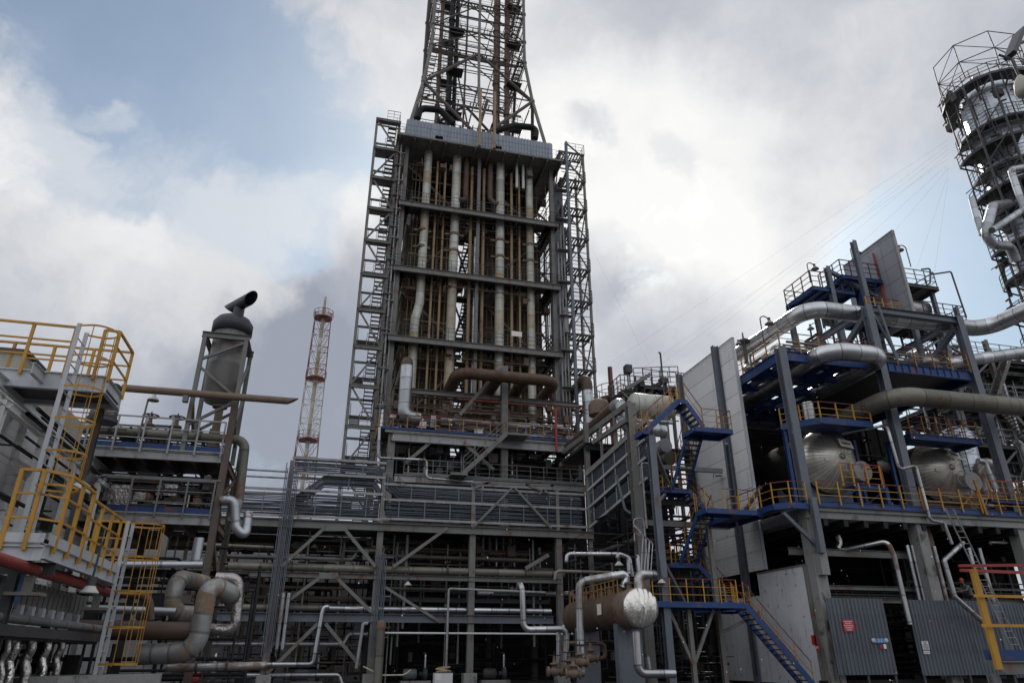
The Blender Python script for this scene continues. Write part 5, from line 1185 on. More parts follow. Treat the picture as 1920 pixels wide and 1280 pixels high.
for i, (px, w_) in enumerate(((8, .05), (22, .075), (52, .08), (82, .075), (108, .07))):
    t_ = atX(px+8, 1195, -4.9-.1*(i % 2)); pts = [t_, t_+V((.04, 0, -.18)), t_+V((-.03, .03, -.36)), t_+V((.05, 0, -.55)), t_+V((.05, 0, -1.0)), t_+V((.05, 0, -1.7))]
    pipething('foil_riser', pts, w_, 'foil' if i % 2 else 'foil_d', ('leftmost thin', 'second', 'middle fat', 'fourth', 'rightmost')[i]+' foil wrapped riser in the row at the bottom left', group=fg, bend=.12)
cl = MB(); clutter(cl, (-6.2, 11.5, .2), (-5.0, 19, 1.9), 50, .05, 121, .2); solo('cooler_pipework', cl, 'black', 'dark tangle of pipes behind the foil wrapped risers', 'pipework', kind='stuff')
a, b = atY(120, 1284, 16), atY(300, 1262, 17.5); mb = MB().prism([(a.x-4, 14.5, 0), (a.x, 15.6, 0), (b.x, 17.6, 0), (b.x, 17.75, 0), (a.x-4, 14.7, 0)], (0, 0, b.z)); solo('low_wall', mb, 'concrete', 'low grey concrete wall along the bottom left edge', 'wall')
T = thing('hood_lamp', 'white hooded lamp hanging under the near yellow platform', 'lamp', atY(168, 1108, 14)); c = atY(170, 1098, 14)
part('stem', MB().tube(c+V((0, 0, .1)), c+V((.02, 0, .75)), .02, 6), 'steel_d', T); part('housing', MB().tube(c-V((0, 0, .02)), c+V((0, 0, .15)), .08, 12), 'steel_d', T); part('shade', MB().lathe(c, (0, 0, -1), [(.08, 0), (.1, .04), (.15, .1), (.155, .12), (0, .08)], 16), 'lampw', T)
c = atY(163, 905, 15); T = thing('hood_lamp', 'tilted white hooded lamp on the pale grey housing above the near platform', 'lamp', c); part('housing', MB().tube(c, c+V((.1, 0, .15)), .1, 12), 'steel_d', T); part('shade', MB().lathe(c, (-.5, 0, -1), [(.09, 0), (.12, .05), (.18, .13), (.18, .15), (0, .1)], 16), 'lampw', T); part('arm', MB().tube(c+V((.1, 0, .12)), c+V((.15, .6, .3)), .02, 6), 'steel_d', T)
# ------------------------------------------------------------------ right: process unit
YF = 31.0; UX = [23.6, 30.2, 36.9, 43.6]; ZS = 8.5
U = thing('process_unit', 'large blue and grey process structure holding two metal drums, at the right', 'process unit', (30, 36, 0))
for i, x in enumerate(UX):
    part('column', MB().ibeam((x, YF, ZS), (x, YF, 17.5 if i == 0 else 21.0), .46, .46, up=(0, 1, 0)), 'steel_b', U)
    c = MB().box((x-.32, YF-.15, .1), (x+.32, YF+.5, 8.0)); 
    if i == 0: c.box((x-.2, YF-.5, 5.2), (x+.25, YF-.16, 8.0))
    part('pier', c, 'concrete', U, None)
    part('column', MB().ibeam((x, 41, 0), (x, 41, 17.5), .46, .46, up=(0, 1, 0)), 'steel_d', U)
sb = MB().box((UX[0]-.35, 30.72, 7.95), (48, 42, ZS)); sb.box((UX[0]-.3, 30.6, 8.3), (48, 30.72, ZS))
part('floor_slab', sb, 'concrete', U)
s2 = MB()
for k in range(20): s2.box((UX[0]+.6+1.2*k, 30.75, 7.6), (UX[0]+.85+1.2*k, 42, 7.95))
part('slab_ribs', s2, 'black', U)
eb = MB(); eb.ibeam((UX[0]-.5, 30.5, ZS+.13), (48, 30.5, ZS+.13), .1, .28); eb.box((UX[0]-.5, 30.52, ZS+.26), (48, 31.4, ZS+.3)); part('edge_beam', eb, 'blue', U)
pm, rm, tm = MB(), MB(), MB(); rail(pm, rm, [(UX[0]+.3, 30.42, ZS+.2), (48, 30.42, ZS+.2)], 1.1, 1.25, .06, .022, 2, tm); part('rail_posts', pm, 'yellow', U); part('middle_rails', rm, 'yellow', U); part('handrail', tm, 'maroon', U)
# upper blue deck
ZU = 17.3
ub = MB(); ub.ibeam((UX[0]+.25, YF, ZU-.3), (UX[2]-.25, YF, ZU-.3), .2, .6); ub.ibeam((UX[0], YF+.3, ZU-.3), (UX[0], 41, ZU-.3), .2, .6); ub.ibeam((UX[0], 41, ZU-.3), (UX[2], 41, ZU-.3), .2, .6)
ub.ibeam((UX[2], YF+.3, ZU-.3), (UX[2], 41, ZU-.3), .2, .6)
for k in range(1, 12): ub.box((UX[1]+.5*k, YF-.08, ZU-.55), (UX[1]+.5*k+.03, YF+.1, ZU-.05))
for k in range(1, 6): ub.ibeam((UX[0]+1.1*k, YF+.1, ZU-.25), (UX[0]+1.1*k, 41, ZU-.25), .14, .4)
for y in (33.5, 36, 38.5): ub.ibeam((UX[0], y, ZU-.3), (UX[1], y, ZU-.3), .16, .45)
part('deck_beams', ub, 'blue', U)
ud = MB(); 
for k in range(19):
    if k not in (4, 9, 13): ud.box((UX[0]+.05, YF+.12+.52*k, ZU), (UX[1]-.3, YF+.12+.52*k+.42, ZU+.05))
    elif k != 9: ud.box((UX[0]+.05+2*(k % 3), YF+.12+.52*k, ZU), (UX[0]+4.2, YF+.12+.52*k+.42, ZU+.05))
ud.box((UX[1]-.28, YF+.1, ZU), (UX[2]+.1, 41, ZU+.05)); part('deck_planks', ud, 'steel_d', U)
pm, rm, tm = MB(), MB(), MB(); rail(pm, rm, [(UX[0]-.02, 40, ZU), (UX[0]-.02, YF-.08, ZU), (UX[2]-.3, YF-.12, ZU)], 1.12, 1.3, .06, .022, 2, tm); part('rail_posts', pm, 'yellow_d', U); part('middle_rails', rm, 'yellow_d', U); part('handrail', tm, 'maroon', U)
# head frame
hb = MB(); hb.ibeam((UX[1], YF, 20.75), (UX[2]+.3, YF, 20.75), .3, .42); hb.ibeam((UX[1], YF+6, 20.6), (UX[2], YF+6, 20.6), .3, .42)
for x in (UX[1], UX[2]): hb.ibeam((x, YF+.2, 20.7), (x, YF+6, 20.7), .26, .4); hb.beam((x, YF+.2, 20.4), (x, YF+5.5, 17.6), .3, .3); hb.ibeam((x, YF+6, ZU), (x, YF+6, 20.6), .34, .34, up=(0, 1, 0))
hb.beam((UX[1]+.2, YF+.6, 18.6), (UX[2], YF+5, 20.3), .1, .1); hb.beam((UX[1]+.3, YF-.1, 20.4), (UX[1]+1.3, YF-.1, 17.6), .12, .12); hb.tube((UX[1]+1.0, YF-.3, 17.4), (UX[1]+.6, YF-.3, 20.9), .08, 8)
part('head_frame', hb, 'steel_b', U)
kb = MB(); kb.beam((UX[0]-.1, YF-.3, 6.6), (UX[0]-1.7, YF-.3, 8.1), .16, .16); kb.box((UX[0]-.25, YF-.75, 6.2), (UX[0]+.05, YF-.45, 8.9)); part('knee_brace', kb, 'steel_b', U)
iw = MB().box((UX[0]-.3, 41.6, ZS), (40.5, 41.8, 17.0)).box((UX[0]+.4, 41.6, .0), (48, 41.8, 7.9)); part('shade_backing', iw, 'void', U)  # added near-black backing that blocks sky light behind the drums
ib = MB()
for z in (6.45, 4.75, 4.15):
    ib.ibeam((UX[0]-.9 if z > 6 else UX[0], YF+.9, z), (UX[1], YF+.9, z), .2, .36 if z > 6 else .2)
ib.ibeam((UX[1], YF+.9, 4.2), (48, YF+.9, 4.2), .2, .25); ib.ibeam((UX[1]+1, YF+2.4, 5.0), (48, YF+2.4, 5.0), .1, .12); ib.box((UX[1]+.5, YF+1, 3.75), (48, YF+3.4, 3.8)); part('inner_beams', ib, 'steel', U)
rm = MB()
for z in (4.32, 4.45, 4.6): rm.tube((UX[0]+.4, YF+1.1, z), (UX[1], YF+1.1, z), .05, 8)
for k in range(7): rm.box((UX[0]+.6+.95*k, YF+1.02, 4.2), (UX[0]+.64+.95*k, YF+1.05, 4.7))
rail(rm, rm, [(UX[1]+1.4, YF+3.2, 3.8), (48, YF+3.2, 3.8)], 1.6, .9, .05, .03, 2); part('inner_rails', rm, 'steel_d', U)
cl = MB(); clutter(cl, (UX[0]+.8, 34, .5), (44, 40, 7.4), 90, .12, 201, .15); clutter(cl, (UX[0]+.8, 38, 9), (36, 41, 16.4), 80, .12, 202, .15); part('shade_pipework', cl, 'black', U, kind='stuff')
cl = MB(); clutter(cl, (UX[0]+.3, YF+.5, ZU+.2), (UX[2], YF+5, ZU+1.2), 60, .11, 203, .25); part('deck_pipework', cl, 'steel', U, kind='stuff')
cl = MB(); clutter(cl, (31.5, 31.6, 13.2), (36, 33, 14.2), 30, .06, 204, .1); clutter(cl, (30.8, 30.9, ZS+.3), (44, 33, ZS+1.2), 60, .1, 205, .25); part('lower_pipework', cl, 'rusty', U, kind='stuff')
lump = MB()
R = random.Random(5)
for (x, y, z, s) in ((UX[0]+.8, 33, ZU+.5, .55), (UX[0]+.6, 35, ZU+.5, .6), (UX[0]+.9, 37.2, ZU+.5, .6), (34.6, 32.0, ZU+.55, .75), (35.4, 32.3, ZU+.5, .6), (33.9, 32.6, ZU+.9, .55)):
    n = 14; prof_ = [(0, 0)]+[(s*(.7+.35*R.random())*math.sin(math.pi*(k+.5)/9), s*1.5*(k+.5)/9) for k in range(9)]+[(0, s*1.5)]; lump.lathe((x, y, z-.45), (R.uniform(-.2, .2), R.uniform(-.2, .2), 1), prof_, n)
part('lagged_valves', lump, 'foil_d', U)
# drums
def drum(x, z, y, r, label, tag):
    D = thing('storage_drum', label, 'drum', (x, y+3, ZS), 'pair of big metal clad drums')
    part('shell', MB().lathe((x, y+1.1, z), (0, 1, 0), [(r, 0), (r, 4.0), (0, 4.1)], 56, cap=False), 'black', D)  # shell coloured black for the unlit space behind the head
    pr_ = [(r*math.cos(a), 1.35*math.sin(a)) for a in [math.pi/2*k/10 for k in range(11)]]
    part('domed_head', MB().lathe((x, y+1.15, z), (0, -1, 0), pr_, 112), 'drumhead', D)
    part('centre_cap', MB().lathe((x, y-.2, z), (0, -1, 0), [(.2, -.05), (.18, .04), (.1, .06), (0, .06)], 20), 'galv', D)
    mw = MB().tube((x+.85, y+.2, z-.9), (x+.85, y-.55, z-.9), .48, 24); mw.tube((x+.85, y-.45, z-.9), (x+.85, y-.6, z-.9), .58, 24); mw.torus((x+.3, y-.5, z-.75), (0, 1, 0), .45, .03, 20, 6); part('manway', mw, 'steel_l', D)
    for yy in (y+1.6, y+4): part('saddle', MB().box((x-r*.8, yy-.2, ZS+.02), (x+r*.8, yy+.2, z-r*.55)), 'steel_b', D)
    tg = MB(); tg.prism([(x-.1, y-.36, z+.55), (x+.95, y-.14, z+.5), (x+.95, y+.04, z+1.0), (x-.1, y-.18, z+1.05)], (0, -.02, 0)); tb = part('name_plate', tg, 'paper', D)
    ik = MB(); o_ = .12
    for k, w_ in enumerate((.055, .04, .065, .055, .03, .06, .06, .045, .055)):
        yk = y-.335+.21*(o_+.1); ik.prism([(x+o_, yk+.01, z+.72), (x+o_+w_*.6, yk+.02, z+.72), (x+o_+w_*.6, yk+.06, z+.82), (x+o_, yk+.05, z+.82)], (0, -.03, 0)); o_ += w_+.022
    part1('plate_lettering', ik, 'ink', tb)
    part('paper_patch', MB().prism([(x-1.05, y+.0, z-.25), (x-.85, y-.08, z-.3), (x-.87, y-.08, z-.08), (x-1.07, y+.0, z-.05)], (0, -.02, 0)), 'paper', D)
    return D
drum(27.85, 11.95, 33.0, 1.88, 'left of the two big metal clad drums with ribbed domed head and white name plate', 1)
drum(35.6, 11.85, 33.2, 1.75, 'right of the two big metal clad drums, half hidden behind a grey column', 2)
q = lambda *a: atY(*a)
B = thing('drum_platform', 'small blue platform with yellow rails over the left drum', 'platform', (26.5, 32, 13.4))
zt = 13.4; pm, rm, tm = MB(), MB(), MB(); b = MB()
pts = [(24.2, 32.8, zt), (25.6, 31.2, zt), (28.9, 31.2, zt)]
b.beam(pts[0], pts[1], .12, .36); b.beam(pts[1], pts[2], .12, .36); b.prism([(24.2, 32.8, zt), (25.6, 31.2, zt), (28.9, 31.2, zt), (28.9, 33.4, zt), (24.2, 33.4, zt)], (0, 0, .04)); b.ibeam((24.3, 32.8, 9), (24.3, 32.8, zt), .18, .18, up=(0, 1, 0)); b.ibeam((29, 33, zt-.4), (29, 33, ZS+.3), .16, .16, up=(0, 1, 0))
part('frame', b, 'blue', B); rail(pm, rm, pts, 1.1, 1.0, .06, .022, 2, tm); part('rail_posts', pm, 'yellow', B); part('middle_rails', rm, 'yellow', B); part('handrail', tm, 'maroon', B)
pipething('tall_pot', [(26.0, 32.6, zt+.04), (26.0, 32.6, zt+1.5)], .34, 'galv', 'shiny upright pot on the small blue platform over the left drum', 'vessel', n=20)
B = thing('drum_platform', 'blue platform with yellow rails over the right drum', 'platform', (33.5, 32, 13.3)); zt = 13.1
b = MB().box((31.4, 31.3, zt), (36.4, 33.4, zt+.05)); b.ibeam((31.4, 31.3, zt-.16), (36.4, 31.3, zt-.16), .12, .32); b.ibeam((36.3, 31.3, zt-.16), (36.3, 33.4, zt-.16), .12, .32); b.ibeam((31.5, 33.2, ZS), (31.5, 33.2, zt), .16, .16, up=(0, 1, 0)); part('frame', b, 'blue', B)
pm, rm = MB(), MB(); rail(pm, rm, [(31.5, 31.3, zt), (36.3, 31.3, zt), (36.3, 33.3, zt)], 1.1, 1., .05, .022, 2); part('guardrail', pm, 'yellow_d', B); part('handrail', rm, 'maroon', B)
B = thing('access_stand', 'blue access stand with yellow and red rails in front of the left drum', 'stand', (27.8, 31.6, ZS)); zt = 9.95
b = MB().box((26.9, 31.25, zt-.05), (29.0, 32.2, zt)); b.ibeam((26.9, 31.22, zt-.13), (29.0, 31.22, zt-.13), .1, .2)
for x in (27.1, 28.85): b.ibeam((x, 31.25, ZS+.3), (x, 31.25, zt-.2), .2, .2, up=(0, 1, 0)); b.beam((x, 31.3, zt-.2), (x-.7, 32.1, zt-.9), .08, .08)
part('frame', b, 'blue', B); pm, tm = MB(), MB(); rail(pm, pm, [(26.2, 31.2, zt), (26.9, 31.2, zt), (28.7, 31.2, zt)], 1.1, .9, .07, .02, 2, tm); part('guardrail', pm, 'yellow', B)
tm.beam((28.9, 31.3, zt), (28.9, 31.3, zt+1.1), .06, .06); tm.beam((28.9, 31.3, zt+1.1), (28.6, 32.2, zt+1.1), .06, .06); tm.beam((28.6, 32.2, zt), (28.6, 32.2, zt+1.1), .06, .06); part('red_rails', tm, 'red', B)
B = thing('access_stand', 'low blue stand with crossed yellow braces in front of the right drum', 'stand', (37, 30.9, ZS)); zt = ZS+.95
b = MB().box((35.0, 30.6, zt-.05), (44, 31.6, zt)); b.ibeam((35.0, 30.58, zt-.1), (44, 30.58, zt-.1), .1, .2); b.beam((34.5, 30.7, ZS+.3), (35.1, 30.7, zt-.1), .1, .1); part('frame', b, 'blue', B)
pm = MB(); rail(pm, pm, [(35.1, 30.56, zt), (44, 30.56, zt)], 1.0, .95, .06, .02, 2)
for a, c in (((32.7, ZS+.3), (34.1, ZS+1.35)), ((34.1, ZS+.3), (32.7, ZS+1.2)), ((34.2, ZS+.3), (35.2, ZS+1.5))): pm.beam((a[0], 30.5, a[1]), (c[0], 30.5, c[1]), .05, .05)
pm.beam((34.25, 30.4, ZS), (34.05, 30.4, ZS+1.9), .13, .1); part('guardrail', pm, 'yellow_d', B); tm = MB(); tm.beam((35.1, 30.56, zt+1.02), (44, 30.56, zt+1.02), .06, .05); part('handrail', tm, 'red', B)
# big pipes
bg2 = 'big shiny pipes of the right hand unit'
pipething('clad_header', [(26.6, 39.5, 20.9), (26.9, 32, 20.9), (40.0, 32, 20.95), (40.6, 24, 20.95)], .52, 'alu', 'topmost big shiny pipe crossing over the head frame and bending at both ends', group=bg2, n=22, bend=1.3, flanges=())
pipething('clad_header', [(25.7, 38.5, 17.0), (25.7, 29.7, 17.0), (29.55, 29.7, 17.05), (29.55, 38.5, 17.0)], .50, 'alu', 'big shiny U shaped pipe standing out before the upper blue deck', group=bg2, n=22, bend=1.25)
pipething('clad_header', [(29.2, 38, 14.55), (29.2, 29.4, 14.55), (48, 29.4, 14.6)], .52, 'olive', 'dull olive big pipe running right in front of the grey columns, above the right drum', group=bg2, n=22, bend=1.2)
a, b = q(1835, 673, 34), q(1935, 658, 34); pipething('clad_header', [a+(a-b)*.6, a, b, b+(b-a)*.5], .40, 'alu', 'shiny straight pipe leaving to the right below the top pipe', group=bg2, n=20)
pipething('clad_header', [(26.3, 35.2, 19.35), (34.6, 35.2, 19.3), (35.6, 35.2, 18.6), (36.4, 35.2, 18.4)], .36, 'white', 'pale pipe behind the red handrail on the upper blue deck', group=bg2, n=18, bend=.9)
pipething('clad_header', [(30.6, 32.4, 17.75), (36.6, 32.4, 17.75)], .32, 'olive', 'dirty pipe lying on the upper blue deck behind the yellow posts', group=bg2, n=16)
pipething('drain_pipe', [q(1655, 802, 30.9)+V((-1.5, 1.5, 0)), q(1655, 798, 30.9), q(1664, 802, 30.3), q(1686, 880, 30.3), q(1717, 872, 30.3), q(1744, 975, 30.3), q(1770, 980, 30.3), q(1785, 1020, 30.3)], .085, 'galv', 'thin stepped galvanised pipe beside the column between the two drums', bend=.2)
pipething('drain_pipe', [q(1632, 1025, 30.6)+V((-.6, 1.5, 0)), q(1664, 1014, 30.2), q(1676, 1040, 30.2), q(1693, 1115, 30.2), q(1706, 1170, 30.2)], .12, 'galv', 'green grey pipe with a bent top hanging down between the profiled sheets', bend=.3)
pipething('drain_pipe', [q(1806, 1017, 30.0), q(1770, 1050, 29.7), q(1790, 1118, 29.7), q(1850, 1172, 29.7)], .12, 'galv', 'zigzag galvanised pipe in front of the right profiled sheet', bend=.15)
for px, lab in ((1714, 'left of two upright shiny pipes rising behind the profiled sheets'), (1723, 'right of two upright shiny pipes rising behind the profiled sheets'), (1764, 'upright shiny pipe left of the zigzag pipe'), (1830, 'upright shiny pipe right of the leaning ladder'), (1850, 'stout upright pipe right of the leaning ladder')):
    p = q(px, 1080, YF+.4); solo('upright_pipe', MB().tube((p.x, YF+.4, 3.6), (p.x, YF+.4, 6.9), .11, 12), 'galv', lab, 'pipe', 'upright shiny pipes behind the sheets')
p = q(1752, 1080, YF+.75); solo('rusty_post', MB().ibeam((p.x, YF+.75, .2), (p.x, YF+.75, 7.9), .55, .5, up=(0, 1, 0)), 'rusty', 'broad rusty post behind the right profiled sheet', 'post')
pipething('elbow_pipe', [q(1570, 1003, 32), q(1576, 1016, 32), q(1570, 1028, 32)], .15, 'galv', 'short shiny elbow in the dark under the floor slab')
pipething('hooked_pipe', [q(1858, 1020, 31.5), q(1855, 1016, 31.5), q(1888, 1017, 31.5)], .07, 'galv', 'short white hooked pipe at the far right under the slab', bend=.1)
T = thing('leaning_ladder', 'grey ladder leaning from the floor slab down across the right profiled sheet', 'ladder', q(1910, 1240, 29.5)); lm, gm = MB(), MB(); a, b = q(1912, 1245, 29.5), q(1772, 952, 29.8); ladder(lm, gm, a, b, (.5, 0, 0), .07, .3, .016); part('stiles', lm, 'steel_l', T); part('rungs', gm, 'steel_l', T)
for i, (px, Y, lab) in enumerate(((1780, 37.5, 'tall shiny vertical vessel at the back right of the unit'), )):
    p = q(px, 820, Y); V_ = thing('vertical_vessel', lab, 'vessel', (p.x, Y, ZS)); part('shell', MB().lathe((p.x+.6, Y, ZS), (0, 0, 1), [(1.05, 0), (1.05, 7.0), (.8, 7.4), (0, 7.7)], 32), 'vessel', V_)
    lm = MB(); ladder(lm, lm, (p.x-.6, Y-1.0, ZS), (p.x-.6, Y-1.0, ZS+7), (.5, 0, 0), .06, .3, .02)
    for k in range(6): lm.torus((p.x-.3, Y-1.3, ZS+1.5+k), (0, 0, 1), .42, .02, 14, 4)
    part('caged_ladder', lm, 'steel_d', V_)
p = q(1845, 830, 36); pipething('hooped_pipe', [(p.x-1.1, 36, 11.0), (p.x-1.1, 36, 13.2), (p.x+.5, 36, 13.2), (p.x+.5, 36, 9.6)], .36, 'galv', 'stout inverted U pipe beside the tall shiny vessel', n=18, bend=.8)
p = q(1850, 880, 33); pipething('hooped_pipe', [p+V((-.5, 0, .5)), p+V((0, 0, .5)), p+V((.2, 0, -1.2))], .17, 'galv', 'small inverted bend behind the rails at the right drum', n=14, bend=.35)
p = q(1910, 800, 33); pipething('hooped_pipe', [(p.x-.6, 33, 13.8), (p.x-.3, 33, 13.6), (p.x+.4, 33, 9.2)], .2, 'galv', 'leaning shiny pipe at the right edge below the dull olive pipe', n=14, bend=.3)
# ------------------------------------------------------------------ cladding wall along the unit
C = thing('cladding_wall', 'tall white panelled wall with grey columns on the left flank of the process unit', 'wall', (UX[0], 38, 0))
part('upper_panels', MB().box((UX[0]-.45, 34.9, 5.9), (UX[0]-.3, 42.5, 19.7)), 'panel', C)
part('edge_trim', MB().box((UX[0]-.47, 34.82, 5.9), (UX[0]-.28, 34.9, 19.75)).box((UX[0]-.48, 34.82, 19.7), (UX[0]-.27, 42.5, 19.78)), 'steel_n', C)
w_ = MB()
w_.ibeam((UX[0]-.65, 36.6, .2), (UX[0]-.65, 36.6, 19.9), .34, .36, up=(1, 0, 0)); w_.ibeam((UX[0]-.65, 41.6, .2), (UX[0]-.65, 41.6, 19.9), .3, .3, up=(1, 0, 0)); part('wall_columns', w_, 'steel_b', C)
w_ = MB(); w_.box((UX[0]-.5, 31.5, .35), (UX[0]-.35, 35.6, 5.7)); w_.box((UX[0]-.5, 35.7, .35), (UX[0]-.35, 40.5, 4.6)); part('lower_board', w_, 'board', C)
part('board_trim', MB().box((UX[0]-.53, 31.4, .35), (UX[0]-.32, 31.5, 5.72)).box((UX[0]-.55, 31.4, 5.7), (UX[0]-.3, 35.6, 5.78)), 'steel', C)
sg = MB(); a = atX(1522, 1192, UX[0]-.52); b = atX(1533, 1208, UX[0]-.52); sg.box((UX[0]-.53, b.y, b.z), (UX[0]-.505, a.y+.05, a.z+.05)); part('red_notice', sg, 'signred', C)
a = atX(1533, 1213, UX[0]-.52); sg = MB().box((UX[0]-.53, a.y-.12, a.z-.12), (UX[0]-.505, a.y+.12, a.z+.12)); cp_ = part('call_point', sg, 'signred', C); part('call_ring', MB().torus((UX[0]-.54, a.y, a.z), (1, 0, 0), .06, .018, 16, 5), 'white', cp_); part('call_cable', MB().pipe([(UX[0]-.53, a.y, a.z-.12), (UX[0]-.53, a.y-.02, a.z-.35), (UX[0]-.53, a.y+.05, a.z-.6), (UX[0]-.53, a.y, a.z-.85)], .03, 6), 'ink', cp_)
part('wall_lamp_bracket', MB().pipe([atX(1338, 895, UX[0]-.7), atX(1338, 878, UX[0]-.7), atX(1346, 878, UX[0]-.7)], .02, 6, .05), 'steel_d', C)
c = atX(1346, 884, UX[0]-.75); part('wall_lamp', MB().lathe(c, (0, 0, -1), [(.05, 0), (.1, .08), (.2, .2), (.22, .26), (0, .18)], 16), 'lampw', C)
kb = MB(); kb.beam((UX[0]-.8, 33.6, 10.1), (UX[0]-.8, 36.4, 8.6), .16, .16); 
for z in (12.1, 7.9, 3.6): kb.beam((20.4, 32.6, z), (UX[0]-.9, 36.3, z-2.9), .14, .14)
part('struts', kb, 'steel_b', C)
# side walkway
Wk = thing('side_walkway', 'blue walkway with yellow rails wrapped round the corner of the process unit', 'walkway', (22.4, 33, ZS)); zt = 8.6
b = MB(); path = [(21.7, 35.4, zt), (21.7, 31.1, zt), (22.3, 30.5, zt), (UX[0]-.35, 30.5, zt)]
for a, c in zip(path, path[1:]): b.beam(V(a)-V((0, 0, .12)), V(c)-V((0, 0, .12)), .1, .3)
b.prism([path[0], path[1], path[2], path[3], (UX[0]-.35, 31.2, zt), (UX[0]-.6, 35.4, zt)], (0, 0, .04)); part('frame', b, 'blue', Wk)
pm, rm, tm = MB(), MB(), MB(); rail(pm, rm, path, 1.1, 1.0, .055, .022, 2, tm); part('rail_posts', pm, 'yellow', Wk); part('middle_rails', rm, 'yellow', Wk); part('handrail', tm, 'maroon', Wk)
# ------------------------------------------------------------------ blue zigzag stair
S = thing('zigzag_stair', 'blue steel zigzag stair with yellow posts and dark red handrails climbing before the white wall', 'stairs', (18, 32.5, 0))
fl_n = [0]
def flight(a, b, wv, n=None):
    sm, tm = MB(), MB(); stairs(sm, tm, a, b, wv, n, .24, .05); part('stringers', sm, 'blue', S); part('treads', tm, 'steel_d', S)
    pm, rm = MB(), MB()
    for o in (V((0, 0, 0)), V(wv)): rail(pm, pm, [V(a)+o, V(b)+o], 1.0, 1.1, .035, .016, 1, rm)
    part('stair_posts', pm, 'yellow_d', S); part('stair_handrail', rm, 'maroon', S)
def landing(poly, z, rails_, m='yellow'):
    b = MB(); P_ = [V((x, y, z)) for x, y in poly]; b.prism(P_, (0, 0, .05))
    for a, c in zip(P_, P_[1:]+P_[:1]): b.beam(a-V((0, 0, .1)), c-V((0, 0, .1)), .08, .22)
    part('landing', b, 'blue', S); pm, rm, tm = MB(), MB(), MB()
    for r_ in rails_: rail(pm, rm, [(x, y, z) for x, y in r_], 1.05, .8, .042, .016, 2, tm)
    part('rail_posts', pm, m, S); part('middle_rails', rm, m, S); part('handrail', tm, 'maroon', S)
flight((15.05, 31, 12.0), (17.0, 31, 13.75), (0, .9, 0))
landing([(16.9, 31), (17.35, 31), (17.35, 31.9), (16.9, 31.9)], 13.78, [[(16.9, 31.9), (17.35, 31.9)]])
flight((18.2, 31, 12.4), (17.3, 31, 13.75), (0, .9, 0))
landing([(14.75, 31), (15.1, 31), (15.1, 32), (14.75, 32)], 11.98, [[(14.75, 32), (14.75, 31), (15.1, 31)]], 'yellow_d')
landing([(17.7, 31), (19.85, 31), (19.85, 32.4), (17.7, 32.4)], 12.35, [[(18.2, 31), (19.85, 31), (19.85, 32.4)]], 'yellow_d')
flight((17.75, 34.2, 9.88), (17.85, 32.2, 12.3), (.9, 0, 0))
landing([(17.2, 34.2), (18.8, 34.2), (18.8, 35.4), (17.2, 35.4)], 9.85, [[(17.2, 34.2), (17.2, 35.4), (18.8, 35.4)]])
flight((20.2, 34.4, 8.35), (18.8, 34.4, 9.85), (0, .9, 0))
landing([(18.1, 31.5), (20.9, 31.5), (21.7, 32.2), (21.7, 35.3), (20.1, 35.3), (20.1, 32.6), (18.1, 32.6)], 8.3, [[(19.1, 31.5), (20.9, 31.5)], [(18.1, 32.6), (18.1, 31.5)]])
flight((18.0, 34.6, 6.05), (18.15, 32.5, 8.25), (.9, 0, 0))
landing([(17.5, 34.6), (19.0, 34.6), (19.0, 35.6), (17.5, 35.6)], 6.02, [[(17.5, 34.6), (17.5, 35.6), (19.0, 35.6)]], 'yellow_d')
flight((21.0, 34.6, 3.9), (19.0, 34.6, 6.0), (0, .9, 0))
landing([(14.6, 31), (19.2, 31), (19.2, 33.4), (21.2, 33.6), (21.2, 35.5), (19, 35.5), (19, 33), (14.6, 33)], 3.84, [[(14.6, 33), (14.6, 31), (18.9, 31)], [(19.3, 32.1), (19.3, 33.4), (21.2, 33.6)]])
flight((22.3, 31, .35), (19.25, 31, 3.82), (0, .95, 0))
part('column', MB().ibeam((15.3, 31.3, .1), (15.3, 31.3, 11.8), .34, .34, up=(0, 1, 0)), 'steel_b', S)
b = MB(); b.ibeam((16.6, 31.6, .1), (16.6, 31.6, 3.6), .2, .2, up=(0, 1, 0)); b.ibeam((19, 33.1, .1), (19, 33.1, 8.0), .22, .22, up=(0, 1, 0)); b.beam((16.6, 31.6, 1.2), (17.9, 31.6, 3.6), .14, .14); b.beam((16.6, 31.6, 1.2), (15.6, 31.6, 3.6), .14, .14); b.beam((15.4, 31.4, 11.4), (17.6, 34.2, 9.8), .22, .22); b.beam((15.4, 31.5, 5.8), (17.8, 34, 3.8), .2, .2); b.beam((15.4, 31.5, 8.4), (17.4, 34.4, 9.6), .12, .12); b.beam((19, 33.1, 2.6), (21.5, 33.3, 3.6), .14, .14)
part('supports', b, 'steel', S)
# ------------------------------------------------------------------ profiled sheets at the foot
sgp = 'profiled sheets at the foot of the unit'
for (x0, x1, y, z0, z1, lab) in ((23.15, 26.35, 30.3, .8, 4.12, 'left profiled grey sheet fence carrying a red sign'), (27.75, 33.2, 30.3, .75, 4.1, 'middle profiled grey sheet fence carrying a white notice'), (33.6, 42, 30.8, .6, 4.05, 'right profiled grey sheet fence behind the yellow rail')):
    T = thing('sheet_fence', lab, 'fence', ((x0+x1)/2, y, 0), sgp); part('profiled_sheet', MB().corr((x0, y), (x1, y), z0, z1, .21, .045), 'sheet', T)
    b = MB()
    for x in (x0+.1, x1-.1, (x0+x1)/2): b.box((x-.05, y+.02, 0), (x+.05, y+.1, z1))
    b.box((x0, y+.03, z1-.2), (x1, y+.08, z1-.1)); b.box((x0, y+.03, z0+.1), (x1, y+.08, z0+.2)); part('fence_frame', b, 'steel_d', T)
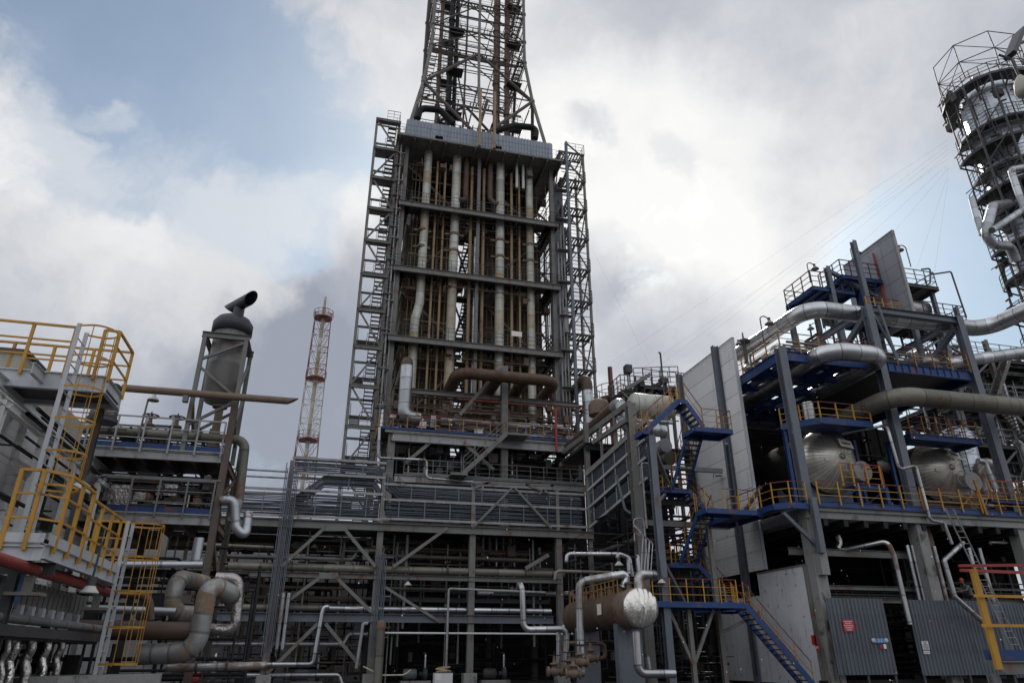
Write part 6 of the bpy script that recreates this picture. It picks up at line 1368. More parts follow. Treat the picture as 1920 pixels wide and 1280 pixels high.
solo('plinth_shadow_wall', MB().box((23, 31.3, 0), (44, 31.6, .55)), 'black', 'low plinth coloured black as shade under the profiled sheets', 'plinth')  # black strip fills the gap below the sheets as shade
def sign(px0, py0, px1, py1, m, label, lines, lm_, cat='sign'):
    a, b = q(px0, py0, 30.235), q(px1, py1, 30.235); x0, x1, zt_, zb_ = a.x, b.x, a.z, b.z
    T = thing('sign_plate', label, cat, ((x0+x1)/2, 30.235, zb_)); pp = part('plate', MB().box((x0, 30.22, zb_), (x1, 30.235, zt_)), m, T)
    t = MB(); n = len(lines)
    for i, wd in enumerate(lines):
        z = zt_-(zt_-zb_)*(i+.8)/(n+.6); L_ = (x1-x0)*.84*wd; s = (x0+x1)/2-L_/2; R = random.Random(i+int(px0)); o_ = 0
        while o_ < L_: w_ = R.uniform(.025, .045); t.box((s+o_, 30.215, z-.022), (s+min(L_, o_+w_), 30.22, z+.022)); o_ += w_+.022
    part1('lettering', t, lm_, pp); return T
sign(1579, 1161, 1603, 1183, 'signred', 'red sign with five lines of white lettering on the left profiled sheet', (.95, .7, 1, .75, .55), 'white')
sign(1727, 1201, 1743, 1217, 'white', 'white notice sheet with grey lettering on the middle profiled sheet', (.6, .5, .9, .9, .9, .8), 'ink')
sign(1731, 1219, 1744, 1225, 'white', 'small white slip pinned under the white notice', (.9,), 'ink')
a, b = q(1638, 1200, 30.2), q(1662, 1200, 30.2); T = thing('pressure_panel', 'small blue instrument bar with two round white dials on the left profiled sheet', 'gauge', ((a.x+b.x)/2, 30.23, a.z)); part('bar', MB().box((a.x+.05, 30.2, a.z-.1), (b.x-.05, 30.235, a.z+.1)), 'bright', T)
for c in (a, b): part('dial', MB().lathe((c.x, 30.23, c.z), (0, -1, 0), [(.1, 0), (.1, .05), (.04, .055), (0, .05)], 18), 'lampw', T)
for x in (-.08, .06): part('label_strip', MB().box(((a.x+b.x)/2+x, 30.19, a.z-.06), ((a.x+b.x)/2+x+.03, 30.199, a.z+.06)), 'white', T)
a = q(1656, 1211, 30.2); T = thing('pink_tag', 'pink and white tag under the blue instrument bar', 'tag', (a.x, 30.22, a.z)); part('pink_half', MB().box((a.x-.18, 30.21, a.z-.1), (a.x+.04, 30.235, a.z+.1)), 'redpipe', T); part('white_half', MB().box((a.x+.045, 30.21, a.z-.1), (a.x+.18, 30.235, a.z+.1)), 'paper', T)
# ------------------------------------------------------------------ upper works behind
p0 = q(1673, 435, 33.5); X0 = p0.x
T = thing('fire_wall', 'tall thin grey violet fin wall rising edge on above the process unit', 'wall', (X0, 36, 22)); part('panel', MB().box((X0-.06, 33.5, 21.9), (X0+.06, 38.6, 28.9)), 'finwall', T); part('edge_trim', MB().box((X0-.1, 33.42, 21.9), (X0+.1, 33.49, 28.95)).box((X0-.1, 33.42, 28.91), (X0+.1, 38.6, 29.0)), 'steel_l', T)
part('red_pipe', MB().tube((X0-.2, 35.4, 23), (X0-.2, 35.4, 28.2), .07, 8), 'red', T); part('posts', MB().ibeam((X0+.25, 34, 17), (X0+.25, 34, 28), .3, .3, up=(0, 1, 0)).ibeam((X0+.25, 38, 17), (X0+.25, 38, 28), .3, .3, up=(0, 1, 0)), 'steel_b', T)
G = thing('upper_platforms', 'cluster of blue platforms, stairs and rails left of the fin wall', 'platform', (33.5, 36, 21))
b = MB(); st = MB(); pm, tm = MB(), MB()
def deck(x0, x1, y0, y1, z, closed=True, th=.25):
    b.box((x0, y0, z-.05), (x1, y1, z)); b.ibeam((x0, y0, z-.05-th/2), (x1, y0, z-.05-th/2), .1, th); b.ibeam((x0, y1, z-.05-th/2), (x1, y1, z-.05-th/2), .1, th); b.ibeam((x0, y0, z-.05-th/2), (x0, y1, z-.05-th/2), .1, th); b.ibeam((x1, y0, z-.05-th/2), (x1, y1, z-.05-th/2), .1, th)
    k = int((x1-x0)/.7)
    for i in range(1, k): b.box((x0+i*.7, y0, z-.2), (x0+i*.7+.06, y1, z-.06))
deck(30.6, 34.0, 35.6, 38.6, 24.9); deck(32.9, 36.2, 35.2, 37.5, 25.9); deck(33.4, 36.2, 34.2, 36.6, 22.6)
rail(pm, pm, [(33.9, 35.6, 24.9), (30.6, 35.6, 24.9), (30.6, 38.6, 24.9), (34, 38.6, 24.9)], 1.2, .9, .06, .025, 2, tm); rail(pm, pm, [(32.9, 37.5, 25.9), (32.9, 35.2, 25.9), (36.1, 35.2, 25.9)], 1.2, .9, .06, .025, 2, tm)
part('decks', b, 'blue', G); part('guardrail', pm, 'steel_d', G); part('handrail', tm, 'maroon', G)
pm, tm = MB(), MB(); rail(pm, pm, [(33.4, 34.2, 22.6), (36.1, 34.2, 22.6)], 1.1, .6, .06, .025, 2, tm); part('lower_guardrail', pm, 'yellow', G); part('lower_handrail', tm, 'maroon', G)
for x, y, z0, z1 in ((32.1, 35.6, 17.4, 26.6), (33.9, 34.6, 17.4, 28.4), (30.7, 38.5, 17.4, 24.8), (36, 37.4, 17.4, 25.8)): st.ibeam((x, y, z0), (x, y, z1), .32, .32, up=(0, 1, 0))
st.beam((32.2, 35.6, 26.3), (35.8, 35.6, 24.7), .25, .25); part('posts', st, 'steel_b', G)
sm, tm = MB(), MB(); stairs(sm, tm, (34.3, 36.4, 22.6), (34.6, 35.2, 25.8), (1.0, 0, 0)); part('staircase', sm, 'blue', G); part('treads', tm, 'steel_d', G)
cl = MB(); clutter(cl, (31, 36, 18), (36, 38.5, 24.5), 60, .1, 211, .15); part('small_pipework', cl, 'steel_d', G, kind='stuff')
G = thing('upper_platforms', 'pair of grey railed platforms right of the fin wall', 'platform', (40.5, 36, 21)); b = MB(); st = MB(); pm = MB()
deck(38.7, 41.4, 35.5, 38, 26.2); deck(37.6, 43.2, 35.5, 38.5, 23.6)
rail(pm, pm, [(38.7, 37.8, 26.2), (38.7, 35.5, 26.2), (41.3, 35.5, 26.2), (41.3, 38, 26.2)], 1.2, .9, .05, .025, 2); rail(pm, pm, [(39.5, 35.5, 23.6), (43.1, 35.5, 23.6), (43.1, 38.5, 23.6)], 1.2, 1., .05, .025, 2)
for x, y, z1 in ((38.8, 36, 26), (41.2, 36, 26), (43, 36, 25), (38, 38.3, 23.5), (43, 38.3, 23.5)): st.ibeam((x, y, 17), (x, y, z1), .26, .26, up=(0, 1, 0))
st.beam((38.8, 36, 21), (43, 36, 23.4), .14, .14); st.beam((43, 36, 20.8), (38.8, 36, 23.2), .14, .14)
part('decks', b, 'steel_d', G); part('guardrail', pm, 'steel_d', G); part('posts', st, 'steel_b', G)
part('lagged_vessel', MB().lathe((39.9, 36.9, 24.7), (1, 0, 0), [(0, -1.2), (.6, -1.0), (.85, -.6), (.85, 1), (0, 1.2)], 20), 'foil_d', G)
cl = MB(); clutter(cl, (38, 35.8, 17.5), (43, 38, 23.2), 60, .09, 212, .15); part('small_pipework', cl, 'steel_d', G, kind='stuff')
a = [q(*k, 34.5) for k in ((1690, 462), (1742, 502), (1742, 520), (1735, 533))]
pipething('bent_rail', [q(1728, 505, 34.5), q(1744, 503, 34.5), q(1744, 530, 34.5), q(1738, 536, 34.5)], .06, 'steel_d', 'bent pipe hoop on the right upper platform', bend=.12)
pipething('bent_rail', [q(1744, 515, 34.5), q(1783, 509, 34.5), q(1800, 560, 34.5), q(1812, 595, 34.5)], .06, 'steel_d', 'tall bent lamp arm at the right end of the upper platforms', bend=.12)
# lamps: one built, then copied
def post_lamp(base, hgt, side, label):
    x, y, z = base; T = thing('platform_lamp', label, 'lamp', base, 'gooseneck lamps on the upper works')
    part('post', MB().pipe([(x, y, z), (x, y, z+hgt), (x+.25, y, z+hgt+.15), (x+.55, y, z+hgt+.02)], .035, 8, .15), 'steel_d', T)
    part('housing', MB().tube((x+.58, y, z+hgt-.12), (x+.58, y, z+hgt+.06), .09, 12), 'steel_d', T)
    part('shade', MB().lathe((x+.58, y, z+hgt-.1), (0, 0, -1), [(.09, 0), (.12, .06), (.27, .22), (.28, .25), (0, .17)], 18), 'steel_l', T); return T
pl_ = post_lamp(q(1520, 530, 35.5), 1.5, 1, 'gooseneck lamp at the far left corner of the upper platforms')
for (px, py, Y, rz, lab, s) in ((1602, 500, 35.5, 0, 'gooseneck lamp behind the left edge of the fin wall', 1.), (1708, 500, 35.5, math.pi, 'gooseneck lamp just right of the fin wall', 1.1), (1432, 640, 31.2, 0, 'gooseneck lamp at the left end of the upper blue deck', 1.), (1400, 670, 33.2, math.pi, 'gooseneck lamp beside the white wall top', .7), (1528, 600, 34, 0, 'gooseneck lamp under the left upper platform', .8), (1540, 640, 33.6, 2.6, 'gooseneck lamp hanging under the topmost big pipe', .8)): dup(pl_, q(px, py, Y), lab, rz, s)
p = q(1395, 645, 35); lt = thing('vent_mushroom', 'small mushroom vent on a stalk at the top of the white wall', 'vent', p); part('stalk', MB().tube(p-V((0, 0, 2.2)), p+V((0, 0, .1)), .12, 10), 'steel_d', lt); part('cap', MB().lathe(p, (0, 0, 1), [(.1, 0), (.38, .06), (.42, .2), (.2, .34), (.06, .4), (.04, .8), (0, .8)], 16), 'steel_d', lt)
# exchanger head and catwalks between furnace and white wall
p = q(1222, 762, 40); T = thing('horizontal_vessel', 'rust topped grey horizontal vessel end between the furnace and the white wall', 'vessel', (p.x, 40, 15)); part('shell', MB().lathe((p.x-1.25, 40, p.z), (1, 0, 0), [(0, -.45), (.45, -.38), (.75, -.15), (.8, 0), (.8, 2.4), (.72, 2.6), (.4, 2.85), (0, 2.9)], 28), 'alu_r', T); part('saddles', MB().box((p.x-.9, 39.6, 14.2), (p.x-.6, 40.4, p.z-.6)).box((p.x+.6, 39.6, 14.2), (p.x+.9, 40.4, p.z-.6)), 'steel', T)
pipething('sling_pipe', [q(1183, 765, 39), q(1188, 788, 39), q(1260, 792, 39)], .13, 'alu_d', 'grey pipe curling under the rust topped vessel', bend=.4)
p = q(1123, 757, 46); T = thing('horizontal_vessel', 'small rusty dome beside the blue grey elbow duct', 'vessel', p); part('shell', MB().lathe(p-V((0, 0, .9)), (0, 0, 1), [(.8, 0), (.8, .8), (.6, 1.1), (.3, 1.25), (0, 1.3)], 20), 'rusty', T)
G = thing('catwalk_group', 'dark railed catwalks and stairs against the sky left of the white wall', 'catwalk', (21.5, 44, 12)); b = MB(); pm = MB(); st = MB()
za = q(1230, 735, 43).z; xa = q(1165, 735, 43).x; xb = q(1300, 725, 43).x
deck(xa, xa+2.4, 43, 45, za-.1); deck(xa+1.8, xb, 43, 45, za+.5)
rail(pm, pm, [(xa, 45, za-.1), (xa, 43, za-.1), (xa+2.4, 43, za-.1)], 1.2, .6, .05, .025, 2); rail(pm, pm, [(xa+1.8, 43, za+.5), (xb, 43, za+.5)], 1.2, .7, .05, .025, 2); rail(pm, pm, [(xa+2, 45, za+1.4), (xb, 45, za+1.9)], 1.2, .7, .05, .025, 2)
for x in (xa+.2, xa+2.3, xa+4, xb): st.ibeam((x, 43.2, 8.5), (x, 43.2, za), .2, .2, up=(0, 1, 0)); st.ibeam((x, 45, 8.5), (x, 45, za+1), .2, .2, up=(0, 1, 0))
st.beam((xa, 43, za-.2), (xa+1.6, 43, za-1.6), .12, .12); stairs(st, st, (xa+.2, 42.6, za-.1), (xa+2.2, 42.6, za+1.2), (0, .7, 0))
part('decks', b, 'steel_d', G); part('guardrail', pm, 'steel_d', G); part('posts', st, 'steel', G)
cl = MB(); clutter(cl, (xa+.6, 43, za-1.5), (xb, 45, za+1.8), 70, .08, 221, .2); clutter(cl, (17.5, 41.6, 9), (23, 45, 14.6), 110, .13, 222, .15); part('small_pipework', cl, 'steel_d', G, kind='stuff')
b = MB(); b.box((15.4, 41, 14.0), (23, 46, 14.2)); b.ibeam((15.4, 41, 13.9), (23, 41, 13.9), .2, .4); b.ibeam((15.4, 41, 10.6), (23, 41, 10.6), .2, .4)
for x in (17.6, 20.2, 22.8): b.ibeam((x, 41, .1), (x, 41, 14), .3, .3, up=(0, 1, 0))
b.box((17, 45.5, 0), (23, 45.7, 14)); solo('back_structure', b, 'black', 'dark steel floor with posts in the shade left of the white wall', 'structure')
pipething('large_duct', [q(1258, 858, 37), q(1215, 850, 39.5)], .0001+.45, 'olive', 'fat dull pipe behind the upper flight of the blue stair')
pipething('large_duct', [(17.5, 34, 12.2), (17.2, 40.5, 12.2)], .4, 'alu_d', 'grey pipe running back under the top landing of the blue stair')
p = q(1238, 662, 40); pipething('mast_rod', [(p.x, 40, 12), (p.x, 40, p.z), (p.x-.12, 40, p.z+.05)], .06, 'steel_d', 'thin dark lightning rod left of the white wall', bend=.05)
cg = 'looped galvanised conduits on the grey gantry'
for k in range(5):
    pts = [q(1196+6*k, 1075, 33.8), q(1196+6*k+4, 1000+4*k, 33.8), q(1188, 978+5*k, 33.8)] if k else [q(1190, 1015, 33.8), q(1188, 972, 33.8), q(1206, 970, 33.8), q(1216, 1075, 33.8)]
    pipething('conduit', pts, .035+.012*(k % 2), 'alu_d', ('outermost', 'second', 'third', 'fourth', 'innermost')[k]+' of the looped grey conduits below the slanting cable runs', 'conduit', cg, bend=.2)
pipething('conduit', [q(1213, 990, 35), q(1203, 868, 35), q(1222, 868, 35)], .05, 'steel_l', 'tall bent grey conduit beside the tall grey gantry column', 'conduit', bend=.1)
pipething('conduit', [q(1155, 890, 34.5), q(1172, 955, 34.5), q(1182, 962, 34.5)], .07, 'steel_b', 'slanting blue grey conduit crossing the slanting cable runs', 'conduit', bend=.2)
# ------------------------------------------------------------------ column tower at the right edge
tx, ty, r = 57.0, 38.0, 2.5
T = thing('column_tower', 'tall bright clad column tower with ring platforms and a lattice cage on top', 'column', (tx, ty, 0))
part('shell', MB().lathe((tx, ty, 0), (0, 0, 1), [(r, 0), (r, 49.2), (r*.92, 50.2), (r*.6, 51.2), (.5, 51.6), (0, 51.7)], 48), 'vessel', T)
tp = MB().tube((tx-.3, ty, 51.5), (tx-.3, ty, 53), .5, 16); tp.tube((tx-.3, ty, 52.4), (tx-.3, ty, 52.6), .7, 16); part('top_nozzle', tp, 'galv', T)
def ring(z, a0, a1, r0, r1, rails_=True, n=10):
    b, pm = MB(), MB(); P0 = []; 
    for k in range(n+1): a = math.radians(a0+(a1-a0)*k/n); P0.append((math.cos(a), math.sin(a)))
    for (c0, s0), (c1, s1) in zip(P0, P0[1:]):
        b.prism([(tx+r0*c0, ty+r0*s0, z), (tx+r1*c0, ty+r1*s0, z), (tx+r1*c1, ty+r1*s1, z), (tx+r0*c1, ty+r0*s1, z)], (0, 0, -.08)); b.beam((tx+r1*c0, ty+r1*s0, z-.12), (tx+r1*c1, ty+r1*s1, z-.12), .08, .26)
        b.beam((tx+r0*c0, ty+r0*s0, z-1.1), (tx+r1*c0, ty+r1*s0, z-.2), .1, .12)
    rail(pm, pm, [(tx+r1*c, ty+r1*s, z) for c, s in P0], 1.15, .8, .05, .025, 2); part('ring_platform', b, 'steel_d', T); part('guardrail', pm, 'steel_d', T)
for z, a0, a1, wd in ((50.2, 0, 360, 1.4), (45.4, 130, 330, 1.1), (43.0, 150, 235, 1.7), (41.0, 140, 330, 1.0), (38.6, 150, 230, 1.7), (36.6, 130, 320, 1.1), (33.2, 150, 240, 1.6), (30.6, 130, 330, 1.2), (27, 150, 240, 1.7), (24.5, 130, 330, 1.2), (20, 130, 330, 1.2), (16, 130, 330, 1.2)): ring(z, a0, a1, r+.02, r+wd, True, 16 if z > 50 else 8)
lp = MB(); 
for a in (195, 222): c_, s_ = math.cos(math.radians(a)), math.sin(math.radians(a)); lp.tube((tx+(r+2.1)*c_, ty+(r+2.1)*s_, 8), (tx+(r+2.1)*c_, ty+(r+2.1)*s_, 49.6), .10, 8)
for a in (150, 172, 208, 236, 250): c_, s_ = math.cos(math.radians(a)), math.sin(math.radians(a)); lp.tube((tx+(r+1.25)*c_, ty+(r+1.25)*s_, 8), (tx+(r+1.25)*c_, ty+(r+1.25)*s_, 50), .06, 6)
for z in range(12, 50, 4):
    for a, a2 in ((150, 195), (195, 222), (222, 250)):
        p1_, p2_ = [V((tx+(r+1.9)*math.cos(math.radians(t)), ty+(r+1.9)*math.sin(math.radians(t)), 0)) for t in (a, a2)]
        lp.tube(p1_+V((0, 0, z)), p2_+V((0, 0, z+(2 if (z//2) % 2 else -0))), .045, 5)
part('outer_posts', lp, 'steel_d', T)
lm = MB(); 
for a in (185, 205, 240): c_, s_ = math.cos(math.radians(a)), math.sin(math.radians(a)); ladder(lm, lm, (tx+(r+1.6)*c_, ty+(r+1.6)*s_, 12), (tx+(r+1.6)*c_, ty+(r+1.6)*s_, 50.5), (.3, -.4, 0), .07, .35, .02); [lm.torus((tx+(r+1.8)*c_, ty+(r+1.8)*s_, 13+1.1*k), (0, 0, 1), .45, .02, 10, 4) for k in range(34)]
for z in range(14, 48, 3): lm.beam((tx-4.4, ty-1.2, z), (tx-2.3, ty-.6, z+1.5), .09, .09); lm.beam((tx-3.2, ty-3.0, z+2.4), (tx-4.4, ty-1.2, z), .09, .09)
part('ladders', lm, 'steel_d', T)
cg_ = MB(); R8 = 3.75
for i, (z, rr) in enumerate(((51.0, R8*.95), (52.9, R8), (55.1, R8*.98))):
    zn = [(51.0, R8*.95), (52.9, R8), (55.1, R8*.98)]
    for k in range(8):
        a, a2 = math.pi*(k+.35)/4, math.pi*(k+1.35)/4; P_ = V((tx+rr*math.cos(a), ty+rr*math.sin(a), z)); Q_ = V((tx+rr*math.cos(a2), ty+rr*math.sin(a2), z)); cg_.tube(P_, Q_, .045, 6)
        if i < 2: z3, r3 = zn[i+1]; P3 = V((tx+r3*math.cos(a), ty+r3*math.sin(a), z3)); Q3 = V((tx+r3*math.cos(a2), ty+r3*math.sin(a2), z3)); cg_.tube(P_, P3, .05, 6); cg_.tube(P_ if k % 2 else Q_, Q3 if k % 2 else P3, .035, 6)
        if i == 1: cg_.tube(P_, V((tx+(r+1.7)*math.cos(a2), ty+(r+1.7)*math.sin(a2), 50.3)), .03, 5); cg_.tube(P_, Q_-V((0, 0, 1.2)), .03, 5)
        if i == 0: cg_.tube(P_, V((tx+(r+1.9)*math.cos(a), ty+(r+1.9)*math.sin(a), 50.2)), .05, 6)
part('lattice_cage', cg_, 'steel_d', T)
cl = MB(); R = random.Random(9)
for k in range(120):
    a = math.radians(R.uniform(130, 310)); z = R.uniform(14, 50); rr = r+R.uniform(.3, 1.6); c = V((tx+rr*math.cos(a), ty+rr*math.sin(a), z)); d = V((-math.sin(a), math.cos(a), 0)); h = R.uniform(.4, 2.5)
    cl.pipe([c, c+V((0, 0, h)), c+V((0, 0, h))+d*R.uniform(-1.2, 1.2)], R.uniform(.04, .14), 7)
    if R.random() < .3: cl.box(c-V((.3, .3, .3)), c+V((.3, .3, .4)))
part('small_pipework', cl, 'steel_d', T, kind='stuff')
pipething('tower_bypass', [q(1890, 382, 36.5), q(1862, 386, 35.6), q(1842, 458, 35.4), q(1895, 462, 36.2), q(1905, 490, 36.5)], .38, 'alu_d', 'fat shiny bypass pipe looping out from the column tower', n=16, bend=.8)
pipething('tower_bypass', [q(1930, 312, 34.8), q(1895, 318, 34.8), q(1920, 392, 34.8), q(1860, 432, 34.6)], .26, 'alu_d', 'slim shiny pipe crossing the column tower face at the right edge', n=14, bend=.5)
pipething('tower_bypass', [q(1822, 372, 36), q(1832, 410, 36), q(1842, 440, 36)], .24, 'alu_d', 'grey duct with a slanted mouth on the left side of the column tower', n=14)
# structure below tower
G = thing('rear_structure', 'dense grey steel structure with stairs below the column tower, behind the right edge', 'structure', (52, 42, 0)); b, pm, st = MB(), MB(), MB()
for z in (12, 15.5, 19, 22.5): deck(43.5, 62, 38.5, 46, z); rail(pm, pm, [(43.5, 44, z), (43.5, 38.5, z), (56, 38.5, z)], 1.2, 1.1, .05, .025, 2)
for x in (43.7, 48, 52.5, 57): st.ibeam((x, 38.6, 0), (x, 38.6, 24), .3, .3, up=(0, 1, 0)); st.ibeam((x, 45.8, 0), (x, 45.8, 24), .3, .3, up=(0, 1, 0))
for i, z in enumerate((12, 15.5, 19)): stairs(st, st, (46.5+2.5*(i % 2), 37.6, z), (49-2.5*(i % 2), 37.6, z+3.5), (0, .8, 0)); st.beam((43.7, 38.6, z), (48, 38.6, z+3.3), .14, .14)
for k in range(14): x = 44+1.1*k; st.tube((x, 40+(k % 3), 5), (x, 40+(k % 3), 14+(k*5) % 9), .12+.06*(k % 3), 10)
part('decks', b, 'steel_d', G); part('guardrail', pm, 'steel_l', G); part('frame', st, 'steel', G)
cl = MB(); clutter(cl, (43.5, 38.8, 9), (58, 45, 24), 170, .16, 231, .12); part('small_pipework', cl, 'alu_d', G, kind='stuff')
wg = 'guy wires fanning down from the column tower'
tops = [q(1778, 262+9*k, 38) for k in range(9)]; ends = [(1205, 640, 60), (1290, 645, 60), (1365, 600, 58), (1450, 560, 56), (1190, 700, 62), (1500, 560, 50), (1620, 500, 46), (1690, 590, 44), (1745, 560, 42)]
nm_ = ('topmost', 'second', 'third', 'fourth', 'fifth', 'sixth', 'seventh', 'eighth', 'steepest')
for k, (a, e) in enumerate(zip(tops, ends)): b = q(*e); solo('guy_wire', MB().tube(a, a+(b-a)*1.12, .0042, 5), 'steel_d', nm_[k]+' of the thin guy wires fanning down from the column tower', 'wire', wg)
solo('guy_wire', MB().tube(q(688, 440, 70), q(636, 868, 72), .006, 5), 'steel_d', 'thin wire hanging against the sky left of the stair tower', 'wire'); solo('guy_wire', MB().tube(q(1112, 470, 66), q(1235, 720, 66), .005, 5), 'steel_d', 'thin wire hanging against the sky right of the furnace', 'wire')
# lamps at the top right corner
a, b = q(1894, 104, 9), q(1911, 62, 9); d = (b-a); T = thing('street_lamp', 'black flat floodlight on a double arm at the top right corner', 'lamp', (16.2, 9, 0))
u_ = d.normalized(); sd = V((.0, 1, 0)); hd = MB(); hd.beam(a-u_*.02, b+u_*.05, .3, .1, up=u_.cross(sd)); hd.beam(a+u_*.05-V((0, 0, .07)), b-u_*.1-V((0, 0, .05)), .22, .05, up=u_.cross(sd)); part('lamp_head', hd, 'tblack', T)
arm = MB(); arm.tube(a.lerp(b, .45), (16.2, 9.1, 15.9), .045, 8); arm.tube(b, (16.2, 9.1, 16.2), .03, 8); part('arms', arm, 'tblack', T); part('pole', MB().tube((16.2, 9.1, 0), (16.2, 9.1, 16.6), .11, 14, .07), 'steel', T)
c = q(1918, 165, 9); part('lower_lamp', MB().lathe(c+V((.03, 0, .28)), (-.12, 0, -1), [(.05, -.1), (.1, 0), (.16, .15), (.18, .4), (.13, .5), (0, .52)], 18), 'beige', T); part('lower_arm', MB().pipe([c+V((.03, 0, .35)), c+V((.0, 0, .9)), c+V((-.2, .1, 1.1))], .03, 8), 'steel_d', T); part('bracket', MB().tube(c+V((.03, 0, .35)), (16.2, 9.1, c.z+.5), .03, 8), 'steel_d', T)
# ------------------------------------------------------------------ near yellow rail at the right edge
Yn = 7.4; P = thing('rail_stand', 'near platform corner with bright yellow post, red top rail and blue toe board', 'guardrail', (8.2, Yn, 0)); q0, q1 = q(1822, 1066, Yn), q(1880, 1254, Yn); xk = (q0.x+q1.x)/2
part('post', MB().beam((xk, Yn, q1.z), (xk, Yn, q0.z), .085, .012, up=(0, 1, 0)).beam((xk-.038, Yn+.02, q1.z), (xk-.038, Yn+.02, q0.z), .012, .03, up=(0, 1, 0)), 'yellow', P)
m_ = MB()
for py in (1117, 1172): z = q(1840, py, Yn).z; m_.beam((xk-.16, Yn-.05, z), (xk+2.2, Yn-.05, z), .012, .034)
part('middle_rails', m_, 'yellow', P)
z = q0.z; t_ = MB(); t_.beam((xk-.25, Yn-.03, z+.03), (xk+2, Yn-.75, z+.03), .04, .03); t_.beam((xk-.14, Yn+.07, z-.01), (xk+2.2, Yn+.16, z-.01), .03, .035); part('top_rail', t_, 'red', P)
zb = q(1860, 1217, Yn).z; zc_ = q(1860, 1237, Yn).z; part('toe_board', MB().box((xk-.1, Yn+.06, zc_), (xk+2.4, Yn+.075, zb)), 'bright' if 0 else 'blue', P)
b = MB().ibeam((xk+.1, Yn+.08, q1.z+.02), (xk+2.4, Yn+.08, q1.z+.02), .1, .14); b.box((xk+.1, Yn+.1, zc_-.02), (xk+2.4, Yn+.3, zc_)); b.ibeam((xk+.08, Yn+.2, 0), (xk+.08, Yn+.2, q1.z-.06), .1, .1, up=(0, 1, 0)); b.ibeam((xk+1.6, Yn+.2, 0), (xk+1.6, Yn+.2, q1.z-.06), .1, .1, up=(0, 1, 0)); part('deck_frame', b, 'steel', P)
# ------------------------------------------------------------------ person on the inner platform
h = q(1800, 1082, 32.6); px_, py_ = h.x, 32.6; zf = 3.8
zh = h.z
J = {}
verts = []; edges = []; rad = []
def jn(n, p, r_, par=None):
    J[n] = len(verts); verts.append(V(p)); rad.append(r_)
    if par: edges.append((J[par], J[n]))
hipz = zf+.72
jn('pelvis', (px_+.42, py_, hipz), .15); jn('waist', (px_+.36, py_, hipz+.22), .145, 'pelvis'); jn('chest', (px_+.24, py_, hipz+.44), .16, 'waist'); jn('neck0', (px_+.14, py_, hipz+.58), .075, 'chest'); jn('neck', (px_+.09, py_, hipz+.65), .055, 'neck0')
for s in (-1, 1):
    k = 'a%d' % s; jn(k+'s', (px_+.2, py_+s*.2, hipz+.52), .075, 'chest'); jn(k+'e', (px_-.0+.06*s, py_+s*.27, hipz+.3), .055, k+'s'); jn(k+'w', (px_-.24, py_+s*.16, hipz+.26), .04, k+'e')
    k = 'l%d' % s; jn(k+'h', (px_+.42, py_+s*.12, hipz-.08), .105, 'pelvis'); jn(k+'k', (px_+.2, py_+s*.15, hipz-.42), .075, k+'h'); jn(k+'a', (px_+.34, py_+s*.15, zf+.07), .055, k+'k'); jn(k+'t', (px_+.12, py_+s*.16, zf+.05), .05, k+'a')
me = bpy.data.meshes.new('person'); me.from_pydata([tuple(v-V((px_, py_, zf))) for v in verts], edges, []); pob = bpy.data.objects.new('person', me); COL.objects.link(pob)
sk = pob.modifiers.new('skin', 'SKIN'); 
if not me.skin_vertices: me.attributes.new('skin', 'FLOAT_VECTOR', 'POINT')
for i, sv in enumerate(me.skin_vertices[0].data): sv.radius = (rad[i], rad[i]); sv.use_root = (i == 0)
pob.modifiers.new('sub', 'SUBSURF').levels = 2
dg = bpy.context.evaluated_depsgraph_get(); dg.update(); me2 = bpy.data.meshes.new_from_object(pob.evaluated_get(dg)); pob.modifiers.clear(); pob.data = me2; me2.materials.clear()
for mm in ('jacket', 'trousers', 'skin'): me2.materials.append(M[mm])
for p_ in me2.polygons: p_.use_smooth = True; p_.material_index = 1 if p_.center.z < .78 else (2 if p_.center.x < -.2 and p_.center.z < 1.1 else 0)
pob.location = (px_, py_, zf); pob['label'] = 'worker in grey workwear and an orange helmet leaning forward behind the zigzag pipe'; pob['category'] = 'person'
hz = hipz+.78; hx = px_+.04
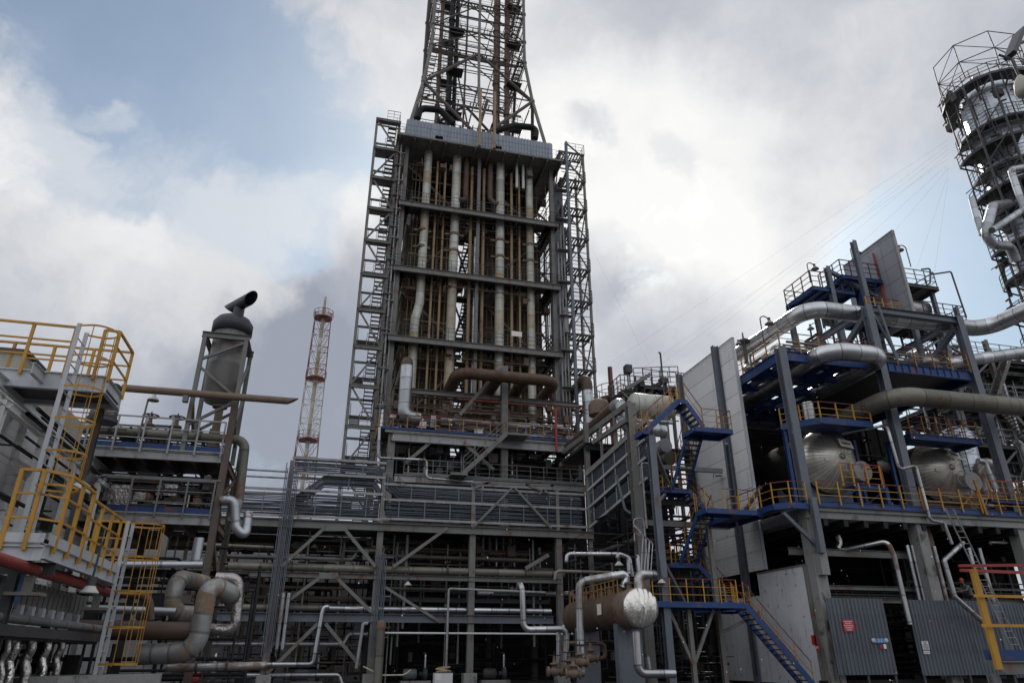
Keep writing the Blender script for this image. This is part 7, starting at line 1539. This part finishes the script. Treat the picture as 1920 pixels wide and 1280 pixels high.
hd = MB().lathe((hx, py_, hz-.14), (0, 0, 1), [(.0, 0), (.055, .01), (.078, .07), (.088, .14), (.085, .2), (.05, .26), (0, .275)], 18); hd.lathe((hx-.08, py_, hz-.03), (-1, 0, -.1), [(.02, 0), (.014, .03), (0, .035)], 8)
for s in (-1, 1): hd.lathe((hx+.01, py_+s*.085, hz), (0, s, 0), [(.03, 0), (.025, .012), (0, .015)], 8)
part('head', hd, 'skin', pob)
hl = MB().lathe((hx, py_, hz+.04), (-.12, 0, 1), [(.125, -.005), (.128, .01), (.112, .015), (.108, .07), (.08, .12), (.04, .145), (0, .15)], 22); hl.box((hx-.19, py_-.07, hz+.035), (hx-.08, py_+.07, hz+.05)); part('helmet', hl, 'helmet', pob)
hn = MB()
for s in (-1, 1):
    w_ = V((px_-.24, py_+s*.16, hipz+.26)); hn.sweep([w_, w_+V((-.05, 0, -.01)), w_+V((-.1, 0, -.02))], .03, 8, True, [.03, .042, .038])
    for f in range(4): b0 = w_+V((-.1, -.027+.018*f, -.02)); L_ = (.07, .08, .075, .06)[f]; hn.sweep([b0, b0+V((-L_*.5, 0, -.012)), b0+V((-L_*.8, 0, -.045))], .009, 6, True, [.01, .009, .007])
    b0 = w_+V((-.05, s*-.03, 0)); hn.sweep([b0, b0+V((-.035, s*-.025, -.01)), b0+V((-.07, s*-.028, -.03))], .01, 6, True, [.012, .011, .009])
part('hands', hn, 'skin', pob)
# ------------------------------------------------------------------ falling snow
R = random.Random(3); sn = MB()
for _ in range(130):
    px, py = R.uniform(200, 1920), R.uniform(720, 1280)
    if px < 700 and py < 1000: continue
    d_ = R.uniform(5, 22); c = EYE+ray(px, py).normalized()*d_; s = R.uniform(0.003, .0055)*(.6+d_/14)*.95
    if c.z < .1: continue
    sn.add([c+V(k)*s for k in ((1, 0, 0), (-1, 0, 0), (0, 1, 0), (0, -1, 0), (.2, .1, 1.6), (-.1, 0, -1.6))], [(0, 2, 4), (2, 1, 4), (1, 3, 4), (3, 0, 4), (2, 0, 5), (1, 2, 5), (3, 1, 5), (0, 3, 5)], None, True)
solo('falling_snow', sn, 'snow', 'sparse small snowflakes drifting through the air', 'snow', kind='stuff', base=(0, 0, 0))
